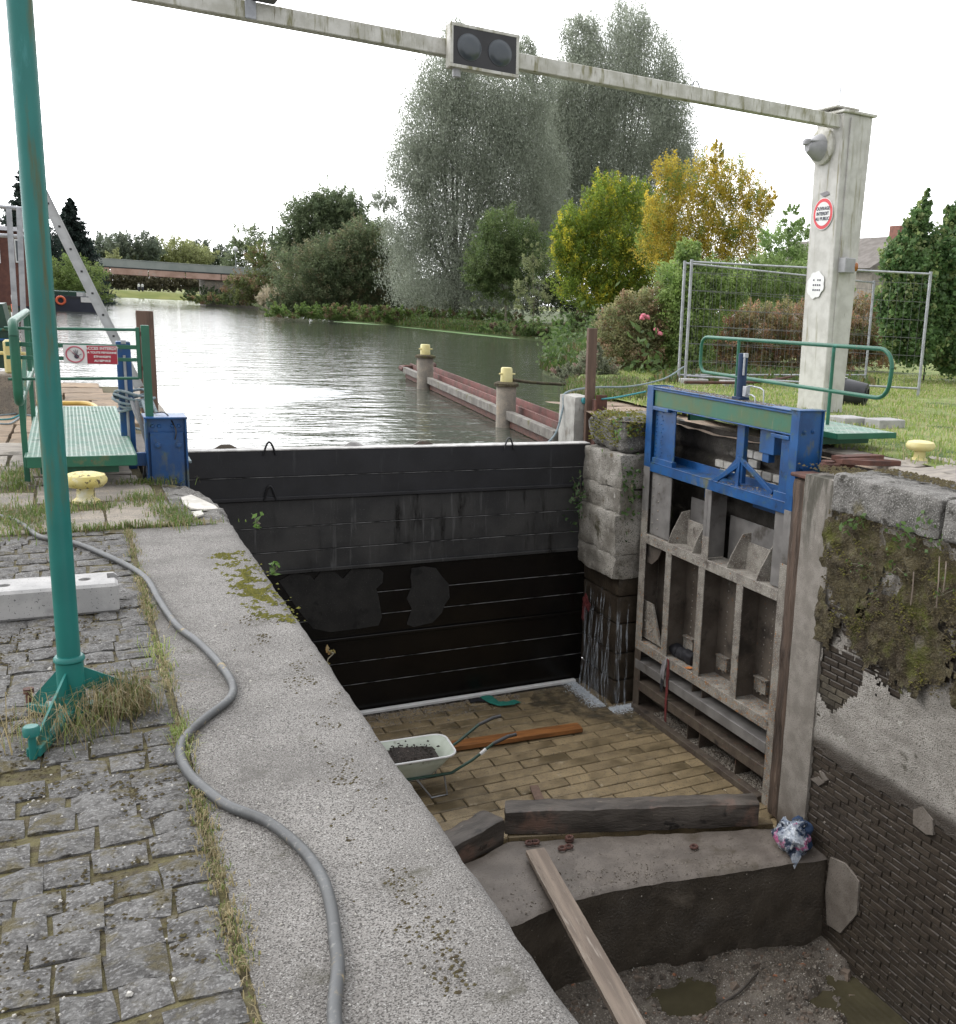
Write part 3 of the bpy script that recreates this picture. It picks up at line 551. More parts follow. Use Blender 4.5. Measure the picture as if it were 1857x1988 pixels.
fe = [(XL, 6.83), (1.6, 6.98), (2.3, 7.07), (3.07, 7.16), (3.58, 7.27), (4.1, 7.25), (5.1, 7.05), (5.7, 6.93), (6.25, 6.82)]
def fy(x): return float(np.interp(x, [p[0] for p in fe], [p[1] for p in fe]))+.02*fbm((x, 0, 0), 2.5)
def by(x): return 8.42-abs(x-3.5)*.355+.03*fbm((x, 3, 0), 3)
sx_ = list(np.linspace(XL, 6.28, 90)); ts = list(np.linspace(0, 1, 24))
sill = grid_obj('sill_platform', sx_, ts, lambda x, t: (x, fy(x)+(by(x)-fy(x))*t, ZS+.012*fbm((x, t*1.3, 4), 4)-.03*max(0, 1-t/.05)*1), M['sill'], kind='structure')
grid_obj('sill_front', sx_, list(np.linspace(0, 1, 20)), lambda x, t: (x, fy(x)+.01+.03*fbm((x, t, 1), 3)-.05*t, ZS-.028-1.3*t), M['sillwet'], sill)
grid_obj('sill_back', sx_, [0, 1], lambda x, t: (x, by(x)+.002, ZS-.3*t), M['sillwet'], sill)
def mudz(x, y):
    z = mudz0(x, y)
    for cx, cy, rx, ry in ((4.58, 6.76, .30, .24), (6.0, 5.75, .36, .6)):
        d = math.hypot((x-cx)/rx, (y-cy)/ry)+.55*fbm((x, y, 11), 3, 4); t = max(0, min(1, (1.35-d)/.5)); t = t*t*(3-2*t); z = z*(1-t)+(-4.645+.02*fbm((x, y, 1), 5))*t
    return z
def mudz0(x, y): return -4.50+.10*fbm((x, y, 7), .9, 5)+.03*fbm((x, y, 3), 5)-.03*max(0, 5.9-y)+.05*math.exp(-((x-5.0)**2+(y-6.8)**2)/.2)+.06*math.exp(-((x-3.2)**2+(y-6.8)**2)/.15)
mud = grid_obj('chamber_mud', list(np.arange(XL, 6.3, .035)), list(np.arange(4.2, 7.4, .035)), lambda x, y: (x, y, mudz(x, y)), M['mud'], kind='structure')
mb = MB(); mb.box(XL, 6.3, -5, 4.21, -5.1, -4.75); mb.build('chamber_mud', M['mud'], kind='structure')
def pool(name, cx, cy, rx, ry, z, lab):
    v = [(cx+rx*math.cos(a)*(1+.12*math.sin(3*a)), cy+ry*math.sin(a)*(1+.1*math.cos(2*a)), z) for a in np.linspace(0, 2*math.pi, 40)[:-1]]
    b = MB(); b.add(v, [tuple(range(39))]); tag(b.build(name, M['puddle'], kind='structure'), lab)
pool('puddle', 4.58, 6.74, .50, .40, -4.595, 'round muddy puddle in the chamber bed')
pool('puddle', 5.95, 5.75, .50, .85, -4.605, 'long puddle at the foot of the brick chamber wall')
# stones in the mud and on the sill
def pebbles(name, n_, fn, smin, smax, m, parent=None):
    v = []; f = []; cube = [(-1, -1, -1), (1, -1, -1), (1, 1, -1), (-1, 1, -1), (-.6, -.6, 1), (.6, -.6, 1), (.6, .6, 1), (-.6, .6, 1)]
    fc_ = [(0, 3, 2, 1), (4, 5, 6, 7), (0, 1, 5, 4), (1, 2, 6, 5), (2, 3, 7, 6), (3, 0, 4, 7)]
    for i in range(n_):
        p = fn(); s_ = random.uniform(smin, smax)*(2 if random.random() < .05 else 1); a = random.random()*6.28; o = len(v); sy = random.uniform(.5, 1)
        for c in cube:
            x = c[0]*s_; y_ = c[1]*s_*sy; v.append((p[0]+x*math.cos(a)-y_*math.sin(a)+random.uniform(-.2, .2)*s_, p[1]+x*math.sin(a)+y_*math.cos(a), p[2]+c[2]*s_*.45+random.uniform(-.2, .2)*s_))
        f += [tuple(k_+o for k_ in q) for q in fc_]
    b = MB(); b.v = v; b.f = f; return tag(b.build(name, m, parent), kind='stuff')
def rp_mud():
    x = random.uniform(1.5, 6.2); y = random.uniform(5.0, fy(x)-.03)
    return (x, y, mudz(x, y))
tag(pebbles('mud_gravel', 9000, rp_mud, .004, .012, M['gravel']), 'gravel and shells scattered over the chamber mud')
tag(pebbles('mud_rubble', 900, lambda: (lambda p: (p[0], p[1], p[2]+.006))(rp_mud()), .010, .030, M['rubble']), 'broken brick and stone rubble lying in the chamber mud')
tag(pebbles('mud_shells', 1600, rp_mud, .003, .007, M['whitechip']), 'white shells and chips in the chamber mud')
def rp_wall():
    y = random.uniform(5, 7.1); z = random.uniform(-4.6, -2.7); return (6.228, y, z)
def rp_sf():
    x = random.uniform(2.4, 6.2); t = random.random(); return (x, fy(x)-.02-.04*t, ZS-.05-.8*t)
tag(pebbles('wall_mussels', 150, rp_wall, .003, .007, M['gravel']), 'pale mussels and grit stuck to the wet brick wall'); tag(pebbles('sill_mussels', 110, rp_sf, .002, .005, M['gravel']), 'pale grit stuck to the wet sill face')
def rp_sill():
    x = random.gauss(4.2, .9); x = min(max(x, 2.5), 6.1); return (x, fy(x)+.02+abs(random.gauss(0, .28)), ZS+.006)
tag(pebbles('sill_grit', 500, rp_sill, .003, .008, M['gravel']), 'grit lying on the muddy sill top')
def rp_floor():
    x = random.uniform(2.8, 5.2); return (x, 12.5-abs(random.gauss(0, .25)), ZF+.004)
tag(pebbles('floor_silt', 900, rp_floor, .004, .012, M['gravel']), 'grit and shells on the blocks at the foot of the dam')
def rp_cop():
    return (random.uniform(.3, .88), random.uniform(1.5, 6), .003)
tag(pebbles('coping_grit', 260, rp_cop, .0015, .0035, M['whitechip']), 'pale grit on the concrete coping')
def rp_set():
    return (random.uniform(-.5, .27), random.uniform(1.5, 5), .008)
tag(pebbles('sett_grit', 240, rp_set, .0018, .004, M['whitechip']), 'small white chips scattered on the setts')
# ------------------------------------------------------------------ right chamber wall
rw = thing('chamber_wall', 'tall right lock wall of dark wet brick with flaking render, moss and rough cap stones', 'lock wall', (6.6, 5, -4.7))
mb = MB(); mb.box(6.245, 7.6, -5, 7.25, -5.2, -.15); mb.box(7.08, 8.6, -5, 12.6, -5.2, ZR-.06)
mb.build('wall_core', M['mortarwet'], rw)
# bricks
ch = .068; blw = .215; nbr = 0; st = MB(); bp_ = [MB().obox((0, 0, 0), ((1, 0, 0), (0, 1, 0), (0, 0, 1)), (.03, blw/2-.005, ch/2-.006), .006)]
bme = []
for i in range(4):
    b = MB().obox((0, 0, 0), ((1, 0, 0), (0, 1, 0), (0, 0, 1)), (.03, blw/2-.004, ch/2-.005), .006)
    b.v = [(x+random.uniform(-.004, .004), y+random.uniform(-.003, .003), z+random.uniform(-.003, .003)) for x, y, z in b.v]
    for mn in ('brickwet', 'brickdk'):
        me = bpy.data.meshes.new('brick'); me.from_pydata(b.v, [], b.f)
        bm = bmesh.new(); bm.from_mesh(me); bmesh.ops.recalc_face_normals(bm, faces=bm.faces); bm.to_mesh(me); bm.free()
        me.materials.append(M[mn]); bme.append(me)
def coat_keep(y, z):
    nv = fbm((0, y, z), 3.0, 5); low = -2.60+.05*fbm((0, y, 9), 2.5)+.10*max(0, (y-6.75))
    if z < low: return False
    if y > 7.22: return False
    top = -1.30+.10*fbm((0, y, 5), 2)
    if z > top: return False
    ex = math.exp(-((y-6.98)**2/.14+(z+1.72)**2/.17))*1.35+math.exp(-((y-6.45)**2/.16+(z+1.55)**2/.035))*.9+math.exp(-((y-7.12)**2/.012+(z+2.25)**2/.12))*.8
    return ex+nv*.75 < .74
z = -4.85; r_ = 0
while z < -1.1:
    y = 7.24-(blw/2 if r_ % 2 else 0)
    while y > -4.5:
        c = (6.262+random.uniform(-.004, .007), y-blw/2, z+ch/2)
        vis = seen(c, 0)
        hid = coat_keep(c[1], c[2]) and coat_keep(c[1]-.12, c[2]) and coat_keep(c[1]+.12, c[2])
        if vis and not hid and z > -4.75 and c[1] > 4.8:
            dry = z > -2.45
            if nbr < 298:
                o = link('brick', bme[random.randrange(4)*2+(1 if dry else 0)], rw); nbr += 1
                o.matrix_parent_inverse = Matrix.Identity(4); o.location = Vector(c)-rw.location
            else: st.add([(a+c[0], b_+c[1], d+c[2]) for a, b_, d in bp_[0].v], bp_[0].f)
        elif not hid: st.add([(a+c[0], b_+c[1], d+c[2]) for a, b_, d in bp_[0].v], bp_[0].f)
        y -= blw
    z += ch; r_ += 1
tag(st.build('brickwork', M['brickwet'], rw), kind='stuff')
gy = list(np.arange(2.0, 7.25, .026)); gz = list(np.arange(-2.95, -1.1, .026))
grid_obj('render_coat', gy, gz, lambda y, z: (6.229+.008*fbm((0, y, z), 5)+.005*mnoise.noise(Vector((0, y*5, z*46)))-.008, y, z), M['render'], rw, keep=coat_keep)
grid_obj('moss_bank', list(np.arange(3.4, 7.26, .035)), list(np.arange(-1.62, -.02, .035)), lambda y, z: (6.20+.06*fbm((0, y, z), 3)+.035*fbm((3, y, z), 11)+.03*(z+.6), y, z), M['mossearth'], rw,
         keep=lambda y, z: z > -1.38+.28*fbm((0, y, 1), 3)-.13*(y < 6.2)+.1*fbm((0, y, z), 9) and fbm((2, y, z), 2.4, 5) < .42)
grid_obj('render_coat', gy, list(np.arange(-1.5, -.05, .03)), lambda y, z: (6.238+.012*fbm((0, y, z), 6), y, z), M['render'], rw, keep=lambda y, z: fbm((5, y, z), 2, 4) > -.2)
for i, (y0, y1) in enumerate([(5.78, 7.17), (4.3, 5.74), (2.6, 4.26), (0, 2.5)]):
    rough(6.175, 6.98, y0, y1, -.13, ZR+.01, .035, .035, .022, 5, 120+i).build('cap_stone', M['cap'], rw, smooth=True)
rough(6.20, 6.95, 7.17, 7.62, -5, .15, .07, .015, .004, 4, 130).build('quoin_column', M['quoin'], rw, smooth=True)
# pale patches left on the wet face
def patch(pts, name, m=M['quoin'], x=6.212):
    P = [at(*p, x=x) for p in pts]; b = MB().prism(P, (.03, 0, 0)); return b.build(name, m, rw)
patch([(1612, 1665), (1640, 1677), (1668, 1712), (1664, 1775), (1632, 1812), (1606, 1795), (1603, 1730)], 'render_patch', M['patch'])
patch([(1774, 1572), (1790, 1566), (1811, 1592), (1812, 1622), (1798, 1620), (1773, 1600)], 'render_patch', M['patch'])
patch([(1590, 1497), (1597, 1500), (1606, 1515), (1600, 1518)], 'render_patch', M['patch']); patch([(1574, 1512), (1588, 1508), (1600, 1520), (1590, 1526)], 'render_patch', M['patch'])
for i, (x0, x1, y0, y1) in enumerate([(7.0, 7.9, 7.35, 8.05), (7.93, 8.5, 6.9, 7.9), (7.0, 7.9, 6.3, 7.32), (7.2, 8.2, 8.1, 8.7), (7.0, 7.8, 5.0, 6.25)]):
    rough(x0, x1, y0, y1, ZR-.15, ZR+.018, .08, .03, .02, 3, 180+i).build('quay_slab', M['flag'], rw, smooth=True)
# gate recess
grid_obj('recess_back', list(np.arange(7.86, 11.6, .05)), list(np.arange(-3.8, ZR+.05, .05)), lambda y, z: (6.98+.05*fbm((0, y, z), 1.6)+.02*fbm((0, y, z), 8)+(.06 if abs((z+6) % .42) < .05 else 0), y, z), M['recess'], rw)
mb = MB(); mb.box(6.62, 7.3, 7.62, 7.9, -5, .1); mb.build('recess_cheek', M['quoin'], rw)
pb = bpy.data.meshes.new('brick'); b = MB().obox((0, 0, 0), ((1, 0, 0), (0, 1, 0), (0, 0, 1)), (.03, .09, .045), .008); pb.from_pydata(b.v, [], b.f); pb.materials.append(M['whitechip'])
for rr in range(6):
    for cc in range(7):
        y = 9.0+cc*.2+(.1 if rr % 2 else 0); z = -.38+rr*.105
        if fbm((1, y*1.0, z), 2.3) > -.12 and abs(y-9.45) > .0 and z < .25-.5*abs(y-9.75):
            o = link('brick', pb, rw); o.matrix_parent_inverse = Matrix.Identity(4); o.location = Vector((6.945+random.uniform(-.006, .006), y, z))-rw.location
# timber heel post
rough(6.38, 6.62, 7.79, 8.03, -3.75, .04, .05, .03, .014, 4, 140).build('heel_timber', M['oldwood'], rw, smooth=True)
mb = MB(); mb.box(6.36, 6.66, 7.70, 8.06, .05, .09, .01); mb.build('heel_cap', M['rust'], rw)
# pier between dam and gate recess
pr = thing('stone_pier', 'rounded mossy stone pier with undercut base where water runs down, right of the black dam', 'stone pier', (6.6, 12, ZF))
cs = [ZR-.02, -.25, -.72, -1.05, -1.62, -1.95, -2.22, -2.62, -3.05, -3.45, ZF-.05]
for i in range(len(cs)-1):
    up = i < 5; x0 = 6.245 if up else 6.27
    if i == 0: a = rough(6.28, 7.3, 11.53, 12.7, cs[1]+.01, cs[0]+.03, .05, .13, .05, 4, 150)
    elif up: a = rough(x0+random.uniform(-.03, .02)-.01*i, 7.3, 11.50+random.uniform(-.02, .02), 12.66, cs[i+1]-.004, cs[i]+.006, .045, .03, .035, 3.2, 150+i)
    else: a = rough(x0+.03, 7.3, 11.56+random.uniform(-.01, .015), 12.66, cs[i+1]+.006, cs[i], .06, .035, .012, 4, 150+i)
    a.build('stone', M['stone'] if i else M['cap'], pr, smooth=True) if up else a.build('stone', M['wetstone'], pr, smooth=True)
# wing behind the dam, right
wg = thing('wing_wall', 'pale concrete wing wall head behind the right end of the dam', 'wall', (6.6, 14.5, -3))
rough(6.30, 6.62, 13.12, 13.66, -3, .38, .06, .02, .008, 5, 170).build('wall_head', M['wallwhite'], wg, smooth=True)
rough(6.62, 7.5, 12.7, 13.66, -3, .16, .07, .04, .015, 5, 171).build('wall_head', M['stone'], wg, smooth=True)
mb = MB(); mb.box(6.7, 9.0, 13.62, 14.3, -3, ZR-.02); mb.build('wall_core', M['sandy'], wg)
mb = MB(); mb.tube([at(1092, 845, y=13.6)+[0, -.03, 0], at(1125, 845, y=13.6)+[0, -.03, 0], at(1124, 808, y=13.6)+[0, -.03, 0]], .012); mb.build('step_iron', M['galv'], wg)
wgl = thing('quay_wall', 'low stone wall on the left beyond the dam', 'wall', (.9, 13, -3)); mb = MB(); mb.box(.3, .93, 12.58, 13.6, -3, -.07); mb.build('wall_head', M['slab'], wgl)
# ------------------------------------------------------------------ dam
dam = thing('stoplog_dam', 'black dam of stacked horizontal beams with pale dusty top holding back the river', 'dam', (3.6, 12.7, ZF))
zs = [-.24, -.562, -.853, -1.195, -1.508, -1.79, -2.136, -2.438, -2.751, -3.061, -3.372, ZF+.01]
for i in range(11):
    mb = MB(); off = 0 if i < 2 else .015
    mb.box(.70, 6.32, 12.60+off+(.004*(i % 2)), 12.80, zs[i+1]+.006, zs[i], .008)
    if i in (1, 4, 7): mb.box(.70, 6.31, 12.575, 12.61, zs[i+1]+.005, zs[i+1]+.05, .006)
    lg = mb.build('dam_beam', M['damwall'] if i < 2 else M['damdirty'] if i < 5 else M['damwet'], dam)
    if i:
        mb = MB(); mb.box(.72, 6.30, 12.596+off, 12.602+off, zs[i]-.001, zs[i]+.006); mb.build('joint_strip', M['damjoint'], dam)  # added strip, draws the bright edge line of the seam in colour
mb = MB(); mb.box(.70, 6.32, 12.598, 12.805, zs[0]+.001, zs[0]+.018, .004); mb.build('dusty_top', M['damtop'], dam)
for hx, hz in ((2.01, -.24), (5.08, -.24)):
    mb = MB(); pts = [(hx-.07+.14*t+0, 12.585, hz-.10+.21*math.sin(math.pi*(.08+.84*t))) for t in np.linspace(0, 1, 12)]
    mb.tube(pts, .012, 8); mb.build('lifting_loop', M['black'], dam)
mb = MB(); pts = [(2.0-.07+.14*t, 12.57, -.84+.18*math.sin(math.pi*t)) for t in np.linspace(0, 1, 10)]; mb.tube(pts, .012, 8); mb.build('lifting_loop', M['black'], dam)
for (a, b_) in ((3.05, 'damtop'), (3.95, 'gdark'), (1.55, 'gdark')):
    mb = MB(); c = (a, 12.76, -.22); mb.prism([(a-.13, 12.76, -.222), (a-.05, 12.76, -.175), (a+.05, 12.76, -.175), (a+.13, 12.76, -.222)], (0, .03, 0)); mb.build('lifting_lug', M[b_], dam)
for pi, pp in enumerate(([(545, 1128), (570, 1112), (600, 1118), (612, 1128), (626, 1108), (650, 1112), (664, 1124), (682, 1106), (735, 1102), (748, 1110), (744, 1133), (730, 1142), (738, 1160), (736, 1178), (742, 1196), (738, 1216), (700, 1222), (640, 1226), (606, 1222), (575, 1180), (560, 1150)],
                         [(800, 1104), (825, 1100), (846, 1104), (858, 1120), (874, 1132), (872, 1160), (862, 1172), (856, 1190), (838, 1210), (806, 1218), (792, 1210), (798, 1180), (792, 1160), (800, 1140), (794, 1122)])):
    P_ = [at(u+3*math.sin(u*1.3), v+2*math.cos(u), y=12.611) for u, v in pp]; c_ = sum(P_)/len(P_); pc_ = MB(); pc_.prism(P_, (0, -.004, 0)); pc_.build('dry_patch', M['drypatch'], dam)
mb = MB(); mb.box(.95, 6.18, 12.50, 12.575, ZF, ZF+.05, .01); tag(mb.build('foot_batten', M['white']), 'long white batten laid along the foot of the dam', 'batten')
# ------------------------------------------------------------------ the open right gate leaf
GX, GB = 6.50, 6.81
gate = thing('lock_gate', 'open steel lock gate, blue above and crusted grey below, in the right recess', 'lock gate', (6.65, 9.8, -3.86))
SEP = {'bin_wall', 'angle_cleat', 'lower_web', 'back_bracket', 'skin_plate', 'walkway_bracket', 'leaf_plates', 'rail_strap', 'end_flange'}
def G(name, m, *boxes, ch=.004, **k):
    if name in SEP and len(boxes) > 1:
        for q in boxes: MB().box(*q, ch).build(name, M[m], gate, **k)
        return
    b = MB()
    for q in boxes: b.box(*q, ch)
    return b.build(name, M[m], gate, **k)
# stiles: front flange, web, (blue above -.36)
for nm, y0, y1 in (('toe_stile', 11.20, 11.36), ('heel_stile', 8.16, 8.29)):
    yw0, yw1 = (11.335, 11.36) if nm[0] == 't' else (8.16, 8.185)
    for m_, z0, z1 in (('gblue', -.36, .705), ('gsmooth', -.95, -.36), ('ggrey', -2.9, -.95), ('gdark', -3.82, -2.9)):
        if nm[0] == 'h' and m_ == 'gdark': m_ = 'ggrey'
        G(nm, m_, (GX, GX+.014, y0, y1, z0, z1), (GB-.014, GB, y0, y1, z0, z1)); G(nm[:-5]+'web', {'ggrey': 'gskin'}.get(m_, m_), (GX+.014, GB-.014, yw0, yw1, z0, z1))
# heel box end with bolted plate (downstream end)
G('end_box', 'gblue', (GX+.02, GB, 8.19, 8.26, -.2, .70), (GX-.012, GB+.03, 8.135, 8.3, .70, .715))
G('end_plate', 'gblue', (GX+.035, GX+.27, 8.165, 8.19, .0, .58), ch=.003)
for (x, z) in ((6.585, .48), (6.70, .49), (6.58, .10), (6.71, .11)): MB().lathe((x, 8.165, z), [(.024, 0), (.024, .016), (.012, .018), (.012, .03)], 6, (0, -1, 0)).build('bolt', M['gblue'], gate)
G('end_flange', 'gblue', (GX-.006, GX+.012, 8.14, 8.2, -.2, .70), (GB-.0, GB+.02, 8.14, 8.26, -.2, .70))
# top beam
G('top_beam', 'ggreen', (GX+.025, GX+.04, 8.26, 11.20, .45, .675))
G('top_plate', 'gblue', (GX+.005, GB+.01, 8.2, 11.30, .675, .69), (GX+.005, GX+.025, 8.26, 11.2, .655, .70), (GX+.005, GB, 8.26, 11.2, .435, .45), (GB-.015, GB, 8.2, 11.3, .44, .69))
tag(pebbles('beam_gravel', 700, lambda: (random.uniform(GX+.03, GB), random.uniform(8.8, 11.2), .694), .004, .011, M['gravel'], gate), kind='stuff')
# side plates with rivets in the blue bay
G('web_plate', 'gblue', (GX+.05, GX+.065, 10.69, 11.2, -.28, .445)); G('web_plate', 'gblue', (GX+.05, GX+.065, 8.29, 8.49, -.28, .44))
G('angle_cleat', 'gblue', (GX-.005, GX+.06, 10.80, 11.19, .40, .44), (GX-.005, GX+.06, 8.30, 8.62, .38, .42), (GX+.02, GX+.09, 10.68, 11.19, -.30, -.22), (GX+.04, GX+.13, 8.29, 8.56, -.30, -.2))
mb = MB()
def rivet(x, y, z, r=.013): mb.lathe((x, y, z), [(r, 0), (r*.8, r*.5), (r*.3, r*.75)], 6, (-1, 0, 0))
for i in range(13):
    z = -.24+i*.052
    rivet(GX+.05, 11.15, z); rivet(GX+.05, 11.0+.03*(i % 2), z)
for i in range(12): rivet(GX+.05, 8.33, -.2+i*.05)
tag(mb.build('rivets', M['gblue'], gate), kind='stuff')
# centre post, Y brace, hanging box
G('centre_post', 'gblue', (GX+.10, GX+.16, 9.25, 9.40, -.25, .44))
mb = MB(); ap = (GX+.10, 9.31, .04)
for e in ((GX+.26, 9.86, -.27), (GX+.02, 9.72, -.31), (GX+.16, 8.72, -.27), (GX+.10, 9.32, -.30)): mb.bar(ap if e[0] != GX+.02 else (GX+.10, 9.31, -.03), e, .035, .055, ch=.003)
mb.build('brace', M['gblue'], gate)
G('hanging_box', 'gblue', (GX+.06, GX+.20, 8.63, 8.90, .17, .44), (GX+.08, GX+.17, 8.74, 8.86, .07, .18))
# blue beam
G('blue_beam', 'gblue', (GX+.004, GX+.02, 8.23, 11.24, -.41, -.285), (GX+.004, GB-.02, 8.26, 11.22, -.30, -.286), (GB-.03, GB-.015, 8.26, 11.22, -.40, -.20))
tag(pebbles('beam_gravel', 160, lambda: (random.uniform(GX+.03, GB-.03), random.uniform(8.4, 9.6), -.282), .003, .009, M['gravel'], gate), kind='stuff')
# hanging blue bits seen below the blue beam at the back
G('back_bracket', 'gblue', (GB-.05, GB-.02, 9.9, 10.25, -.60, -.41), (GB-.05, GB-.02, 8.3, 8.4, -.85, -.41), (GB-.06, GB-.03, 8.3, 9.2, -.52, -.41), ch=.002)
# grey bay between blue beam and grey beam
G('bay_plate', 'gsmooth', (GX+.045, GX+.06, 10.70, 11.2, -1.25, -.42)); G('bay_plate', 'gsmooth', (GX+.045, GX+.06, 8.29, 8.50, -1.25, -.42))
G('bay_stile', 'gsmooth', (GX, GX+.015, 9.70, 9.845, -.98, -.41), (GX, GB-.03, 9.765, 9.78, -1.25, -.41)); G('bay_stile', 'ggrey', (GX-.001, GX+.015, 9.70, 9.845, -1.26, -.98))
G('skin_plate', 'gsmooth', (GB-.015, GB-.003, 8.26, 9.7, -1.3, -.72), (GB-.015, GB-.003, 9.86, 10.6, -1.3, -.66), ch=.002)
G('bin_wall', 'ggrey', (GX+.20, GX+.215, 9.95, 10.5, -1.27, -.93), (GX+.20, GX+.215, 8.6, 9.2, -1.27, -.93), ch=.002)
for yb in (10.60, 10.02, 9.25, 8.66):
    mb = MB(); mb.prism([(GX+.01, yb+.06, -1.262), (GX+.04, yb+.02, -1.1), (GX+.13, yb-.05, -.84), (GX+.22, yb-.10, -.81), (GX+.24, yb-.06, -1.262)], (0, -.014, 0)); mb.build('gusset', M['ggrey'], gate)
G('shelf', 'ggrey', (GX+.012, GB-.02, 8.3, 11.3, -1.275, -1.262), ch=.002)
G('grey_beam', 'ggrey', (GX-.004, GX+.014, 8.28, 11.335, -1.385, -1.258))
# gusset under grey beam at toe
mb = MB(); mb.prism([(GX+.05, 11.32, -1.4), (GX+.05, 10.86, -1.4), (GX+.05, 10.95, -1.55), (GX+.05, 11.1, -1.66), (GX+.05, 11.32, -1.66)], (.014, 0, 0)); mb.build('gusset', M['gskin'], gate)
# long bays: stiles, webs, skin
for y0, y1 in ((10.535, 10.675), (9.745, 9.885), (8.935, 9.065)):
    G('bay_stile', 'ggrey', (GX, GX+.015, y0, y1, -2.775, -1.385)); G('stile_web', 'gskin', (GX+.015, GB-.02, (y0+y1)/2-.007, (y0+y1)/2+.007, -2.775, -1.385))
G('skin_plate', 'gskin', (GB-.02, GB-.006, 8.2, 11.32, -3.75, -1.3), ch=.002)
mb = MB()
for yy in (11.14, 10.42, 10.25, 9.62, 9.46, 8.84, 8.70, 8.38):
    for i in range(15): rivet(GB-.02, yy, -1.48-i*.088, .011)
for yy in (11.14,):
    for z in (-.5, -.62, -.74, -.86, -.98, -1.1): rivet(GX+.045, yy, z, .014); rivet(GX+.045, yy-.14, z-.05, .014)
for yc in (10.45, 9.66, 8.85):
    for (dy, dz) in ((0, 0), (.08, .0), (.0, -.09), (.08, -.09)): rivet(GB-.06, yc-dy, -2.58+dz, .016)
for (dy, dz) in ((0, 0), (.1, .02), (0, -.12), (.02, -.24), (.12, -.26), (.2, -.2)): rivet(GX+.06, 11.22-dy, -2.36+dz, .018)
tag(mb.build('rivets', M['ggrey'], gate), kind='stuff')
for yc in (10.48, 9.69, 8.88):
    G('angle_cleat', 'ggrey', (GB-.09, GB-.02, yc-.2, yc+.03, -2.50, -2.485), (GB-.07, GB-.02, yc-.2, yc+.03, -2.66, -2.50), ch=.002)
mb = MB(); mb.prism([(GX+.06, 11.33, -2.20), (GX+.06, 11.02, -2.20), (GX+.06, 10.75, -2.72), (GX+.06, 11.33, -2.72)], (.013, 0, 0)); mb.bar((GX+.055, 11.03, -2.2), (GX+.055, 10.76, -2.70), .03, .02); mb.build('gusset', M['ggrey'], gate)
# lower beams
def beam(z0, z1, m_, y1=11.33):
    G('lower_beam', m_, (GX-.004, GX+.014, 8.29, y1, z0, z1), (GX+.01, GB-.02, 8.29, y1, z1-.016, z1-.002))
beam(-2.90, -2.765, 'ggrey'); beam(-3.18, -3.05, 'gsmooth'); beam(-3.47, -3.34, 'gdark'); beam(-3.85, -3.72, 'gdark')
G('lower_web', 'gdark', *[(GX+.06, GB-.02, yy, yy+.014, -3.06, -2.9) for yy in (9.95, 9.72)], *[(GX+.06, GB-.02, yy, yy+.014, -3.36, -3.18) for yy in (9.86,)], *[(GX+.05, GB-.02, yy, yy+.014, -3.75, -3.47) for yy in (9.98, 9.70, 8.9)], ch=.002)
tag(pebbles('beam_mud', 1500, lambda: (random.uniform(GX+.03, GB-.03), random.uniform(8.35, 10.9), -3.716), .005, .018, M['gravel'], gate), kind='stuff')
G('bottom_timber', 'gdark', (GX-.05, GX+.05, 8.3, 11.3, -3.78, -3.70))
# walkway on the far side of the gate with its handrail, and the jack on top
G('walkway', 'chequer', (7.12, 7.96, 8.26, 11.3, .438, .45), ch=.001)
b = MB(); b.box(7.11, 7.97, 8.24, 8.26, .385, .451, .003); b.box(7.105, 7.12, 8.26, 11.3, .385, .451, .003); b.box(6.83, 7.8, 8.5, 8.56, .30, .385, .003); b.box(6.83, 7.8, 10.8, 10.86, .30, .385, .003)
b.build('walkway_edge', M['railgreen'], gate)
mb = MB()
for i in range(9):
    for j in range(24): mb.box(7.15+i*.092, 7.17+i*.092+.04, 8.3+j*.125, 8.315+j*.125, .45, .453)
tag(mb.build('tread_pattern', M['chequer'], gate), kind='stuff')
RX = 7.62; r_ = .024
def arc(c, r, a0, a1, n_=6): return [(RX, c[0]+r*math.cos(a), c[1]+r*math.sin(a)) for a in np.linspace(a0, a1, n_)]
loop = arc((8.25, 1.17), .20, math.pi, math.pi/2)[::1]+arc((11.72, 1.20), .14, math.pi/2, 0)+arc((11.72, 1.0), .14, 0, -math.pi/2)+arc((8.25, 1.03), .19, -math.pi/2, -math.pi)
loop.append(loop[0])
rr = MB(); rr.tube(loop, r_, 10, cap=False); hr = rr.build('handrail', M['railgreen'], gate, smooth=True)
for yy in (9.03, 10.95):
    b = MB(); b.tube([(RX, yy, .44), (RX, yy, 1.35)], .022, 10); b.build('rail_post', M['railgreen'], gate, smooth=True)
b = MB(); b.box(6.60, 6.74, 9.40, 9.56, .70, .73, .004); b.lathe((6.67, 9.48, .72), [(.055, 0), (.055, .5), (.04, .505)], 14); jk = b.build('lifting_jack', M['navy'], gate, smooth=True)
b = MB(); b.box(6.64, 6.70, 9.34, 9.41, .74, .86, .005); b.tube([(6.67, 9.36, .86), (6.67, 9.30, .87), (6.67, 9.1, .86), (6.67, 9.04, .84), (6.67, 9.03, .69)], .009, 6); b.tube([(6.67, 9.36, .77), (6.67, 9.26, .77), (6.67, 9.20, .75), (6.67, 9.19, .69)], .009, 6); b.build('jack_valve', M['galv'], gate, smooth=True)
b = MB(); b.tube([(6.64, 9.41, .98), (6.64, 9.41, 1.2)], .012, 6); b.box(6.63, 6.68, 9.39, 9.43, 1.18, 1.23, .003); b.build('jack_pipe', M['galv'], gate)
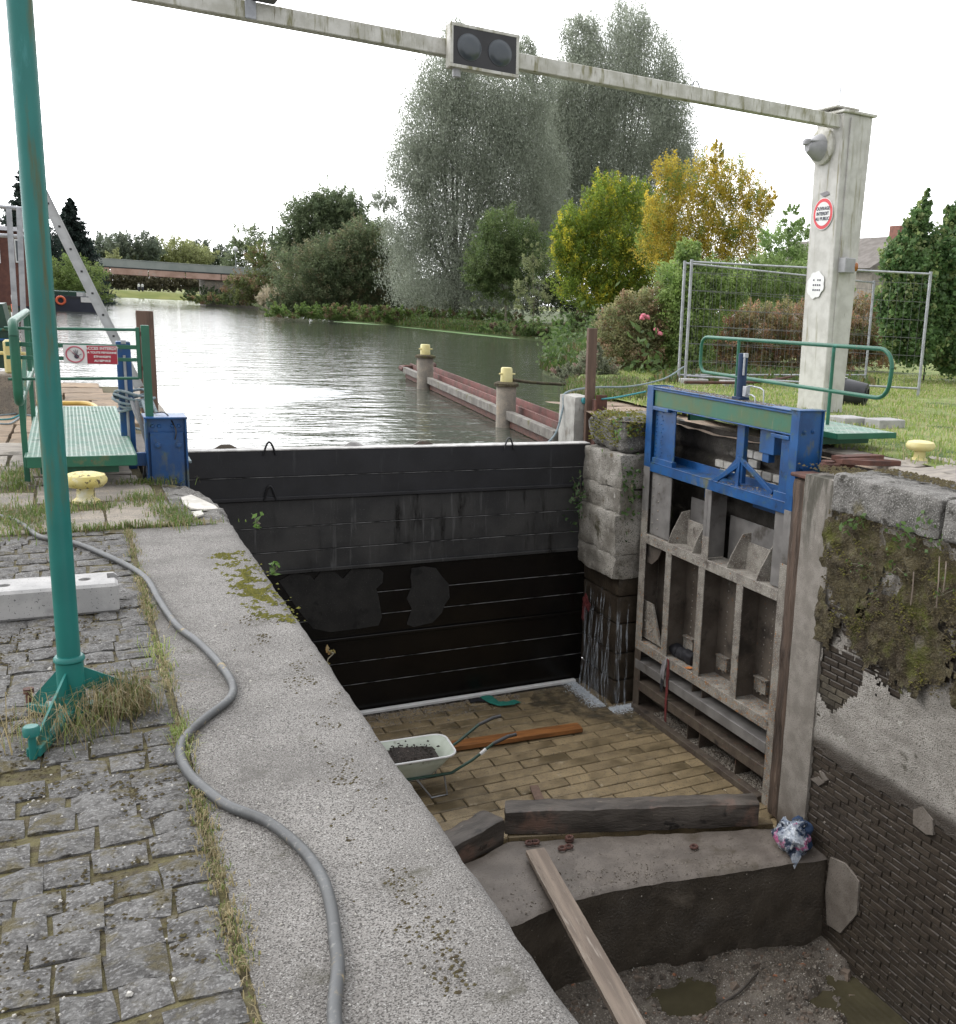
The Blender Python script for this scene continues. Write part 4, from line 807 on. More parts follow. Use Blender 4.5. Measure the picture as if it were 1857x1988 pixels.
# anchor strap on the quay
st_ = thing('anchor_strap', 'rusty forged strap and pin anchoring the right gate to the mossy quay', 'gate anchor', (7.0, 7.8, ZR))
b = MB(); b.lathe((6.66, 7.83, .14), [(.085, 0), (.085, .06), (.07, .065), (.07, .09), (.045, .095)], 14); b.build('pin', M['rust'], st_, smooth=True)
b = MB(); b.prism([(6.72, 7.79, .20), (6.80, 7.62, .235), (7.02, 7.42, .25), (7.2, 7.38, .24), (7.16, 7.30, .24), (6.85, 7.42, .235), (6.70, 7.66, .22)], (0, 0, .05)); b.build('strap', M['rust'], st_)
b = MB(); b.prism([(6.80, 7.95, .22), (7.3, 7.85, .235), (7.34, 7.74, .235), (6.84, 7.80, .22)], (0, 0, .05)); b.build('strap', M['rust'], st_)
b = MB(); b.bar((6.64, 7.8, .19), (6.86, 7.66, .20), .10, .04, ch=.006); b.build('eye_bar', M['rust'], st_)
# timber and pieces round the sill
def wood(name, p0, p1, w_, h_, m_, lab, cat, seg=.06, amp=.010, up=(0, 0, 1), grp=None, rad=.012):
    p0 = np.array(p0, float); p1 = np.array(p1, float); d = p1-p0; L_ = np.linalg.norm(d); d /= L_; sd_ = np.cross(d, up); sd_ /= np.linalg.norm(sd_); u = np.cross(sd_, d)
    a = rough(0, L_, -w_/2, w_/2, -h_/2, h_/2, seg, rad, amp, 5, len(bpy.data.objects) % 50)
    me = bpy.data.meshes.new(name); me.from_pydata(a.v, [], a.f)
    bm = bmesh.new(); bm.from_mesh(me); bmesh.ops.recalc_face_normals(bm, faces=bm.faces); bm.to_mesh(me); bm.free()
    me.materials.append(M[m_]); me.polygons.foreach_set('use_smooth', [True]*len(me.polygons)); me.set_sharp_from_angle(angle=math.radians(30))
    o = link(name, me); R_ = Matrix((Vector(d), Vector(sd_), Vector(u))).transposed().to_4x4(); R_.translation = Vector(p0); o.matrix_world = R_
    return tag(o, lab, cat, grp)
zb = -3.42
a_ = at(980, 1588, y=8.70); c_ = at(1470, 1572, y=7.72)
wood('sill_beam', a_, c_, .26, .26, 'beamwood', 'long waterlogged timber beam with a reddish bare patch lying along the right sill', 'timber beam', amp=.016, rad=.02)
a2 = at(962, 1604, y=8.60); wood('sill_beam', a2, a2+np.array([-2.0, -.75, -.10]), .30, .28, 'beamwood', 'short visible timber beam end beside the coping, left of the long beam', 'timber beam', amp=.02, rad=.03)
mb = MB(); mb.bar((3.55, 8.62, ZS-.10), (6.2, 7.70, ZS-.10), .14, .16, ch=.01); mb.bar((3.5, 8.62, ZS-.10), (1.0, 7.6, ZS-.10), .14, .16, ch=.01)
tag(mb.build('sill_timber', M['floorbrick']), 'low timber let into the sill below the long beam', 'sill timber')
wet = MB(); wp = [(6.15, 12.5), (5.5, 12.45), (5.2, 12.0), (5.5, 11.5), (5.9, 11.1), (6.1, 10.5), (6.45, 10.4), (6.45, 11.4), (6.22, 11.45)]
wet.add([(x, y, ZF+.006) for x, y in wp], [tuple(range(9))]); tag(wet.build('water_film', M['film'], kind='structure'), 'thin film of running water in the far right floor corner')
# loose planks
p0 = at(1042, 1660, z=ZS+.05); p1 = at(1232, 2035, z=-4.42)
p1 = at(1225, 1988, y=5.35)
wood('scaffold_plank', p0+np.array([0, .04, .02]), p0+(p1-p0)*1.35, .19, .05, 'plank', 'long bare grey plank leaning from the sill down to the chamber mud', 'plank', amp=.003, rad=.006)
wood('orange_plank', at(876, 1449, z=ZF+.05), at(1127, 1412, z=ZF+.05), .20, .055, 'orangeplank', 'wet orange plank lying on the yellow floor blocks', 'plank', amp=.003, rad=.006)
wood('plank_stub', at(1049, 1556, z=ZF+.12), at(1037, 1527, z=ZF+.06), .10, .03, 'brownwood', 'short reddish board end behind the long sill beam', 'board', amp=.002, rad=.004)
# rings
for i, (u, v) in enumerate([(1028, 1637.5), (1040, 1636), (1106, 1632), (1092, 1648), (1105, 1645), (1348, 1645)]):
    c = at(u, v, z=ZS+.02); b = MB(); n_ = 12
    for dz in ((0,) if i != 2 else (0, .025)): b.tube([(c[0]+.033*math.cos(a), c[1]+.033*math.sin(a), c[2]+.006+dz) for a in np.linspace(0, 2*math.pi, n_+1)], .014, 6, cap=False)
    lab = ['leftmost rusty ring on the muddy sill', 'rusty ring touching the leftmost ring on the sill', 'stacked pair of rusty rings nearest the timber beam', 'rusty ring in the middle group, nearer the plank', 'rusty ring just below the stacked pair', 'lone rusty ring on the right part of the sill'][i]
    tag(b.build('iron_ring', M['rust'], smooth=True), lab, 'iron ring', 'iron rings on the sill')
# wheelbarrow
def ob(P): return [np.array(p) for p in P]
wbz = ZF+.50
c0 = at(870, 1440, z=wbz); c1 = at(885, 1462, z=wbz)
tl = at(845, 1424, z=wbz); tr = at(868, 1492, z=wbz)       # rear corners of the rim
ax = (tr-tl); ax[2] = 0; wdt = np.linalg.norm(ax)*1.0; ax /= np.linalg.norm(ax)
fx = np.array([-1, .06, 0]); fx /= np.linalg.norm(fx); sxv = np.array([-.06, -1, 0]); sxv /= np.linalg.norm(sxv)
ctr = at(800, 1456, z=wbz)
wbt = thing('wheelbarrow', 'wheelbarrow with a pale green tray heaped with wet soil, half hidden by the coping', 'wheelbarrow', (ctr[0], ctr[1], ZF))
def bw(f_, s_, z_): return ctr+fx*f_+sxv*s_+np.array([0, 0, z_-wbz])
def rr_(hl, hw, z_, r=.12, n_=5, sh=0):
    P = []
    for (sx1, sy1, a0) in ((1, 1, 0), (-1, 1, math.pi/2), (-1, -1, math.pi), (1, -1, 1.5*math.pi)):
        for a in np.linspace(a0, a0+math.pi/2, n_): P.append(bw(sh+sx1*(hl-r)+r*math.cos(a), sy1*(hw-r)+r*math.sin(a), z_))
    return P
rim = rr_(.44, .31, wbz, .14); rings = [rr_(.43, .30, wbz, .14), rr_(.36, .25, wbz-.12, .12, sh=.02), rr_(.28, .20, wbz-.24, .1, sh=.05)]
v = [p for r in rings for p in r]; n_ = len(rim); f = [(i*n_+j, i*n_+(j+1) % n_, (i+1)*n_+(j+1) % n_, (i+1)*n_+j) for i in range(2) for j in range(n_)]+[tuple(range(2*n_, 3*n_))]
b = MB(); b.add(v, f); tr_ = b.build('tray', M['barrow'], wbt, smooth=True)
sm = tr_.modifiers.new('thick', 'SOLIDIFY'); sm.thickness = .006
b = MB(); b.tube(rim+[rim[0]], .013, 8, cap=False); b.build('rim', M['white'], wbt, smooth=True)
v = [tuple(bw(.04, 0, wbz+.03))]; rg_ = []
soil = MB()
for i, sc_ in enumerate((.3, .6, .85, .97)):
    P = rr_(.36*sc_, .26*sc_, wbz-.03-.07*(sc_**2)+.04*(1-sc_), .11*sc_, sh=.07); v += [tuple(np.array(p)+[0, 0, .035*fbm(p, 9)]) for p in P]
f = [(0, 1+j, 1+(j+1) % n_) for j in range(n_)]+[(1+i*n_+j, 1+i*n_+(j+1) % n_, 1+(i+1)*n_+(j+1) % n_, 1+(i+1)*n_+j) for i in range(3) for j in range(n_)]
soil.add(v, f); tag(soil.build('soil_heap', M['soil'], smooth=True), 'heap of wet soil and leaves in the wheelbarrow tray', 'soil')
pebbles('soil_heap_bits', 260, lambda: tuple(bw(.07+random.gauss(0, .14), random.gauss(0, .10), wbz-.015+random.uniform(-.02, .015))), .006, .016, M['soil'])['label'] = 'lumps of soil on the heap in the wheelbarrow'
for s_, nm in ((1, 'near'), (-1, 'far')):
    hb = [bw(.5, s_*.12, ZF+.2), bw(.2, s_*.20, ZF+.25), bw(-.38, s_*.25, ZF+.27), bw(-.62, s_*.27, ZF+.40), bw(-.85, s_*.28, ZF+.56), bw(-1.02, s_*.28, ZF+.62), bw(-1.12, s_*.28, ZF+.63)]
    b = MB(); b.tube(hb[:6], .017, 8); b.build('handle', M['barrowframe'], wbt, smooth=True)
    b = MB(); b.tube(hb[4:5]+hb[5:], .021, 8); b.build('grip', M['black'], wbt, smooth=True)
    b = MB(); b.tube([bw(-.30, s_*.24, ZF+.26), bw(-.34, s_*.24, ZF+.01), bw(-.16, s_*.24, ZF+.01), bw(0, s_*.22, ZF+.25)], .011, 6); b.build('leg', M['galv'], wbt, smooth=True)
b = MB(); b.tube([bw(-.705, .275, ZF+.455), bw(-.77, .277, ZF+.505)], .021, 8); b.build('grip_band', M['white'], wbt)
b = MB(); c = bw(.58, 0, ZF+.19); b.lathe(c-sxv*.04, [(.02, 0), (.15, 0), (.19, .02), (.19, .06), (.15, .08), (.02, .08)], 20, sxv); b.build('wheel', M['black'], wbt, smooth=True)
# cloths, bag, weeds hung on things
def cloth(name, pts, wd, m_, lab, cat='cloth', seed=0, par=None, flat=False):
    """crumpled strip along a path"""
    n_ = 14; P = [np.array(p, float) for p in pts]; t = np.linspace(0, len(P)-1, n_); C_ = np.array([[np.interp(q, range(len(P)), [p[i] for p in P]) for i in range(3)] for q in t])
    v = []; K = 7
    for i in range(n_):
        d = C_[min(i+1, n_-1)]-C_[max(i-1, 0)]; d /= np.linalg.norm(d)+1e-9; s_ = np.cross(d, (0, 0, 1) if flat else (1, 0, 0)); s_ /= np.linalg.norm(s_)+1e-9; nn = np.cross(s_, d)
        for j in range(K):
            q = (j/(K-1)-.5)*wd*(1+.35*fbm((i*.4, j, seed), 1)); v.append(tuple(C_[i]+s_*q+nn*(.03*abs(fbm((i*.5, j*.8, seed), 1))*(1 if flat else 1.3))))
    f = [(i*K+j, i*K+j+1, (i+1)*K+j+1, (i+1)*K+j) for i in range(n_-1) for j in range(K-1)]
    b = MB(); b.add(v, f); o = b.build(name, M[m_], par, smooth=True); s_ = o.modifiers.new('s', 'SOLIDIFY'); s_.thickness = .006
    o2 = o.modifiers.new('ss', 'SUBSURF'); o2.levels = 1; o2.render_levels = 1
    return tag(o, lab, cat) if par is None else o
cloth('teal_cloth', [at(940, 1352, z=ZF+.02), at(962, 1366, z=ZF+.03), at(985, 1368, z=ZF+.03), at(1006, 1362, z=ZF+.02)], .16, 'tealcloth', 'torn teal cloth lying on the blocks near the dam foot', flat=True)
cloth('black_rag', [at(912, 1362, z=ZF+.02), at(930, 1358, z=ZF+.04), at(942, 1360, z=ZF+.02)], .12, 'blackcloth', 'small black rag beside the teal cloth', flat=True, seed=3)
cloth('red_rag', [(6.22, 12.42, -2.42), (6.20, 12.3, -2.5), (6.2, 12.2, -2.56)], .14, 'redcloth', 'dark red rag caught in the pier corner above the waterfall', seed=5)
cloth('red_rag_tail', [(6.22, 12.42, -2.45), (6.215, 12.43, -2.8)], .10, 'redcloth', 'narrow dark red tail hanging below the rag on the pier', seed=6)
def G2(u, v, x=GX-.02): return at((1900+u/1.371)*.619, (1150+v/1.371)*.619, x=x)
cloth('hanging_cloth', [G2(262, 1250, GX+.05), G2(255, 1262, GX-.02), G2(246, 1300), G2(241, 1345)], .09, 'greycloth', 'pale grey cloth strip draped over the lower gate beam', seed=8)
cloth('hanging_strap', [G2(268, 1258), G2(264, 1350), G2(258, 1450), G2(256, 1530)], .06, 'redcloth', 'dark red strap hanging down in front of the lower gate beams', seed=9)
cloth('dark_tail', [G2(242, 1345), G2(237, 1400)], .07, 'blackcloth', 'short black tail hanging below the pale grey cloth', seed=11)
cloth('orange_cloth', [G2(275, 1268, GX+.06), G2(310, 1282, GX+.06), G2(340, 1290, GX+.06), G2(372, 1300, GX+.06)], .10, 'orangecloth', 'crumpled orange cloth lying on the gate beam', seed=12, flat=True)
for i, (u, v) in enumerate([(300, 1238), (340, 1245), (362, 1262)]):
    p = G2(u, v, GX+.16); b = rough(p[0]-.07, p[0]+.07, p[1]-.13, p[1]+.13, -2.76, -2.62, .03, .05, .03, 9, 200+i)
    tag(b.build('black_bundle', M['blackcloth'], smooth=True), ['black bundle at the left end of the heap on the gate beam', 'middle black bundle of the heap on the gate beam', 'black bundle at the right end of the heap, against the stile'][i], 'cloth bundle', 'black bundles on the gate beam')
# plastic bag: pinched teardrop with folds
bc = at(1541, 1632, z=ZS+.12)
v = []; f = []; nu, nv = 26, 16
for j in range(nv+1):
    t = j/nv
    for i in range(nu):
        a = 2*math.pi*i/nu; r = .20*math.sin(math.pi*min(1, t*.93+.03))**.6*(1+.13*math.sin(5*a+7*t)+.22*fbm((math.cos(a)*1.5, math.sin(a)*1.5, t*2.3), 1.6))
        v.append((bc[0]+r*.8*math.cos(a)-.03*(t-.5), bc[1]+r*math.sin(a)+.02-.20*(.5-t)*0, bc[2]-.14+.32*t+.02*fbm((a, t, 2), 2)-.15*max(0, .35-t)*(1 if math.sin(a) < -.2 else 0)))
f = [(j*nu+i, j*nu+(i+1) % nu, (j+1)*nu+(i+1) % nu, (j+1)*nu+i) for j in range(nv) for i in range(nu)]+[tuple(range(nu))[::-1], tuple(nv*nu+i for i in range(nu))]
bgt = thing('plastic_bag', 'clear plastic bag stuffed with pink and dark rubbish at the sill corner', 'plastic bag', (bc[0], bc[1], ZS))
b = MB(); b.add(v, f); b.build('bag_body', M['bag'], bgt, smooth=True)
pk = bc+np.array([.02, .03, .17])
for dx, dy in ((-.07, .05), (.06, -.03)):
    b = rough(pk[0]+dx-.045, pk[0]+dx+.045, pk[1]+dy-.07, pk[1]+dy+.07, pk[2]-.08, pk[2]+.02, .02, .03, .045, 16, 5+int(dx*50)); b.build('bag_ear', M['bag'], bgt, smooth=True)
b = MB(); q = bc+np.array([-.10, -.17, -.20]); b.add([bc+[-.14, -.08, .0], bc+[.06, -.15, .0], q, bc+[-.04, -.02, .05]], [(0, 2, 1), (0, 3, 2), (3, 1, 2), (0, 1, 3)]); b.build('bag_corner', M['bag'], bgt)
b = rough(bc[0]+.06, bc[0]+.19, bc[1]-.10, bc[1]+.16, ZS, ZS+.30, .03, .05, .03, 9, 77); tag(b.build('navy_cloth', M['navy'], smooth=True), 'navy cloth bundle tucked behind the plastic bag', 'cloth')
# falling water and splash at the pier
fw = MB()
for i in range(20):
    yy = random.uniform(11.6, 12.4); z0 = -2.15-.25*random.random(); xx = 6.24-.02*random.random(); wd = random.uniform(.006, .026)
    pts = [(xx-.03*s_+.012*math.sin(9*s_+i), yy+.03*math.sin(5*s_+i), z0+(ZF-z0)*s_) for s_ in np.linspace(0, 1, 12)]
    v = []; [v.extend([(p[0], p[1]-wd*(.4+s_), p[2]), (p[0], p[1]+wd*(.4+s_), p[2])]) for p, s_ in zip(pts, np.linspace(0, 1, 12))]
    fw.add(v, [(2*j, 2*j+1, 2*j+3, 2*j+2) for j in range(11)])
for i in range(7):
    xx = random.uniform(6.28, 6.6); wd = random.uniform(.01, .03); z0 = -2.2-.6*random.random()
    v = []; [v.extend([(xx-wd, 11.50-.02*s_, z0+(ZF-z0)*s_), (xx+wd, 11.50-.02*s_, z0+(ZF-z0)*s_)]) for s_ in np.linspace(0, 1, 8)]
    fw.add(v, [(2*j, 2*j+1, 2*j+3, 2*j+2) for j in range(7)])
tag(fw.build('falling_water', M['fall'], kind='stuff'), 'thin sheets of water running down the dark pier')
def splash():
    if random.random() < .6: y = random.uniform(11.5, 12.5); x = 6.16-abs(random.gauss(0, .09))
    else: y = 11.42-abs(random.gauss(0, .10)); x = random.uniform(6.15, 6.55)
    return (x, y, ZF+.01+abs(random.gauss(0, .012)))
tag(pebbles('splash_foam', 5200, splash, .002, .006, M['water_foam']), 'white splash foam at the foot of the pier')
# ------------------------------------------------------------------ things on the left quay
def tub(name, pts, r, m_, lab, cat, n_=10, grp=None, par=None):
    P = [Vector(tuple(map(float, p))) for p in pts]; out = []
    for i in range(len(P)-1):      # Catmull-Rom smoothing
        a, b_, c_, d_ = P[max(i-1, 0)], P[i], P[i+1], P[min(i+2, len(P)-1)]
        for t in np.linspace(0, 1, 7)[:-1]:
            out.append(.5*((2*b_)+(c_-a)*t+(2*a-5*b_+4*c_-d_)*t*t+(3*b_-3*c_+d_-a)*t**3))
    out.append(P[-1]); b = MB(); b.tube(out, r, n_); o = b.build(name, M[m_], par, smooth=True)
    return tag(o, lab, cat, grp) if par is None else o
pole = thing('steel_pole', 'tall teal steel pole with gusseted foot standing in front on the setts', 'pole', (-.07, 4.145, 0))
b = MB(); b.lathe((-.068, 4.145, .23), [(.0385, 0), (.0385, 4.4)], 28); b.build('tube', M['teal'], pole, smooth=True)
b = MB(); b.lathe((-.068, 4.145, 0), [(.046, 0), (.046, .215), (.052, .222), (.052, .232), (.046, .24), (.039, .241)], 28); b.build('socket', M['teal'], pole, smooth=True)
pc = np.array([-.068, 4.145, 0])
for e in ((.175, 4.215), (-.185, 3.80), (-.20, 4.25)):
    d = np.array([e[0], e[1], 0])-pc; L_ = np.linalg.norm(d); d /= L_; s_ = np.array([-d[1], d[0], 0])
    b = MB(); b.prism([pc+d*.045+s_*-.004+[0, 0, .185], pc+d*.045+s_*-.004+[0, 0, .10], pc+d*L_*.72+s_*-.004+[0, 0, .035], pc+d*L_+s_*-.004+[0, 0, .035], pc+d*L_+s_*-.004+[0, 0, .05]], s_*.008); b.build('gusset', M['teal'], pole)
    b = MB(); b.bar(pc+d*.03+[0, 0, .02], pc+d*(L_+.01)+[0, 0, .02], .045, .035, ch=.004); b.build('foot', M['teal'], pole)
    q = pc+d*(L_+.012); b = MB(); b.lathe(q, [(.012, .0), (.012, .085), (.026, .086), (.026, .115), (.022, .12)] if e[1] < 4 else [(.012, 0), (.012, .07), (.018, .07), (.018, .09)], 12); b.build('anchor_bolt', M['teal'] if e[1] < 4 else M['rust'], pole, smooth=True)
b = rough(-.22, .02, 3.44, 3.66, -.10, -.045, .04, .02, .02, 8, 3); tag(b.build('hole_soil', M['soil'], smooth=True), 'dark hollow with soil where setts are missing below the pole', 'hollow')
# barrier foot
bf = thing('barrier_foot', 'pale new concrete barrier foot with round holes lying behind the teal pole', 'concrete block', (-.2, 5.6, 0))
b = MB(); b.prism([(-.62, 5.475, .0), (.155, 5.465, .0), (.135, 5.49, .15), (-.62, 5.505, .15)], (0, .01, 0))
b = MB(); b.box(-.62, .145, 5.48, 5.74, .0, .15, .014); o = b.build('block', M['newconc'], bf)
cutm = MB()
for hx in (-.34, -.0): cutm.lathe((hx, 5.61, -.02), [(.028, 0), (.028, .3)], 20)
cutm.box(.10, .2, 5.60, 5.70, .02, .3)
cutter = cutm.build('cutter_tmp', M['newconc']); bpy.context.view_layer.update()
md = o.modifiers.new('holes', 'BOOLEAN'); md.operation = 'DIFFERENCE'; md.object = cutter; md.solver = 'EXACT'
dg = bpy.context.evaluated_depsgraph_get(); me2 = bpy.data.meshes.new_from_object(o.evaluated_get(dg)); o.modifiers.clear(); o.data = me2; me2.name = 'block'; bpy.data.objects.remove(cutter)
tub('branch', [(4.5, 6.3, mudz(4.5, 6.3)+.01), (4.75, 6.45, mudz(4.75, 6.45)+.03), (5.0, 6.45, mudz(5, 6.45)+.03), (5.3, 6.6, mudz(5.3, 6.6)+.02)], .012, 'beamwood', 'thin dead branch lying in the chamber mud', 'branch', 6)
tub('cable', [(-.75, 8.3, .02), (-.47, 8.0, .02), (-.35, 7.75, .02), (-.24, 7.31, .02), (-.14, 7.16, .02), (-.03, 7.02, .02), (.10, 6.70, .02), (.23, 6.33, .018), (.30, 6.0, .018), (.33, 5.52, .018), (.37, 5.09, .018), (.43, 4.82, .018), (.48, 4.5, .018), (.50, 4.22, .018), (.47, 4.05, .018), (.36, 3.88, .018), (.28, 3.73, .02), (.25, 3.6, .02), (.26, 3.43, .018), (.30, 3.27, .018), (.35, 3.13, .018), (.43, 3.0, .018), (.48, 2.86, .018), (.51, 2.72, .018), (.52, 2.58, .018), (.51, 2.44, .018), (.49, 2.31, .018), (.47, 2.19, .018), (.42, 2.0, .018), (.36, 1.6, .018)], .0165, 'hose', 'long grey rubber cable snaking over the setts and concrete coping', 'cable', 12)
def bollard(x, y, z, r, h, m_, lab):
    o = thing('mooring_bollard', lab, 'bollard', (x, y, z))
    b = MB(); b.lathe((x, y, z), [(r*.62, 0), (r*.62, .015), (r*.42, .04), (r*.38, h*.55)], 20); b.build('stem', M[m_], o, smooth=True)
    b = MB(); b.lathe((x, y, z), [(r*.35, h*.52), (r*.8, h*.55), (r*.98, h*.68), (r, h*.80), (r*.9, h*.94), (r*.6, h), (r*.05, h*1.01)], 24); b.build('head', M[m_], o, smooth=True)
    return o
bollard(.048, 8.5, .0, .15, .225, 'yellow', 'chipped yellow mushroom bollard with flaking paint on the left quay')
bollard(7.73, 7.62, ZR+.01, .155, .215, 'yellow2', 'clean pale yellow mushroom bollard on the right quay edge')
# left gate leaf
lg = thing('lock_gate', 'left lock gate with blue bolted end box and green chequer walkway', 'lock gate', (.67, 10.9, -3.8))
def Lb(name, m_, *bx, ch=.003):
    if name in SEP and len(bx) > 1:
        for q in bx: MB().box(*q, ch).build(name, M[m_], lg)
        return
    b = MB(); [b.box(*q, ch) for q in bx]; return b.build(name, M[m_], lg)
Lb('end_box', 'gblue', (.515, .825, 9.33, 9.5, -.6, .535)); Lb('end_flange', 'gblue', (.512, .527, 9.28, 9.36, -.6, .54), (.813, .828, 9.28, 9.36, -.6, .54), (.505, .835, 9.27, 9.6, .535, .55))
Lb('end_plate', 'gblue', (.545, .80, 9.30, 9.33, -.15, .42))
mb = MB()
for (x, z) in ((.60, .31), (.76, .31), (.60, -.03), (.765, -.03)): mb.lathe((x, 9.30, z), [(.026, 0), (.026, .018), (.013, .02), (.013, .035)], 6, (0, -1, 0))
for x in (.57, .62, .72, .77): mb.lathe((x, 9.33, .47), [(.018, 0), (.012, .012)], 6, (0, -1, 0))
tag(mb.build('bolts', M['gblue'], lg), kind='stuff')
Lb('leaf_body', 'gdark', (.52, .54, 9.5, 12.5, -.7, .05), (.52, .80, 9.5, 12.5, -.02, .0)); Lb('leaf_plates', 'gdark', (.80, .82, 9.5, 12.5, -3.8, -.5))
Lb('walkway_bracket', 'gblue', (.38, .52, 9.36, 9.42, .13, .24), (.40, .52, 12.3, 12.36, .13, .24))
WZ_ = .27
Lb('walkway', 'chequer', (-.33, .415, 9.06, 12.9, WZ_-.012, WZ_), ch=.001)
Lb('walkway_edge', 'railgreen', (-.33, .42, 9.04, 9.06, WZ_-.085, WZ_+.001), (.415, .43, 9.05, 12.9, WZ_-.08, WZ_+.001), (-.345, -.33, 9.05, 12.9, WZ_-.08, WZ_+.001), (-.25, .30, 9.2, 9.26, WZ_-.16, WZ_-.08))
mb = MB()
for i in range(22):
    for j in range(84): mb.box(-.318+i*.033, -.297+i*.033, 9.07+j*.045+.02*(i % 2), 9.082+j*.045+.02*(i % 2), WZ_, WZ_+.0025)
tag(mb.build('tread_pattern', M['chequer'], lg), kind='stuff')
# rail across the end
ry = 9.37
Lb('rail_post', 'railgreen', (.525, .585, ry-.03, ry+.03, .54, 1.30)); Lb('rail_post', 'railgreen', (.485, .515, ry-.012, ry+.012, .86, 1.28))
for z0, r1 in ((1.26, .012), (.865, .012)):
    b = MB(); b.tube([(-.42, ry, z0-.02), (.49, ry, z0)], r1, 8); b.build('rail_bar', M['railgreen'], lg, smooth=True)
Lb('rail_strap', 'railgreen', (-.42, .50, ry-.004, ry+.004, 1.10, 1.135)); Lb('rail_strap', 'railgreen', (-.42, .50, ry-.004, ry+.004, 1.0, 1.03))
b = MB()
for z0 in (1.21, .93): b.lathe((.527, ry, z0), [(.016, 0), (.016, .035)], 10); 
tag(b.build('hinge', M['rust'], lg), kind='stuff')
LX = -.345
def arcl(cy, cz, r, a0, a1): return [(LX, cy+r*math.cos(a), cz+r*math.sin(a)) for a in np.linspace(a0, a1, 6)]
b = MB(); lp = arcl(9.02, 1.20, .10, math.pi, math.pi/2)+arcl(12.3, 1.2, .1, math.pi/2, 0)+arcl(12.3, .8, .1, 0, -math.pi/2)+arcl(9.02, .80, .10, -math.pi/2, -math.pi)
b.tube(lp+[lp[0]], .032, 10, cap=False); b.build('handrail', M['railgreen'], lg, smooth=True)
for yy in (9.35, 11.9):
    b = MB(); b.box(LX-.02, LX+.02, yy-.02, yy+.02, .03, 1.28, .004); b.build('rail_post', M['railgreen'], lg)
b = MB(); b.bar((LX, 9.38, .45), (LX+.02, 10.1, .95), .03, .06); b.build('rail_brace', M['railgreen'], lg)
# jack column
jc = thing('jack_column', 'blue square jack column with a chrome rod, wrapped in grey ropes', 'jack', (.43, 10.3, 0))
b = MB(); b.box(.37, .485, 10.25, 10.36, -.3, 1.12, .006); b.build('column', M['gblue'], jc)
b = MB(); b.tube([(.43, 10.235, .05), (.43, 10.235, 1.0)], .012, 8); b.build('rod', M['galv'], jc, smooth=True)
b = MB(); b.box(.41, .45, 10.22, 10.30, 1.10, 1.135, .003); b.build('cap', M['galv'], jc)
for i in range(5):
    z0 = .66-.035*i; cx, cy = .47+.01*i, 10.3; n_ = 18
    b = MB(); b.tube([(cx+(.13+.02*(i % 3))*math.cos(a), cy+.12*math.sin(a), z0+.025*math.sin(a*2+i)) for a in np.linspace(0, 2*math.pi, n_)], .013, 7); tag(b.build('rope_coil', M['rope'], smooth=True), ['topmost', 'second from top', 'middle', 'second from bottom', 'lowest'][i]+' loop of grey rope wound round the blue jack column', 'rope', 'rope loops on the jack column')
for i, (mm, pts) in enumerate((('hose', [(.50, 10.1, .60), (.52, 9.9, .40), (.56, 9.75, .15), (.52, 9.6, -.1)]), ('black', [(.60, 9.9, .42), (.55, 9.7, .2), (.50, 9.55, 0), (.48, 9.48, -.15)]), ('greyplastic', [(.46, 10.2, .62), (.50, 10.1, .45), (.58, 10.0, .30), (.60, 9.8, .20)]), ('black', [(.56, 9.6, .35), (.565, 9.52, .1), (.56, 9.5, -.2)]))):
    tub('hydraulic_hose', pts, .016, mm, ['thick grey hose falling beside the blue jack column', 'black hose bent down behind the green walkway', 'pale grey hose looped below the rope coil', 'short black hose next to the blue end box'][i], 'hose', 8)
tub('rope', [(.62, 10.2, .62), (.66, 9.9, .45), (.64, 9.75, .30), (.58, 9.8, .45), (.55, 10.1, .60)], .014, 'rope', 'twisted grey rope hanging from the coil beside the gate box', 'rope', 8)
tub('rope', [(.6, 12.6, .05), (.8, 12.2, .03), (.95, 11.6, -.02), (1.0, 11.0, -.10)], .014, 'rope', 'grey rope trailing over the quay edge beside the wood post', 'rope', 8)
tub('wire', [(.60, 9.5, .56), (.68, 9.4, .57), (.74, 9.28, .45), (.73, 9.27, .36)], .006, 'black', 'thin black wire clipped over the blue end box', 'wire', 6)
tub('yellow_hose', [(-.6, 15.4, .06), (-.1, 15.3, .06), (.2, 15.1, .07), (.32, 14.3, .05), (.55, 13.9, .04), (.85, 14.2, .06)], .03, 'yhose', 'yellow hose lying across the quay behind the walkway', 'hose', 8)
# no-entry sign tied to the rail
sg = thing('warning_sign', 'red and white no-entry sign with black hand tied to the green rail', 'sign', (.15, ry-.02, 1.0))
sy = ry-.016
b = MB(); b.box(-.035, .345, sy, sy+.003, .975, 1.125, .001); b.build('panel', M['white'], sg)
b = MB(); b.box(.128, .342, sy-.002, sy, .978, 1.122); b.build('red_field', M['red'], sg)
b = MB(); b.tube([(.045+.062*math.cos(a), sy-.003, 1.05+.062*math.sin(a)) for a in np.linspace(0, 2*math.pi, 28)], .006, 6, cap=False); b.bar((.001, sy-.003, 1.094), (.089, sy-.003, 1.006), .002, .010, up=(0, 1, 0)); b.build('prohibition_ring', M['pink'], sg)
hb = MB(); hb.lathe((.055, sy-.004, 1.033), [(.017, 0), (.017, .003)], 12, (0, -1, 0))
for a, l_ in ((135, .040), (112, .052), (95, .055), (78, .052), (30, .040)):
    r = math.radians(a); hb.bar((.055+.008*math.cos(r), sy-.005, 1.035+.008*math.sin(r)), (.055+l_*math.cos(r), sy-.005, 1.035+l_*math.sin(r)), .003, .0075, up=(0, 1, 0))
hb.build('hand_symbol', M['ink'], sg)
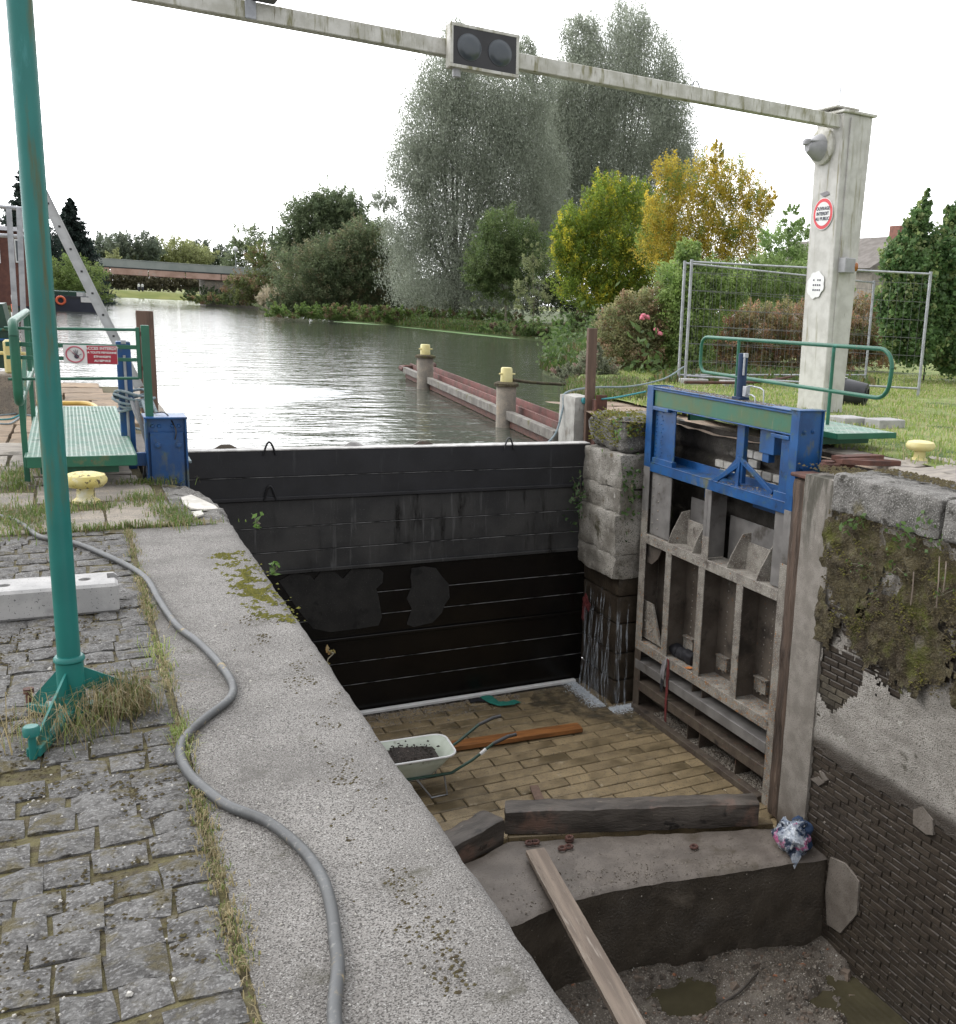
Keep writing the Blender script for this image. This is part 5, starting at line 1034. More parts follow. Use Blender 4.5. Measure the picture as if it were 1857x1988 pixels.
for i, (t_, s_) in enumerate((('ACCES INTERDIT', .031), ('A TOUTE PERSONNE', .022), ('ETRANGERE', .022), ('AU SERVICE', .022))):
    text_mesh(t_, s_, M['white'], (.235, sy-.003, 1.103-.033*i-.002), (1, 0, 0), (0, 0, 1), 'lettering', sg, bold=.0008)
# timber post, ladder
b = MB(); b.box(.715, .90, 13.5, 13.58, -3, 1.335, .006); tag(b.build('timber_post', M['brownwood'], smooth=False), 'upright brown timber post at the left end of the dam', 'post')
b = MB(); b.box(6.44, 6.58, 13.02, 13.09, -3, 1.37, .006); tag(b.build('timber_post', M['brownwood']), 'upright brown timber post by the white wall head on the right', 'post')
b = MB(); b.box(6.52, 6.55, 12.88, 13.0, -3, .36, .004); b.box(6.58, 6.76, 12.98, 13.01, -.15, .42, .004); tag(b.build('slot_channel', M['rust']), 'rusty steel channel and short board at the dam slot below the right post', 'steel channel')
ld = thing('ladder', 'grey aluminium ladder leaning against the sky beyond the left railing', 'ladder', tuple(at(262, 738, y=13)))
l0, l1 = at(270, 752, y=13), at(82, 372, y=13); vd = at(180, 560, y=13.4)-at(180, 560, y=13); vd = vd/np.linalg.norm(vd)*.36
for k_ in (0, 1):
    b = MB(); b.bar(l0+vd*k_, l1+vd*k_, .025, .098, up=(.9, 0, .5), ch=.004)
    d_ = (l1-l0)/np.linalg.norm(l1-l0); u_ = np.cross(d_, (0, 1, 0))
    for sg_ in (-1, 1): b.bar(l0+vd*k_+u_*sg_*.047+[0, -.016, 0], l1+vd*k_+u_*sg_*.047+[0, -.016, 0], .03, .010, up=(.9, 0, .5))
    b.build('stile', M['alu'], ld)
for i in range(9):
    c = l0+(l1-l0)*((i+.5)/9)+(0, 0, 0); b = MB(); b.bar(c-[0, .02, 0], c+vd, .026, .026); b.build('rung', M['black'] if False else M['alu'], ld)
    b = MB(); b.bar(c-[0, .022, 0], c-[0, .012, 0], .022, .022); b.build('rung_hole', M['black'], ld)
# far left clutter
gf = thing('scaffold_tubes', 'tall galvanised steel frame with crossbar behind the teal pole at the far left', 'frame', tuple(at(36, 700, y=15)))
for (u0, v0, u1, v1) in ((17, 405, 38, 740), (37, 405, 51, 740)):
    b = MB(); b.bar(at(u0, v0, y=15), at(u1, v1, y=15), .06, .06); b.build('upright', M['galv'], gf)
for (u0, v0, u1, v1) in ((-30, 398, 42, 405), (-30, 455, 70, 461)):
    b = MB(); b.tube([at(u0, v0, y=15), at(u1, v1, y=15)], .025, 8); b.build('crossbar', M['galv'], gf)
gc = thing('green_cabinet', 'dark green machinery cabinet with blue rails cut by the left picture edge', 'cabinet', (-1.35, 16, 0))
c0 = at(0, 700, y=16)
b = MB(); b.prism([at(-60, 590, y=16), at(4, 590, y=16), at(36, 715, y=16), at(-60, 715, y=16)], (0, 1.2, 0)); b.build('body', M['barrowframe'], gc)
for v_ in (640, 660, 688):
    b = MB(); b.tube([at(-60, v_-2, y=15.95), at(30, v_, y=15.95)], .018, 8); b.build('rail', M['teal'] if v_ != 660 else M['gblue'], gc)
yb = thing('mooring_post', 'squat yellow mooring post on a grey block behind the left railing', 'mooring post', tuple(at(25, 740, y=14.6)))
p = at(25, 692, y=14.6); b = MB(); b.box(p[0]-.09, p[0]+.09, 14.5, 14.7, p[2]-.20, p[2]+.20, .02); b.box(p[0]-.14, p[0]+.14, 14.58, 14.62, p[2]+.02, p[2]+.06, .01); b.build('post_head', M['yellow2'], yb)
b = MB(); b.box(p[0]-.25, p[0]+.2, 14.45, 14.9, -.05, p[2]-.20, .02); b.build('base_block', M['slab'], yb)
mk = thing('marker_pole', 'slim orange and white marker pole behind the steel frame', 'marker pole', tuple(at(30, 640, y=19)))
for (v0, v1, mm) in ((556, 572, 'orangering'), (572, 590, 'white'), (590, 606, 'orangering'), (606, 625, 'white')):
    b = MB(); b.tube([at(26, v0, y=19), at(27+(v1-556)*.03, v1, y=19)], .035, 8); b.build('band', M[mm], mk)
tub('pipe', [at(-20, 742, z=.1), at(30, 741, z=.1), at(90, 737, z=.1)], .03, 'greyplastic', 'grey pipe lying on the ground by the yellow mooring post', 'pipe', 8)
for i in range(4): tub('rope', [at(-10, 800+i*7, z=.02), at(20, 795+i*9, z=.02), at(45, 797+i*3, z=.02), at(66, 790+i*6, z=.02)], .010, 'rope' if i % 2 else 'bluerope', ['farthest thin turquoise rope', 'second farthest thin grey rope', 'second nearest thin turquoise rope', 'nearest thin grey rope'][i]+' strewn on the flags at the left edge', 'rope', 6, 'ropes on the flags')
# ------------------------------------------------------------------ gantry
gt = thing('signal_gantry', 'weathered white gantry with concrete pillar and long beam spanning the lock', 'gantry', (10.3, 12.4, ZR))
b = MB(); PB = [(10.09, 12.10), (10.47, 12.08), (10.47, 12.75), (10.09, 12.75)]; PT = [(10.04, 12.12), (10.60, 12.12), (10.60, 12.75), (10.04, 12.75)]
v = [(x, y, ZR-.1) for x, y in PB]+[(x, y, 4.66) for x, y in PT]; b.add(v, [(3, 2, 1, 0), (4, 5, 6, 7)]+[(i, (i+1) % 4, 4+(i+1) % 4, 4+i) for i in range(4)]); pl = b.build('pillar', M['pillar'], gt)
bv = pl.modifiers.new('bevel', 'BEVEL'); bv.width = .02; bv.segments = 2
b = MB(); b.box(10.16, 10.22, 12.085, 12.11, ZR, 4.6); b.build('pillar_rib', M['pillar'], gt)
b = MB(); b.box(10.0, 10.64, 12.07, 12.80, 4.66, 4.70, .008); b.box(9.96, 10.4, 12.2, 12.75, 4.74, 4.765, .004); b.box(10.1, 10.3, 12.3, 12.6, 4.70, 4.74); b.build('cap', M['gantry'], gt)
b = MB(); b.tube([(10.2, 12.45, 4.76), (10.2, 12.45, 5.15)], .008, 6); b.build('aerial', M['galv'], gt)
b = MB(); b.box(-3.6, 10.05, 12.2, 12.36, 4.46, 4.64, .008); b.build('beam', M['gantry'], gt)
b = MB(); b.box(-4.1, -3.55, 12.0, 12.7, -.05, 4.66, .02); b.build('pillar', M['pillar'], gt)
b = MB(); b.tube([(7.55+.06*math.cos(a), 12.28, 4.64+.09*math.sin(a)) for a in np.linspace(0, math.pi, 10)], .01, 6); b.build('lifting_eye', M['galv'], gt)
c = at(490, 30, y=12.18); b = MB(); b.box(c[0]-.07, c[0]+.04, 12.17, 12.2, 4.46, 4.75, .004); b.build('bracket', M['galv'], gt)
b = MB(); b.box(c[0]-.02, c[0]+.24, 11.95, 12.2, 4.64, 4.95, .02); b.build('camera_housing', M['black'], gt)
tl_ = thing('signal_light', 'unlit two-lens traffic light box hung on the gantry beam', 'traffic light', (4.45, 12.1, 4.33))
x0, x1, z0, z1, yf = 4.03, 4.88, 4.31, 4.79, 12.02
b = MB(); b.box(x0, x1, yf+.02, 12.2, z0, z1, .01); b.build('housing', M['gantry'], tl_)
b = MB(); b.box(x0, x1, yf, yf+.02, z1-.035, z1, .003); b.box(x0, x1, yf, yf+.02, z0, z0+.035, .003); b.box(x0, x0+.035, yf, yf+.02, z0+.036, z1-.036, .003); b.box(x1-.035, x1, yf, yf+.02, z0+.036, z1-.036, .003); b.build('frame', M['gantry'], tl_)
b = MB(); b.box(x0+.035, x1-.035, yf+.008, yf+.025, z0+.035, z1-.035); b.build('front_panel', M['black'], tl_)
for cx in (4.26, 4.64):
    b = MB(); b.lathe((cx, yf+.008, 4.55), [(.148, 0), (.148, .010), (.138, .012), (.125, .028), (.08, .045), (.02, .052)], 28, (0, -1, 0)); b.build('lens', M['lens'], tl_, smooth=True)
b = MB(); b.tube([(4.14, 12.12, 4.31), (4.14, 12.12, 4.22)], .05, 12); b.build('cable_gland', M['greyplastic'], tl_)
# lamps and signs on the pillar
lx = 10.045
sc_ = at(1600, 284, x=lx); hl_ = thing('pillar_lamp', 'grey half-shaded round lamp high on the white pillar below the beam', 'lamp', tuple(sc_))
b = MB(); b.lathe(sc_, [(.27, 0), (.27, .05), (.22, .09)], 24, (-1, 0, 0)); b.build('base_ring', M['gantry'], hl_, smooth=True)
b = MB(); b.lathe(sc_+[-.05, 0, -.03], [(.21, 0), (.18, .10), (.10, .22), (.06, .27)], 20, (-1, 0, -.1)); b.lathe(sc_+[-.30, .02, .03], [(.02, -.06), (.07, -.04), (.075, 0), (.05, .04), (.02, .05)], 12); b.build('shade', M['greyplastic'], hl_, smooth=True)
b = MB(); b.prism([sc_+[-.05, -.22, .03], sc_+[-.05, .22, .03], sc_+[-.30, .07, .03], sc_+[-.30, -.07, .03]], (0, 0, .02)); b.build('shade_lip', M['greyplastic'], hl_)
s1 = at(1600, 415, x=10.055); rs = thing('round_sign', 'round red-rimmed notice reading OUVRAGE INTERDIT AU PUBLIC on the pillar', 'sign', tuple(s1))
s1 = np.array([10.045, s1[1], s1[2]])
b = MB(); b.lathe(s1, [(.235, 0), (.235, .004)], 36, (-1, 0, 0)); b.build('rim', M['white'], rs)
b = MB(); b.lathe(s1+[-.004, 0, 0], [(.225, 0), (.225, .003)], 36, (-1, 0, 0)); b.build('red_ring', M['signred'], rs)
b = MB(); b.lathe(s1+[-.007, 0, 0], [(.175, 0), (.175, .003)], 36, (-1, 0, 0)); b.build('white_disc', M['white'], rs)
for i, t_ in enumerate(('OUVRAGE', 'INTERDIT', 'AU PUBLIC')): text_mesh(t_, .068, M['ink'], s1+[-.013, 0, .075-.075*i], (0, -1, 0), (0, 0, 1), 'lettering', rs, bold=.002)
s2 = at(1586, 553, x=10.07); s2 = np.array([10.052, s2[1], s2[2]]); os_ = thing('worn_sticker', 'worn white round sticker with illegible print, lower on the pillar', 'sticker', tuple(s2))
b = MB(); b.add([s2+np.array([-.004, r*math.cos(a)*.20, r*math.sin(a)*.21]) for a in np.linspace(0, 2*math.pi, 28)[:-1] for r in [1+.12*math.sin(5*a+1)*math.sin(3*a)]], [tuple(range(27))]); b.build('paper', M['white'], os_)
for i in range(3):
    for j in range(5):
        if random.random() < .8: b = MB(); y_ = s2[1]+.11-.05*j; b.box(s2[0]-.008, s2[0]-.005, y_-.03, y_, s2[2]+.06-.075*i, s2[2]+.085-.075*i); b.build('print_remnant', M['ink'], os_)
b = MB(); b.prism([(10.045-.003, s1[1]+.12, s1[2]+.30), (10.042, s1[1]-.06, s1[2]+.33), (10.042, s1[1]-.12, s1[2]+.28), (10.042, s1[1]+.02, s1[2]+.25)], (-.002, 0, 0)); tag(b.build('tape_scrap', M['greycloth']), 'scrap of grey tape stuck above the round sign', 'tape')
s3 = at(1645, 517, y=12.06); fl_ = thing('side_lamp', 'small square lamp with amber lens on the right of the pillar', 'lamp', tuple(s3))
b = MB(); b.box(s3[0]-.14, s3[0]+.06, 11.93, 12.10, s3[2]-.10, s3[2]+.12, .01); b.build('housing', M['greyplastic'], fl_)
b = MB(); b.lathe((s3[0]+.06, 12.0, s3[2]), [(.08, 0), (.07, .06), (.03, .08)], 12, (1, -.2, 0)); b.build('amber_lens', M['amber'], fl_, smooth=True)
# ------------------------------------------------------------------ right: site fence, bucket, ropes, fender
def panel(name, A_, B_, h, lab):
    o = thing(name, lab, 'fence panel', (A_[0], A_[1], ZR), 'mesh fence panels')
    A_ = np.array([*A_, 0.]); B_ = np.array([*B_, 0.]); zt, z0 = ZR+h, ZR+.18
    for P in (A_, B_):
        b = MB(); b.tube([P+[0, 0, ZR-.02], P+[0, 0, zt+.05]], .032, 10); b.build('upright', M['galv'], o, smooth=True)
    for z_ in (zt, z0):
        b = MB(); b.tube([A_+[0, 0, z_], B_+[0, 0, z_]], .022, 8); b.build('crossbar', M['galv'], o, smooth=True)
    L_ = np.linalg.norm(B_-A_); b = MB(); n_ = int(L_/.155)
    for i in range(1, n_): P = A_+(B_-A_)*i/n_; b.tube([P+[0, 0, z0], P+[0, 0, zt]], .003, 4, cap=False)
    for z_ in np.arange(z0+.3, zt-.1, .36): b.tube([A_+[0, 0, z_], B_+[0, 0, z_]], .004, 4, cap=False)
    tag(b.build('mesh_wires', M['wire'], o), kind='stuff')
panel('site_fence', (11.05, 17.75), (15.09, 15.10), 2.48, 'nearer wire mesh fence panel running right behind the white pillar')
panel('site_fence', (10.98, 17.9), (17.3, 19.2), 2.45, 'farther wire mesh fence panel turning away behind the first')
for x, y in ((11.1, 17.5), (11.9, 17.2)):
    b = MB(); b.box(x-.3, x+.3, y-.12, y+.12, ZR, ZR+.14, .015); tag(b.build('concrete_block', M['newconc']), 'concrete foot under the left end of the fence' if x < 11.5 else 'second concrete block lying right of the fence foot', 'concrete block')
bk = thing('bucket', 'black plastic bucket lying on its side in the grass beside the pillar', 'bucket', (11.8, 13.4, ZR))
bc_ = np.array([11.62, 13.75, ZR+.26]); axb = np.array([.42, -.62, -.06])
b = MB(); b.lathe(bc_, [(.25, -.02), (.262, 0), (.262, .04), (.245, .05), (.225, .35), (.20, .62), (.19, .64)], 24, axb); b.build('bucket_body', M['plastic_black'], bk, smooth=True)
b = MB(); b.lathe(bc_, [(.13, .645), (.13, .66), (.11, .662), (.11, .645)], 20, axb); b.build('base_ring', M['plastic_black'], bk, smooth=True)
b = MB(); b.box(11.66, 11.76, 13.50, 13.60, ZR+.475, ZR+.49); b.build('bucket_label', M['white'], bk)
p = at(1660, 812, z=ZR+.1); b = MB(); b.box(p[0]-.35, p[0]+.12, p[1]-.15, p[1]+.25, ZR, ZR+.12, .01); b.box(p[0]-.02, p[0]+.40, p[1]-.45, p[1]-.10, ZR, ZR+.14, .01)
q1 = MB(); q1.box(p[0]-.30, p[0]+.14, p[1]-.15, p[1]+.25, ZR, ZR+.12, .01); tag(q1.build('paving_block', M['newconc']), 'grey concrete paving block lying at the pillar foot', 'paving block')
q1 = MB(); q1.box(p[0]+.02, p[0]+.50, p[1]-.50, p[1]-.18, ZR, ZR+.13, .01); tag(q1.build('paving_block', M['newconc']), 'nearer grey paving block beside the green walkway', 'paving block')
tub('rope', [at(1328, 712, y=17.5), at(1290, 735, y=16.4), at(1225, 750, y=15.2), at(1155, 752, y=14.2), at(1100, 762, y=13.6), at(1094, 790, y=13.5), at(1080, 840, y=13.4), at(1055, 868, y=13.2)], .016, 'rope', 'blue grey rope from the fence over the white wall head to the fender', 'rope', 8)
tub('rope', [at(1255, 760, y=12.2), at(1200, 771, y=12.6), at(1152, 777, y=13.2), at(1138, 782, y=13.2), at(1130, 800, y=13.3), at(1112, 813, y=13.4)], .013, 'bluerope', 'turquoise rope tied round the right timber post', 'rope', 8)
kn = at(1138, 778, y=13.1); b = rough(kn[0]-.06, kn[0]+.06, kn[1]-.05, kn[1]+.05, kn[2]-.05, kn[2]+.05, .02, .04, .02, 20, 8); tag(b.build('rope_knot', M['bluerope'], smooth=True), 'turquoise rope knot on the right timber post', 'knot')
tub('pipe', [at(1330, 742, z=.35), at(1460, 742, z=.35), at(1540, 731, z=.42)], .03, 'rust', 'long rusty pipe in the grass behind the gate handrail', 'pipe', 8)
# fender boom and mooring piles
fd = thing('guide_boom', 'rusty steel guide boom with mossy timber face angled across the water', 'guide boom', (7, 20, -.5))
zt_ = -.20
A0, A1 = at(1082, 838, z=zt_), at(787, 713, z=zt_); B0, B1 = at(1087, 816, z=zt_), at(807, 705.5, z=zt_)
C0, C1 = .5*(A0+B0), .5*(A1+B1)
b = MB(); b.bar(A0+[0, 0, -.07], A1+[0, 0, -.07], .12, .16, ch=.01); b.build('timber_face', M['boomwood'], fd)
b = MB(); b.bar(A0+[.07, .03, -.22], A1+[.07, .03, -.22], .10, .14); b.build('lower_channel', M['rust'], fd)
b = MB(); b.bar(C0+[0, 0, -.02], C1+[0, 0, -.02], .03, .16); b.build('inner_plate', M['boomrust'], fd)
b = MB(); b.bar(B0+[.05, 0, -.04], B1+[.05, 0, -.04], .03, .26); b.build('back_plate', M['boomrust'], fd)
b = MB(); b.add([A0+[0, 0, -.12], B0+[0, 0, -.16], B1+[0, 0, -.16], A1+[0, 0, -.12]], [(0, 1, 2, 3)]); b.build('trough', M['rust'], fd)
b = MB(); b.tube([A1+[0, 0, -.05], A1+[.02, .45, -.05], A1+[.5, .6, -.05], B1+[.6, .1, -.05]], .09, 8); b.build('end_nose', M['rust'], fd)
def pile(u, v, Y, r, zc, zp, lab):
    c = at(u, v, y=Y); o = thing('mooring_pile', lab, 'mooring pile', (c[0], Y, -1.5), 'yellow-topped mooring piles')
    b = MB(); b.lathe((c[0], Y, -3), [(r, 0), (r, 3+zc-.02), (r*.96, 3+zc)], 20); b.build('pile', M['slab'], o, smooth=True)
    b = MB(); b.lathe((c[0], Y, zc), [(r*1.25, -.05), (r*1.25, .0), (r*.9, .03)], 16); b.build('collar', M['mossearth'], o)
    b = MB(); b.lathe((c[0], Y, zc), [(r*.60, .0), (r*.62, .02), (r*.58, zp-zc-.02), (r*.5, zp-zc)], 18); b.build('bollard_head', M['yellow2'], o, smooth=True)
    b = MB(); b.tube([(c[0]-r*.85, Y-.03, zc+.6*(zp-zc)), (c[0]+r*.85, Y-.03, zc+.6*(zp-zc))], r*.09, 8); b.build('cross_pin', M['yellow2'], o)
pile(826, 720, 24.5, .20, .32, .60, 'farther yellow-headed concrete mooring pile at the boom end')
pile(983, 780, 16.7, .175, .28, .56, 'nearer yellow-headed concrete mooring pile with mossy collar')
tub('rope', [at(996, 737, y=16.7), at(1040, 743, y=17.5), at(1110, 747, y=18.5)], .03, 'mossearth', 'mossy old rope running from the nearer pile to the bank', 'rope', 7)
# ------------------------------------------------------------------ vegetation
def blobs_leaves(Y, blobs, dens, lsz, asp, cols, droop=0, spread=.16, shell=.5, clump=60, rise=.5):
    P = []; T = []
    for q in blobs:
        u, v, ru, rv = q[:4]; ru *= 1.1; rv *= 1.08
        c = at(u, v, y=Y+(q[4] if len(q) > 4 else 0)); s_ = depth(c)/F_; R_ = np.array([ru*s_, .85*max(min(ru, rv), .5*ru)*s_, rv*s_])
        n_ = int(math.pi*ru*rv*dens*2.1); nc = max(8, n_//clump)
        d = rng.normal(size=(nc, 3)); d /= np.linalg.norm(d, axis=1)[:, None]; rad = (shell+(1-shell)*rng.random(nc)**.6)[:, None]*(1+.15*(rng.random((nc, 1)) < .2))
        cc = c+d*rad*R_; tw = d+np.array([0, 0, rise]); tw /= np.linalg.norm(tw, axis=1)[:, None]; tl = (R_.min()*rng.uniform(.35, .85, nc))[:, None]
        k = rng.integers(0, nc, n_); t = rng.uniform(-.55, .6, (n_, 1)); off = rng.normal(size=(n_, 3))*R_.min()*spread*.62*(1.05-t)
        if droop: off[:, 2] -= np.abs(rng.normal(size=n_))*R_.min()*droop
        P.append(cc[k]+tw[k]*t*tl[k]+off)
        ca, cb = np.array(cols[0]), np.array(cols[1]); f = rng.random(nc)[:, None]**1.2; base = ca*(1-f)+cb*f
        if len(cols) > 2: m_ = (rng.random(nc) < .22)[:, None]; base = np.where(m_, np.array(cols[2]), base)
        T.append(base[k]*(.75+.5*rng.random((n_, 1)))*(.85+.3*rng.random((nc, 1)))[k])
    return np.concatenate(P), np.concatenate(T)
def plant(name, label, cat, Y, base, blobs, cols_, dens=.34, leaf=4.2, asp=.5, droop=0, group=None, bark='bark', trunk=1.0, limbs=True, spread=.16, shell=.5, gz=.1, upleaf=None, nl=26, clump=60, rise=.5):
    b0 = at(base[0], base[1], y=Y); b0 = np.array([b0[0], Y, gz]); o = thing(name, label, cat, b0, group)
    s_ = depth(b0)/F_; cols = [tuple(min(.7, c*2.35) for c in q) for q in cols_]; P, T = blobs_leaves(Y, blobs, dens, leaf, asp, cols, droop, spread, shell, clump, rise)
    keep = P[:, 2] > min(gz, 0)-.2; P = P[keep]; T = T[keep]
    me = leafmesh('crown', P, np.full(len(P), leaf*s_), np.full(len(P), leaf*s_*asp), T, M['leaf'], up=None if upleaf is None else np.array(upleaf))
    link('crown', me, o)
    if limbs:
        tb = MB(); cs_ = [at(q[0], q[1], y=Y+(q[4] if len(q) > 4 else 0)) for q in blobs]; lowz = min(c[2] for c in cs_)
        fork = b0+np.array([0, 0, max(.5, (lowz-gz)*.7)]); r0 = 2.6*s_*trunk
        tb.tube([b0-[0, 0, .3], .5*(b0+fork)+[.1*r0, 0, 0], fork], [r0*1.25, r0, r0*.85], 8); tk = tb.build('trunk', M[bark], o, smooth=True)
        lb = MB()
        for c in cs_:
            mid = .5*(fork+c)+np.array([0, 0, .15*np.linalg.norm(c-fork)]); lb.tube([fork, mid, c], [r0*.42, r0*.25, r0*.07], 6)
        for i in range(nl):
            e = P[rng.integers(len(P))]; c = cs_[int(np.argmin([np.linalg.norm(e-q) for q in cs_]))]
            st0 = fork+(c-fork)*rng.uniform(.0, .8); m1 = .5*(st0+e); m1[2] += .12*np.linalg.norm(e-st0)*(-1 if e[2] < st0[2] else .3)
            lb.tube([st0, m1, e], [r0*.16, r0*.09, r0*.03], 5)
        lb.build('limbs', M[bark], o, smooth=True)
    return o
WG = [(.145, .16, .125), (.215, .23, .19)]
plant('white_willow', 'left tall grey green willow of the pair behind the far right bank', 'willow', 90, (885, 606),
      [(893, 80, 32, 42), (1022, 112, 22, 44), (868, 150, 55, 60), (945, 170, 85, 80), (835, 240, 58, 75), (930, 255, 95, 85), (800, 320, 48, 60), (880, 345, 85, 75), (985, 330, 75, 90), (800, 440, 50, 55), (880, 440, 70, 60), (835, 525, 80, 65), (925, 535, 55, 70), (990, 430, 60, 60), (745, 385, 25, 18), (1010, 235, 55, 80), (1048, 330, 50, 75), (985, 520, 60, 60), (1055, 430, 50, 60), (1045, 170, 30, 60)],
      WG, dens=.66, leaf=3.8, asp=.36, droop=.25, trunk=2.6, nl=70, spread=.2, shell=.35, upleaf=(.1, 0, -.8), clump=45)
plant('white_willow', 'right taller grey green willow rising behind the gantry beam', 'willow', 97, (1196, 604),
      [(1225, 45, 42, 45), (1130, 75, 36, 52), (1180, 130, 75, 70), (1262, 130, 62, 75), (1300, 190, 42, 70), (1140, 190, 70, 80), (1235, 235, 95, 80), (1120, 285, 70, 75), (1305, 290, 55, 65), (1200, 335, 95, 70), (1090, 380, 60, 65), (1330, 335, 34, 45), (1060, 470, 45, 60), (1088, 200, 45, 70), (1075, 290, 55, 75), (1140, 440, 80, 70), (1260, 440, 80, 60)],
      WG, dens=.66, leaf=3.8, asp=.36, droop=.25, trunk=2.8, nl=80, spread=.2, shell=.35, upleaf=(.1, 0, -.8), clump=45)
plant('alder_tree', 'small dark green tree with slim pale trunk on the bank before the willows', 'tree', 76, (982, 612), [(985, 455, 52, 42), (955, 505, 45, 45), (1015, 500, 48, 48), (975, 550, 50, 30), (935, 545, 28, 30)], [(.055, .085, .03), (.09, .115, .045)], dens=.6, leaf=4, bark='palebark', trunk=.8)
plant('sapling', 'thin bare-stemmed sapling right of the small dark tree', 'sapling', 68, (1036, 610), [(1035, 480, 12, 50), (1020, 540, 25, 40), (1050, 540, 25, 45), (1035, 585, 35, 22)], [(.11, .13, .06), (.15, .16, .08)], dens=.12, leaf=3.6, bark='palebark', trunk=.45, nl=40)
plant('dark_thicket', 'dark thicket filling the gap under the willows', 'thicket', 93, (930, 600), [(900, 570, 90, 28, 3), (1010, 575, 70, 28, 3), (1100, 575, 60, 30, 3), (960, 510, 60, 50, 4), (1075, 530, 50, 45, 4)], [(.03, .04, .018), (.05, .06, .03)], dens=.5, leaf=4, limbs=False)
plant('far_treeline', 'low haze-tinted treeline closing the meadow gap behind the willows', 'trees', 190, (1100, 590), [(u, 566+(u-900)*.035, 45, 24) for u in range(520, 1400, 45)], [(.075, .095, .06), (.10, .12, .075)], dens=.45, leaf=3.6, limbs=False)  # haze is put into the dull leaf colours
plant('hornbeam', 'broad dense green tree tinged yellow left of the yellow tree', 'hornbeam', 56, (1180, 622), [(1185, 385, 50, 40), (1240, 395, 34, 40), (1130, 435, 50, 40), (1275, 440, 28, 40), (1100, 470, 28, 34), (1205, 460, 72, 55), (1118, 500, 45, 40), (1180, 520, 80, 45), (1240, 520, 50, 50), (1140, 560, 65, 38), (1215, 570, 60, 35)],
      [(.075, .115, .018), (.15, .19, .03), (.28, .26, .03)], dens=.42, leaf=4.6, trunk=1.6, spread=.15, shell=.3, rise=1.0, clump=42)
plant('yellow_tree', 'autumn yellow tree standing between the green hornbeam and the white pillar', 'yellow tree', 46, (1370, 640), [(1395, 300, 14, 36), (1310, 350, 38, 42), (1375, 350, 42, 50), (1430, 360, 40, 45), (1285, 420, 40, 45), (1345, 430, 55, 50), (1420, 430, 60, 50), (1475, 400, 30, 45), (1500, 380, 10, 22), (1280, 480, 45, 40), (1350, 510, 70, 45), (1440, 490, 55, 45)],
      [(.31, .225, .03), (.22, .19, .035), (.11, .15, .035)], dens=.36, leaf=4.2, trunk=1.0, nl=70, spread=.17, shell=.25, rise=1.6, clump=45)
plant('ash_sapling', 'pale green feathery saplings between the yellow tree and the pillar', 'sapling', 30, (1530, 640), [(1535, 420, 14, 30), (1515, 470, 40, 30), (1550, 470, 25, 40), (1530, 530, 60, 45), (1480, 560, 60, 40)], [(.12, .18, .06), (.18, .23, .10)], dens=.32, leaf=5, trunk=.5, nl=30)
plant('riverside_tree', 'tall dark green tree left of the willows with thin top shoots', 'tree', 112, (615, 600), [(650, 400, 46, 36), (605, 415, 40, 38), (700, 455, 40, 50), (590, 500, 55, 45), (660, 520, 70, 50), (585, 440, 35, 35), (660, 410, 38, 38), (625, 460, 55, 45), (680, 450, 35, 50), (560, 480, 30, 38)], [(.075, .10, .055), (.115, .14, .075)], dens=.6, leaf=4, trunk=1.2, nl=50, shell=.3)
plant('riverside_bush', 'mixed green bushes along the water below the tall dark tree', 'bush', 104, (640, 612), [(590, 592, 45, 26), (640, 500, 45, 40), (700, 480, 40, 45), (745, 485, 38, 50), (550, 590, 40, 18), (590, 540, 55, 50), (660, 540, 60, 50), (715, 520, 55, 55), (760, 540, 45, 55), (640, 585, 60, 28), (700, 590, 60, 28), (760, 590, 50, 30), (810, 600, 40, 22)], [(.07, .095, .05), (.12, .14, .075), (.13, .12, .07)], dens=.7, leaf=3.8, limbs=False)
plant('riverside_tree', 'rounded pale green tree by the lamps at the right end of the bridge', 'tree', 175, (480, 560), [(478, 465, 32, 26), (455, 490, 24, 26), (500, 490, 26, 24), (480, 515, 45, 25)], [(.09, .115, .06), (.13, .15, .085)], dens=.5, leaf=3.6, nl=14, shell=.3)
plant('bridge_bush', 'green and brown bushes hiding the right abutment of the bridge', 'bush', 158, (460, 590), [(410, 580, 36, 10), (470, 562, 36, 22), (505, 560, 45, 32), (535, 535, 30, 35), (560, 565, 30, 28), (430, 585, 60, 10), (510, 500, 25, 30), (545, 500, 22, 40)], [(.06, .085, .03), (.11, .12, .045), (.13, .09, .05)], dens=.6, leaf=3.6, limbs=False)
plant('reed_clump', 'pale feathery reed clump at the water beyond the lily pads', 'reeds', 150, (540, 596), [(535, 575, 30, 18), (515, 582, 18, 12), (560, 568, 22, 14)], [(.30, .26, .20), (.22, .20, .14)], dens=.6, leaf=4.5, asp=.15, limbs=False, upleaf=(.2, 0, 1))
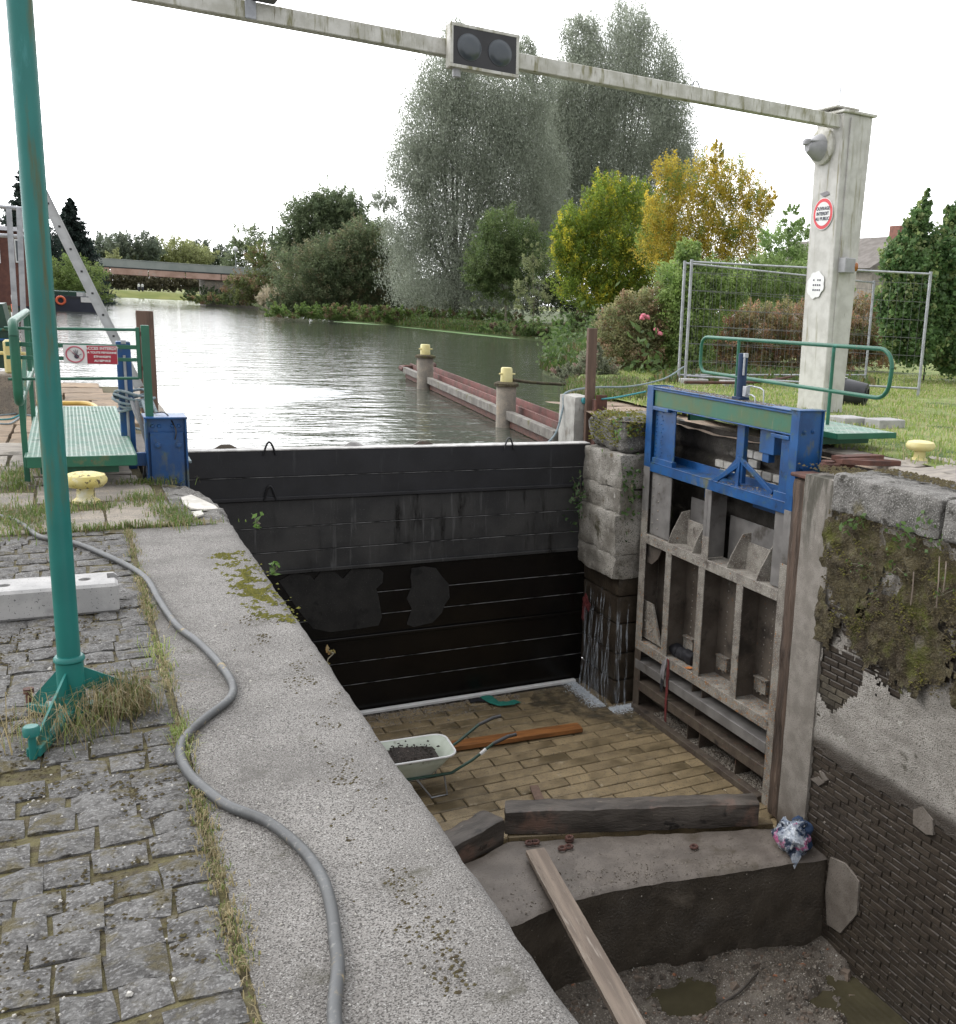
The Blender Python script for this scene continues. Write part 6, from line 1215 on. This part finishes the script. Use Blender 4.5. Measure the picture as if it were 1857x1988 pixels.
for i, (lab, u, v, ru, rv, c_) in enumerate([('far dark round tree behind the bridge', 262, 478, 44, 24, 0), ('far olive round tree, largest crown above the bridge', 340, 492, 62, 24, 1), ('far dark tree at the left of the bridge', 212, 482, 30, 26, 0), ('far dark tree right of the olive crown', 405, 492, 44, 20, 0), ('small pale conical tree, left of two above the parapet', 222, 502, 14, 16, 1), ('small pale conical tree, right of two above the parapet', 262, 502, 13, 16, 1), ('low dark copse at the far left behind the railing', 165, 505, 34, 22, 0)]):
    plant('distant_tree', lab, 'tree', 250+12*i-(60 if i in (4, 5) else 0), (u, 545), [(u, v, ru, rv), (u-ru*.4, v+rv*.4, ru*.6, rv*.8), (u+ru*.45, v+rv*.5, ru*.6, rv*.7), (u, v+rv, ru*.9, rv*.7)], [[(.075, .095, .07), (.11, .125, .09)], [(.15, .165, .075), (.19, .20, .10)]][c_], dens=.95, leaf=3.6, group='trees beyond the bridge', limbs=False)  # greyed leaf colours stand in for distance haze
plant('hedge', 'long brown green hedge under the bridge beyond the headland', 'hedge', 330, (330, 562), [(u, 547+(u-300)*.03, 30, 15) for u in range(170, 480, 18)], [(.075, .07, .045), (.10, .09, .055)], dens=1.2, leaf=3.0, limbs=False, gz=0)
plant('bank_bush', 'dark bush overhanging the water left of the reeds', 'bush', 170, (400, 588), [(395, 575, 32, 16), (440, 580, 45, 14)], [(.035, .055, .025), (.06, .08, .035)], dens=.6, leaf=3.5, limbs=False)
plant('bank_bush', 'green bushes on the left bank behind the moored barge', 'bush', 112, (150, 585), [(150, 540, 42, 38), (110, 555, 40, 40), (185, 570, 26, 20), (80, 560, 40, 40), (40, 570, 40, 30), (-10, 560, 40, 40)], [(.075, .11, .03), (.12, .15, .05)], dens=.5, leaf=3.8, limbs=False)
plant('undergrowth', 'thick low shrubs along the right bank beside the meadow gap', 'undergrowth', 88, (850, 625), [(u, 612+(u-700)*.03, 38, 16) for u in range(560, 1010, 30)], [(.05, .085, .02), (.10, .14, .04), (.12, .09, .05)], dens=.5, leaf=3.6, limbs=False)
plant('bank_weeds', 'dark green weeds and brambles at the bend of the right bank', 'brambles', 62, (1080, 650), [(1000, 640, 60, 14), (1060, 642, 50, 18), (1120, 640, 50, 24), (1150, 615, 45, 25), (1180, 600, 40, 30)], [(.045, .075, .022), (.085, .12, .04), (.10, .075, .05)], dens=.6, leaf=4, limbs=False)
def spruce(lab, u, vt, vb, ru, Y, seed):
    b0 = at(u, vb, y=Y); top = at(u, vt, y=Y); b0[2] = 0.2; s_ = depth(b0)/F_; H = top[2]-b0[2]; o = thing('spruce', lab, 'spruce', b0)
    b = MB(); b.tube([b0, b0+[0, 0, H]], [H*.018, .03], 7); b.build('trunk', M['bark'], o, smooth=True)
    P = []; N_ = 330; lb = MB()
    for i in range(N_):
        t = .04+.96*(i/N_)**1.0; z_ = H*(1-t)+.0; L_ = ru*s_*(t**.85)*rng.uniform(.75, 1.1); a = rng.uniform(0, 6.283); d = np.array([math.cos(a), math.sin(a), 0])
        e = b0+[0, 0, z_]+d*L_+[0, 0, -.22*L_+.10*L_]; m_ = b0+[0, 0, z_]+d*L_*.55+[0, 0, -.22*L_]; lb.tube([b0+[0, 0, z_], m_, e], [.05, .035, .015], 4)
        n_ = int(30+60*L_); q = rng.random((n_, 1)); pos = (b0+[0, 0, z_])*(1-q)**2+2*q*(1-q)*m_+q*q*e; pos = pos+rng.normal(size=(n_, 3))*.12*L_*np.array([.7, .7, .5])*(.4+q*.6); pos[:, 2] -= np.abs(rng.normal(size=n_))*.10*L_
        P.append(pos)
    lb.build('limbs', M['bark'], o); P = np.concatenate(P); f = rng.random((len(P), 1)); T = np.array([.018, .035, .03])*(1-f)+np.array([.04, .065, .05])*f
    link('crown', leafmesh('crown', P, np.full(len(P), 5*s_), np.full(len(P), 2.4*s_), T, M['leaf'], up=np.array([0, 0, -.5])), o)
spruce('tall dark spruce half hidden behind the teal pole', 62, 318, 560, 92, 125, 1)
spruce('smaller dark spruce right of the ladder top', 147, 378, 560, 72, 140, 2)
# near shrubs on the right
plant('rose_bush', 'tangled rose bush with pink blooms left of the mesh fence', 'rose bush', 22, (1230, 735), [(1240, 600, 40, 32), (1215, 640, 50, 45), (1285, 620, 42, 50), (1260, 690, 60, 42), (1190, 690, 40, 40), (1300, 690, 35, 42)], [(.10, .115, .05), (.17, .155, .08), (.20, .14, .09)], dens=.45, leaf=5.5, asp=.55, trunk=.4, nl=60, spread=.25)
plant('leafy_shrub', 'tall leafy green shrub just behind the left end of the fence', 'shrub', 21.5, (1330, 730), [(1335, 500, 22, 30), (1320, 555, 40, 40), (1370, 560, 40, 45), (1340, 620, 50, 50), (1335, 690, 45, 40), (1410, 560, 35, 40)], [(.10, .15, .045), (.17, .22, .07)], dens=.5, leaf=6, asp=.6, trunk=.4, nl=40, spread=.25)
plant('water_shrub', 'grey green shrub hanging over the water by the right timber post', 'shrub', 20.2, (1120, 745), [(1110, 725, 36, 18), (1150, 712, 36, 26), (1175, 730, 30, 25), (1150, 690, 20, 22)], [(.10, .11, .075), (.14, .15, .10), (.17, .12, .10)], dens=.5, leaf=5, asp=.4, limbs=False)
plant('bramble_hedge', 'rusty brown bramble hedge behind the mesh fence', 'hedge', 23.5, (1500, 715), [(1400, 640, 55, 45), (1470, 640, 60, 45), (1540, 640, 55, 50), (1610, 640, 55, 48), (1680, 630, 45, 50), (1440, 695, 70, 30), (1540, 695, 70, 28), (1640, 690, 70, 28), (1715, 670, 35, 40)], [(.10, .12, .05), (.20, .13, .075), (.24, .14, .09)], dens=.45, leaf=5, asp=.55, limbs=False)
plant('green_hedge', 'green bushes above the brown hedge behind the fence', 'bushes', 27, (1500, 640), [(1430, 560, 50, 42), (1490, 545, 45, 45), (1550, 560, 50, 40), (1610, 570, 40, 35)], [(.08, .12, .035), (.13, .17, .06)], dens=.45, leaf=5, asp=.5, limbs=False)
plant('maple', 'dark leafy maple at the right edge of the picture', 'maple', 19.5, (1795, 725), [(1800, 395, 9, 22), (1784, 440, 22, 38), (1852, 435, 18, 35), (1760, 510, 42, 45), (1825, 510, 55, 55), (1770, 580, 55, 55), (1840, 600, 60, 70), (1780, 650, 60, 50), (1745, 620, 30, 50), (1850, 680, 50, 40)], [(.045, .085, .03), (.085, .135, .05), (.14, .17, .07)], dens=.42, leaf=8, asp=.8, trunk=.6, nl=60, spread=.22, clump=24, shell=.3, rise=1.0)
# pink roses
for i, (u, v) in enumerate([(1251, 612), (1257, 615), (1247, 617), (1275, 640), (1283, 648)]):
    c = at(u, v, y=21.0); b = rough(c[0]-.06, c[0]+.06, c[1]-.06, c[1]+.06, c[2]-.05, c[2]+.05, .03, .05, .03, 14, i)
    tag(b.build('rose_bloom', M['pinkflower'], smooth=True), ['upper right', 'rightmost upper', 'upper left', 'lower left', 'lowest'][i]+' pink bloom on the rose bush', 'rose', 'pink roses on the bush')
# grass, moss, small plants as ground cover
def blades(name, pts, h, wd, cols, lab, lean=.5, parent=None):
    N = len(pts); P = np.array(pts); hh = h*(.4+.9*rng.random(N)); a = rng.uniform(0, 6.283, N); ln = lean*rng.random(N)*hh
    d = np.stack([np.cos(a), np.sin(a), np.zeros(N)], 1); w_ = np.stack([-np.sin(a), np.cos(a), np.zeros(N)], 1)*(wd*(.6+.8*rng.random(N)))[:, None]
    mid = P+d*(ln*.35)[:, None]+np.array([0, 0, 1])*(hh*.6)[:, None]; tip = P+d*ln[:, None]+np.array([0, 0, 1])*(hh*(1-.45*lean))[:, None]
    V = np.stack([P-w_, P+w_, mid+w_*.7, tip, mid-w_*.7], 1).reshape(-1, 3); me = bpy.data.meshes.new(name)
    me.vertices.add(5*N); me.vertices.foreach_set('co', V.astype(np.float32).ravel()); me.loops.add(7*N); me.loops.foreach_set('vertex_index', (np.arange(N)[:, None]*5+np.array([[0, 1, 2, 4, 4, 2, 3]])).astype(np.int32).ravel())
    me.polygons.add(2*N); me.polygons.foreach_set('loop_start', (np.arange(N)[:, None]*7+np.array([[0, 4]])).astype(np.int32).ravel()); me.polygons.foreach_set('loop_total', np.tile(np.array([4, 3], np.int32), N)); me.update(calc_edges=True)
    f = rng.random((N, 1)); T = np.array(cols[0])*(1-f)+np.array(cols[1])*f; T = np.where(rng.random((N, 1)) < .3, np.array(cols[-1]), T)
    ca = me.color_attributes.new('tint', 'FLOAT_COLOR', 'POINT'); t = np.ones((N, 5, 4), np.float32); t[:, :, :3] = T[:, None, :]; ca.data.foreach_set('color', t.ravel())
    me.materials.append(M['leaf']); return tag(link(name, me, parent), lab, kind='stuff')
GC = [(.24, .34, .07), (.38, .46, .13), (.55, .50, .28)]; DRY = [(.46, .38, .22), (.34, .29, .15), (.18, .23, .06)]
pts = []
for i in range(60000):
    x = rng.uniform(7.4, 24); y = rng.uniform(7, 22); y0 = y
    if x < 7.55+.35*fbm((0, y, 2), .8)+max(0, (y-14)*.5) or x > 6.9+y*.95 or not seen((x, y, .25), 20): continue
    if fbm((x, y, 5), 1.1) < -.25 and rng.random() < .8: continue
    pts.append((x, y, ZR+.02))
blades('lawn_grass', pts, .085, .008, GC, 'short grass of the lawn on the right quay', .7)
pts = []
for i in range(5200):
    y = rng.uniform(1.4, 7.4); m_ = .5+.5*math.sin(y*3.1)*math.sin(y*7.7+1)
    if rng.random() < .18+.82*(fbm((3, y, 0), 2.2) > .02): pts.append((.272+rng.normal()*(.012+.012*m_), y, 0))
blades('seam_grass', pts, .035, .0018, DRY, 'dry and green grass growing in the seam beside the coping', 1.1)
pts = [(.10+rng.normal()*.055, 4.12+rng.normal()*.06, .0) for i in range(620)]+[(-.1+rng.normal()*.10, 3.95+rng.normal()*.08, 0) for i in range(240)]
blades('dry_tuft', pts, .19, .0016, [(.42, .34, .19), (.32, .26, .13), (.16, .20, .05)], 'dry straw tuft around the foot of the teal pole', 1.3)
pts = [(.27+rng.normal()*.02, 3.75+rng.normal()*.10, 0) for i in range(160)]+[(.26+rng.normal()*.04, 4.75+rng.normal()*.12, 0) for i in range(120)]
blades('cable_grass', pts, .06, .002, GC, 'small green grass tufts beside the cable bends', 1.0)
pts = []
for (cx, cy, sx1, sy1, n_) in ((-.36, 7.95, .14, .25, 1500), (.05, 8.25, .16, .08, 260), (.42, 8.45, .08, .14, 500), (.56, 7.9, .06, .14, 420), (.3, 7.47, .25, .02, 420), (-.1, 7.47, .2, .03, 150), (-.43, 9.6, .08, .35, 900), (.60, 7.6, .05, .12, 300), (.5, 9.2, .12, .06, 250)):
    pts += [(cx+rng.normal()*sx1, cy+rng.normal()*sy1, .0) for i in range(n_)]
blades('quay_grass', pts, .075, .003, [(.12, .19, .035), (.19, .26, .07), (.33, .28, .15)], 'green grass tufts in the slab joints round the left bollard', .9)
pts = []
for i in range(9000):
    j = min(9, int(abs(rng.normal())*3)); (x0, y0), (x1, y1) = RB[j], RB[j+1]; t = rng.random(); o_ = abs(rng.normal())*.7+.1; pts.append((x0+(x1-x0)*t+o_, y0+(y1-y0)*t, -.35+.4*min(1, o_)))
pts += [(7.0+rng.random()*1.6+max(0, yy_-15)*.5, yy_, .12) for yy_ in rng.uniform(14.2, 18.5, 5000)]
blades('bank_grass', pts, .30, .010, [(.09, .15, .03), (.15, .21, .05), (.22, .19, .10)], 'long grass fringing the near right bank', .8)
pts = []
for i in range(26000):
    j = rng.integers(2, 15); (x0, y0), (x1, y1) = RB[j], RB[j+1]; t = rng.random(); o_ = rng.random()**1.5*7+.05; pts.append((x0+(x1-x0)*t+o_, y0+(y1-y0)*t, -.38+.5*min(1, o_)))
blades('bank_herbage', pts, .42, .035, [(.07, .12, .03), (.13, .19, .05), (.20, .17, .08)], 'rank herbage covering the far right bank', .8)
pts = []
for i in range(9000):
    j = rng.integers(3, 14); (x0, y0), (x1, y1) = RB[j], RB[j+1]; t = rng.random(); o_ = rng.normal()*.25+.5; h_ = abs(rng.normal())*.45*(1+.8*math.sin(y0+t*9)); pts.append((x0+(x1-x0)*t+o_, y0+(y1-y0)*t, -.35+h_))
P_ = np.array(pts); f = rng.random((len(P_), 1)); tag(link('bank_nettles', leafmesh('bank_nettles', P_, np.full(len(P_), .20), np.full(len(P_), .11), np.array((.07, .13, .035))*(1-f)+np.array((.15, .22, .07))*f, M['leaf'])), 'nettles and leafy weeds overhanging the right waterline', kind='stuff')
def mosscl(name, pts, r, m_, lab, parent=None):
    b = MB(); oc = [(1, 0, 0), (-1, 0, 0), (0, 1, 0), (0, -1, 0), (0, 0, 1)]; fc_ = [(0, 2, 4), (2, 1, 4), (1, 3, 4), (3, 0, 4)]
    for p in pts:
        s_ = r*random.uniform(.5, 1.5); b.add([(p[0]+c[0]*s_*random.uniform(.7, 1.3), p[1]+c[1]*s_*random.uniform(.7, 1.3), p[2]+c[2]*s_*.75-.001) for c in oc], fc_)
    return tag(b.build(name, M[m_], parent), lab, kind='stuff')
M['moss'] = mat('yellow green moss', (.16, .15, .02), (.10, .10, .02), 30, .95, .9, 120, layers=[((.24, .21, .04), 50, .6, .7)], bdist=.01)
M['darkmoss'] = mat('brown moss', (.06, .045, .022), (.095, .078, .03), 40, .95, .9, 120, bdist=.01)
pts = []
for i in range(2600):
    y = rng.uniform(5.0, 6.6); x = .80+rng.normal()*.045-.03*(y-5.8)
    if fbm((x, y, 1), 9) > -.05: pts.append((x, y, .001))
mosscl('coping_moss', pts, .009, 'moss', 'yellow green moss patch on the coping near its edge')
pts = []
for i in range(1500):
    y = rng.uniform(2.0, 5.2); x = .74+.05*math.sin(y*2)+rng.normal()*.05
    if fbm((x, y, 4), 6) > .12: pts.append((x, y, .001))
mosscl('coping_moss', pts, .005, 'darkmoss', 'scattered dark moss crumbs on the near coping')
pts = []
for i in range(9000):
    x = rng.uniform(-.9, .27); y = rng.uniform(1.4, 5.6)
    if fbm((x*1.0, y, 9), 4.5) > .10 and seen((x, y, 0)): pts.append((x, y, .002))
mosscl('sett_moss', pts, .0055, 'darkmoss', 'brown moss cushions over the setts')
mosscl('pier_moss', [(6.30+rng.random()*.8, 11.6+rng.random()*.95, ZR-.0+rng.normal()*.02) for i in range(1100)]+[(6.27-rng.random()*.03, 11.6+rng.random()*.9, rng.uniform(-.15, ZR)) for i in range(260)]+[(6.3+rng.random()*.5, 11.52-rng.random()*.03, rng.uniform(.0, ZR)) for i in range(220)], .020, 'moss', 'bright moss cushions on the pier top', pr)
wm = []
for i in range(9000):
    y = rng.uniform(5.0, 7.2); z = rng.uniform(-1.45, -.12)
    if z > -1.30+.28*fbm((0, y, 1), 3)-.13*(y < 6.2) and fbm((7, y, z), 5) > -.12: wm.append((6.17+.03*(z+.6), y, z))
mosscl('wall_moss', wm[::2], .011, 'darkmoss', 'brown moss tufts covering the upper wall', rw); mosscl('wall_moss', [p for p in wm[1::2] if fbm((1, p[1], p[2]), 3) > .20], .009, 'moss', 'green moss tufts on the upper wall', rw)
mosscl('cap_moss', [(6.25+rng.random()*.5, 7.2+rng.normal()*.25, ZR-.02) for i in range(500)]+[(6.6+rng.random()*.3, 5.5+rng.random()*1.6, ZR+.03) for i in range(500)], .018, 'darkmoss', 'moss along the back of the cap stones', rw)
def sprig(name, u, v, pl, n_, r, ls, lab, cols=((.09, .17, .035), (.16, .26, .08)), down=0):
    c = at(u, v, **pl); P = c+rng.normal(size=(n_, 3))*np.array([r*.6, r, r*(1+down)])+np.array([-r*.4, 0, -down*r]); f = rng.random((n_, 1)); T = np.array(cols[0])*(1-f)+np.array(cols[1])*f
    o = thing(name, lab, 'plant', c); link('leaves', leafmesh('leaves', P, np.full(n_, ls), np.full(n_, ls*.7), T, M['leaf']), o)
    b = MB()
    for i in range(max(3, n_//8)): b.tube([c+[.02, 0, -r*.5], .5*(c+P[i])+[0, 0, -r*.2], P[i]], .003, 4)
    b.build('stems', M['palebark'], o); return o
sprig('leafy_weed', 499, 1012, dict(x=.97), 10, .035, .05, 'small leafy weed on the coping edge, topmost of three')
sprig('leafy_weed', 532, 1100, dict(x=.97), 9, .03, .055, 'round-leaved weed on the coping edge, middle of three')
sprig('leafy_weed', 640, 1266, dict(x=.965), 7, .018, .028, 'tiny brownish weed on the coping edge, lowest of three', ((.22, .13, .05), (.16, .14, .05)))
sprig('ivy', 1127, 955, dict(y=12.45), 70, .10, .065, 'ivy hanging between the dam and the stone pier', ((.05, .11, .035), (.11, .18, .07)), 1.0)
sprig('fern', 1228, 925, dict(y=11.45), 130, .11, .06, 'dark ferns hanging on the pier beside the blue gate', ((.04, .09, .02), (.08, .15, .035)), 1.4)
sprig('seedling', 1210, 830, dict(x=6.22), 40, .12, .05, 'small green weeds growing from the mossy pier top')
for i, (u, v, n_, r, ls) in enumerate([(1652, 1020, 16, .06, .06), (1672, 1010, 14, .04, .05), (1757, 1040, 18, .06, .07), (1800, 1022, 12, .06, .05), (1672, 1090, 14, .06, .03), (1740, 1095, 12, .06, .035), (1820, 1060, 16, .05, .04), (1830, 1150, 12, .05, .04), (1700, 1130, 12, .07, .03), (1775, 1060, 10, .04, .05)]):
    sprig('wall_seedling', u, v, dict(x=6.14), n_, r, ls, ['leafy seedling at the joint right of the quoin', 'small seedling under the corner of the cap stone', 'broad-leaved seedling in the middle under the cap stone', 'seedling tight under the cap stone further right', 'fine weed low beside the exposed bricks', 'fine weed hanging in the middle of the moss', 'ferny weed near the right edge', 'small weed lowest at the right edge', 'fine weed above the pale render', 'small seedling beside the broad-leaved one'][i])['group'] = 'seedlings on the mossy wall'
for i, (u, v0, v1) in enumerate([(1775, 1110, 1175), (1825, 1080, 1180), (1838, 1090, 1150)]):
    tub('root', [at(u, v0, x=6.15), at(u-2, (v0+v1)/2, x=6.13), at(u-6, v1, x=6.15)], .006, 'plank', ['left', 'middle', 'right'][i]+' dry root hanging down the mossy wall', 'root', 5, 'roots on the mossy wall')
# duckweed along the bank
for i, (u0, u1, v0, v1, lab) in enumerate([(585, 640, 613, 616, 'second'), (650, 745, 624, 631, 'third'), (742, 990, 630, 657, 'nearest and longest'), (470, 560, 594, 597, 'farthest')]):
    p0, p1 = at(u0, v0, z=WZ+.01), at(u1, v1, z=WZ+.01); n_ = 30; up_, lo_ = [], []
    for t in np.linspace(0, 1, n_):
        c = p0+(p1-p0)*t; w2 = (1.0 if i < 2 else .55)*math.sin(math.pi*t)**.5*(1+.6*fbm((t*6, i, 0), 1)); k2 = abs(p0[1]-p1[1])*.02
        up_.append((c[0]-w2-.02, c[1]-w2*1.5, WZ+.012)); lo_.append((c[0]+w2+.8, c[1]+w2*2, WZ+.012))
    b = MB(); b.add(up_+lo_[::-1], [tuple(range(2*n_))]); tag(b.build('duckweed', M['lily']), lab+' mat of pale duckweed along the right bank', kind='stuff')
# ------------------------------------------------------------------ distant built things
br = thing('road_bridge', 'low road bridge with pinkish steel girder crossing the river far off', 'bridge', (14, 170, -.5)); YB = 170
def zb_(u, v): return float(at(u, v, y=YB)[2])
def xb(u): return float(at(u, 530, y=YB)[0])
zt1, zd, zg0 = zb_(300, 507), zb_(300, 523), zb_(300, 534.5)
X0, X1 = -14., xb(560)
b = MB(); b.box(X0, X1, YB+.15, YB+9, zd-.10, zd+.06, .02); b.build('deck', M['bridgedark'], br)
for yy in (YB+.2, YB+8.6):
    b = MB(); b.box(X0, X1, yy, yy+.12, zt1-.12, zt1, .01); b.box(X0, X1, yy+.04, yy+.08, zd+.1, zt1-.13); b.build('parapet', M['bridgerail'], br)
gx = X0; i = 0
while gx < X1-6:
    b = MB(); b.box(gx+.03, gx+4.9, YB+.20, YB+.30, zg0-.12, zd-.10); b.build('girder_panel', M['bridgesteel'], br); gx += 5.0
b = MB(); b.box(X0, X1-6, YB+.15, YB+.6, zg0-.18, zg0-.12); b.build('girder_flange', M['rust'], br)
for xa, xb1 in ((X0-6, xb(190)-1.0-2), (xb(398), xb(600))):
    b = MB(); b.box(xa, xb1, YB+.6, YB+8.4, -2, zg0-.06, .05); b.build('abutment', M['slab'], br)
for i, (u, v) in enumerate([(457, 483), (464, 478)]):
    c = at(u, v, y=YB+1+i*7); o = thing('street_lamp', ['nearer, left globe lamp on the bridge', 'farther, right globe lamp on the bridge'][i], 'street lamp', (c[0], c[1], zd), 'globe lamps on the bridge')
    b = MB(); b.lathe(c, [(.08, -.38), (.33, -.2), (.38, 0), (.3, .25), (.08, .38)], 14); b.build('globe', M['globe'], o, smooth=True)
    b = MB(); b.tube([(c[0], c[1], zd), c-[0, 0, .35]], .07, 6); b.build('post', M['bridgerail'], o)
tub('power_line', [at(120, 418, y=240), at(300, 436, y=240), at(430, 443, y=240), at(560, 443, y=240), at(700, 436, y=240)], .035, 'greyplastic', 'thin overhead wire sagging across the sky above the bridge', 'wire', 5)
b = MB(); b.tube([at(528, 500, y=150), at(529, 438, y=150)], .12, 6); tag(b.build('utility_pole', M['bark']), 'thin dark utility pole above the trees right of the bridge', 'utility pole')
# barge
bt = thing('barge', 'dark blue moored barge with orange lifebuoy on the left bank', 'barge', (-2, 95, WZ)); yv = 92.
h0, h1 = at(108, 603, y=yv), at(197, 600, y=yv); zt2 = float(at(150, 576, y=yv)[2])
v = []; xs_ = np.linspace(-9, float(h1[0]), 14)
b = MB(); b.prism([(-9, yv, WZ-.3), (h1[0]-.35, yv, WZ-.3), (h1[0], yv, zt2+.05), (-9, yv, zt2)], (0, 4.2, 0)); b.build('hull', M['hull'], bt)
b = MB(); b.box(-9, h1[0]-.1, yv-.04, yv+4.24, zt2-.12, zt2-.04); b.build('rubbing_strake', M['black'], bt)
b = MB(); b.box(-9, h1[0]-1.0, yv+.6, yv+3.6, zt2, zt2+.38, .04); b.build('cabin', M['barrowframe'], bt)
for a_ in (155, 168): p = at(a_, 570, y=yv+.5); b = MB(); b.box(p[0]-.22, p[0]+.22, yv+.5, yv+.58, zt2+.02, zt2+.34); b.build('window', M['white'], bt)
b = MB(); b.tube([(-9, yv+.1, zt2+.45), (h1[0]-.3, yv+.1, zt2+.42), (h1[0]-.3, yv+4, zt2+.42)], .03, 6); [b.tube([(x_, yv+.1, zt2), (x_, yv+.1, zt2+.44)], .025, 5) for x_ in np.arange(-8.5, h1[0]-.3, 1.1)]; b.build('guard_rail', M['barrowframe'], bt)
p = at(118, 583, y=yv-.12); b = MB(); b.tube([(p[0]+.28*math.cos(a), yv-.12, p[2]+.28*math.sin(a)) for a in np.linspace(0, 2*math.pi, 22)], .085, 8, cap=False); b.build('lifebuoy', M['orangering'], bt, smooth=True)
p = at(169, 582, y=yv-.03); b = MB(); b.box(p[0]-.42, p[0]+.42, yv-.045, yv-.03, p[2]-.2, p[2]+.2); b.build('name_board', M['white'], bt)
# two people in white on the far headland
for i, u in enumerate((270, 277)):
    c = at(u, 559.5, y=243); c[2] = .85; sk = 1.0
    prof = [(.10, 0), (.16, .1), (.15, .45), (.20, .8), (.17, .95), (.23, 1.2), (.22, 1.4), (.08, 1.5), (.07, 1.55), (.115, 1.65), (.10, 1.76), (.02, 1.8)]
    b = MB(); b.lathe(c, [(r*1.1, h) for r, h in prof], 12); o = thing('person', ['left of two people in white tops on the far bank', 'right of two people in white tops on the far bank'][i], 'person', c, 'people on the far bank')
    b.build('body', M['white'] if True else M['skin'], o, smooth=True); b = MB(); b.lathe(c, [(r*1.25, h) for r, h in prof[:5]], 12); b.build('trousers', M['ink'], o, smooth=True); b = MB(); b.lathe(c+[0, 0, 1.55], [(.085, 0), (.13, .1), (.115, .21), (.03, .26)], 10); b.build('hair', M['bark'], o, smooth=True)
# houses
def house(name, lab, u0, u1, vb, ve, vr, Y, wm, rm, dpt, gable=False):
    a, b_ = at(u0, vb, y=Y), at(u1, vb, y=Y); ze, zr_ = float(at(u0, ve, y=Y)[2]), float(at(u0, vr, y=Y)[2]); o = thing(name, lab, 'house', (.5*(a[0]+b_[0]), Y, .2)); x0, x1 = a[0], b_[0]
    b = MB(); b.box(x0, x1, Y, Y+dpt, 0, ze); b.build('wall', M[wm], o)
    b = MB()
    if gable: xm = .5*(x0+x1); b.prism([(x0, Y-.002, ze), (x1, Y-.002, ze), (xm, Y-.002, zr_)], (0, dpt, 0)); b.build('gable', M[wm], o); b = MB(); b.prism([(x0-.3, Y-.2, ze-.15), (xm, Y-.2, zr_+.12), (xm, Y-.2, zr_+.3), (x0-.45, Y-.2, ze-.02)], (0, dpt+.4, 0)); b.prism([(x1+.3, Y-.2, ze-.15), (xm, Y-.2, zr_+.12), (xm, Y-.2, zr_+.3), (x1+.45, Y-.2, ze-.02)], (0, dpt+.4, 0))
    else: b.prism([(x0-.3, Y-.3, ze), (x0-.3, Y+dpt+.3, ze), (x0+.0, Y+dpt/2, zr_)], (x1-x0+.6, 0, 0))
    b.build('roof', M[rm], o); return o, x0, x1, ze, zr_
hs, x0, x1, ze, zr_ = house('brick_house', 'red brick house with white window at the far left behind the pole', -60, 62, 525, 442, 428, 80, 'brickhouse', 'roofslate', 8)
for u_ in (36.5, -8):
    p = at(u_, 487, y=79.9); b = MB(); b.box(p[0]-.22, p[0]+.22, 79.88, 79.98, p[2]-.75, p[2]+.75); w1 = b.build('window', M['white'], hs); b = MB(); b.box(p[0]-.15, p[0]+.15, 79.86, 79.885, p[2]-.65, p[2]+.65); sub('pane', b, M['lens'], w1)
hs2, x0, x1, ze, zr_ = house('stone_house', 'grey beige gabled house behind the maple at the right', 1688, 1840, 600, 520, 455, 48, 'housebeige', 'roofbrown', 12, True)
b = MB(); xm = .5*(x0+x1); b.box(xm-.5, xm+.3, 49, 50, zr_-.4, zr_+.9, .03); b.build('chimney', M['chimney'], hs2)
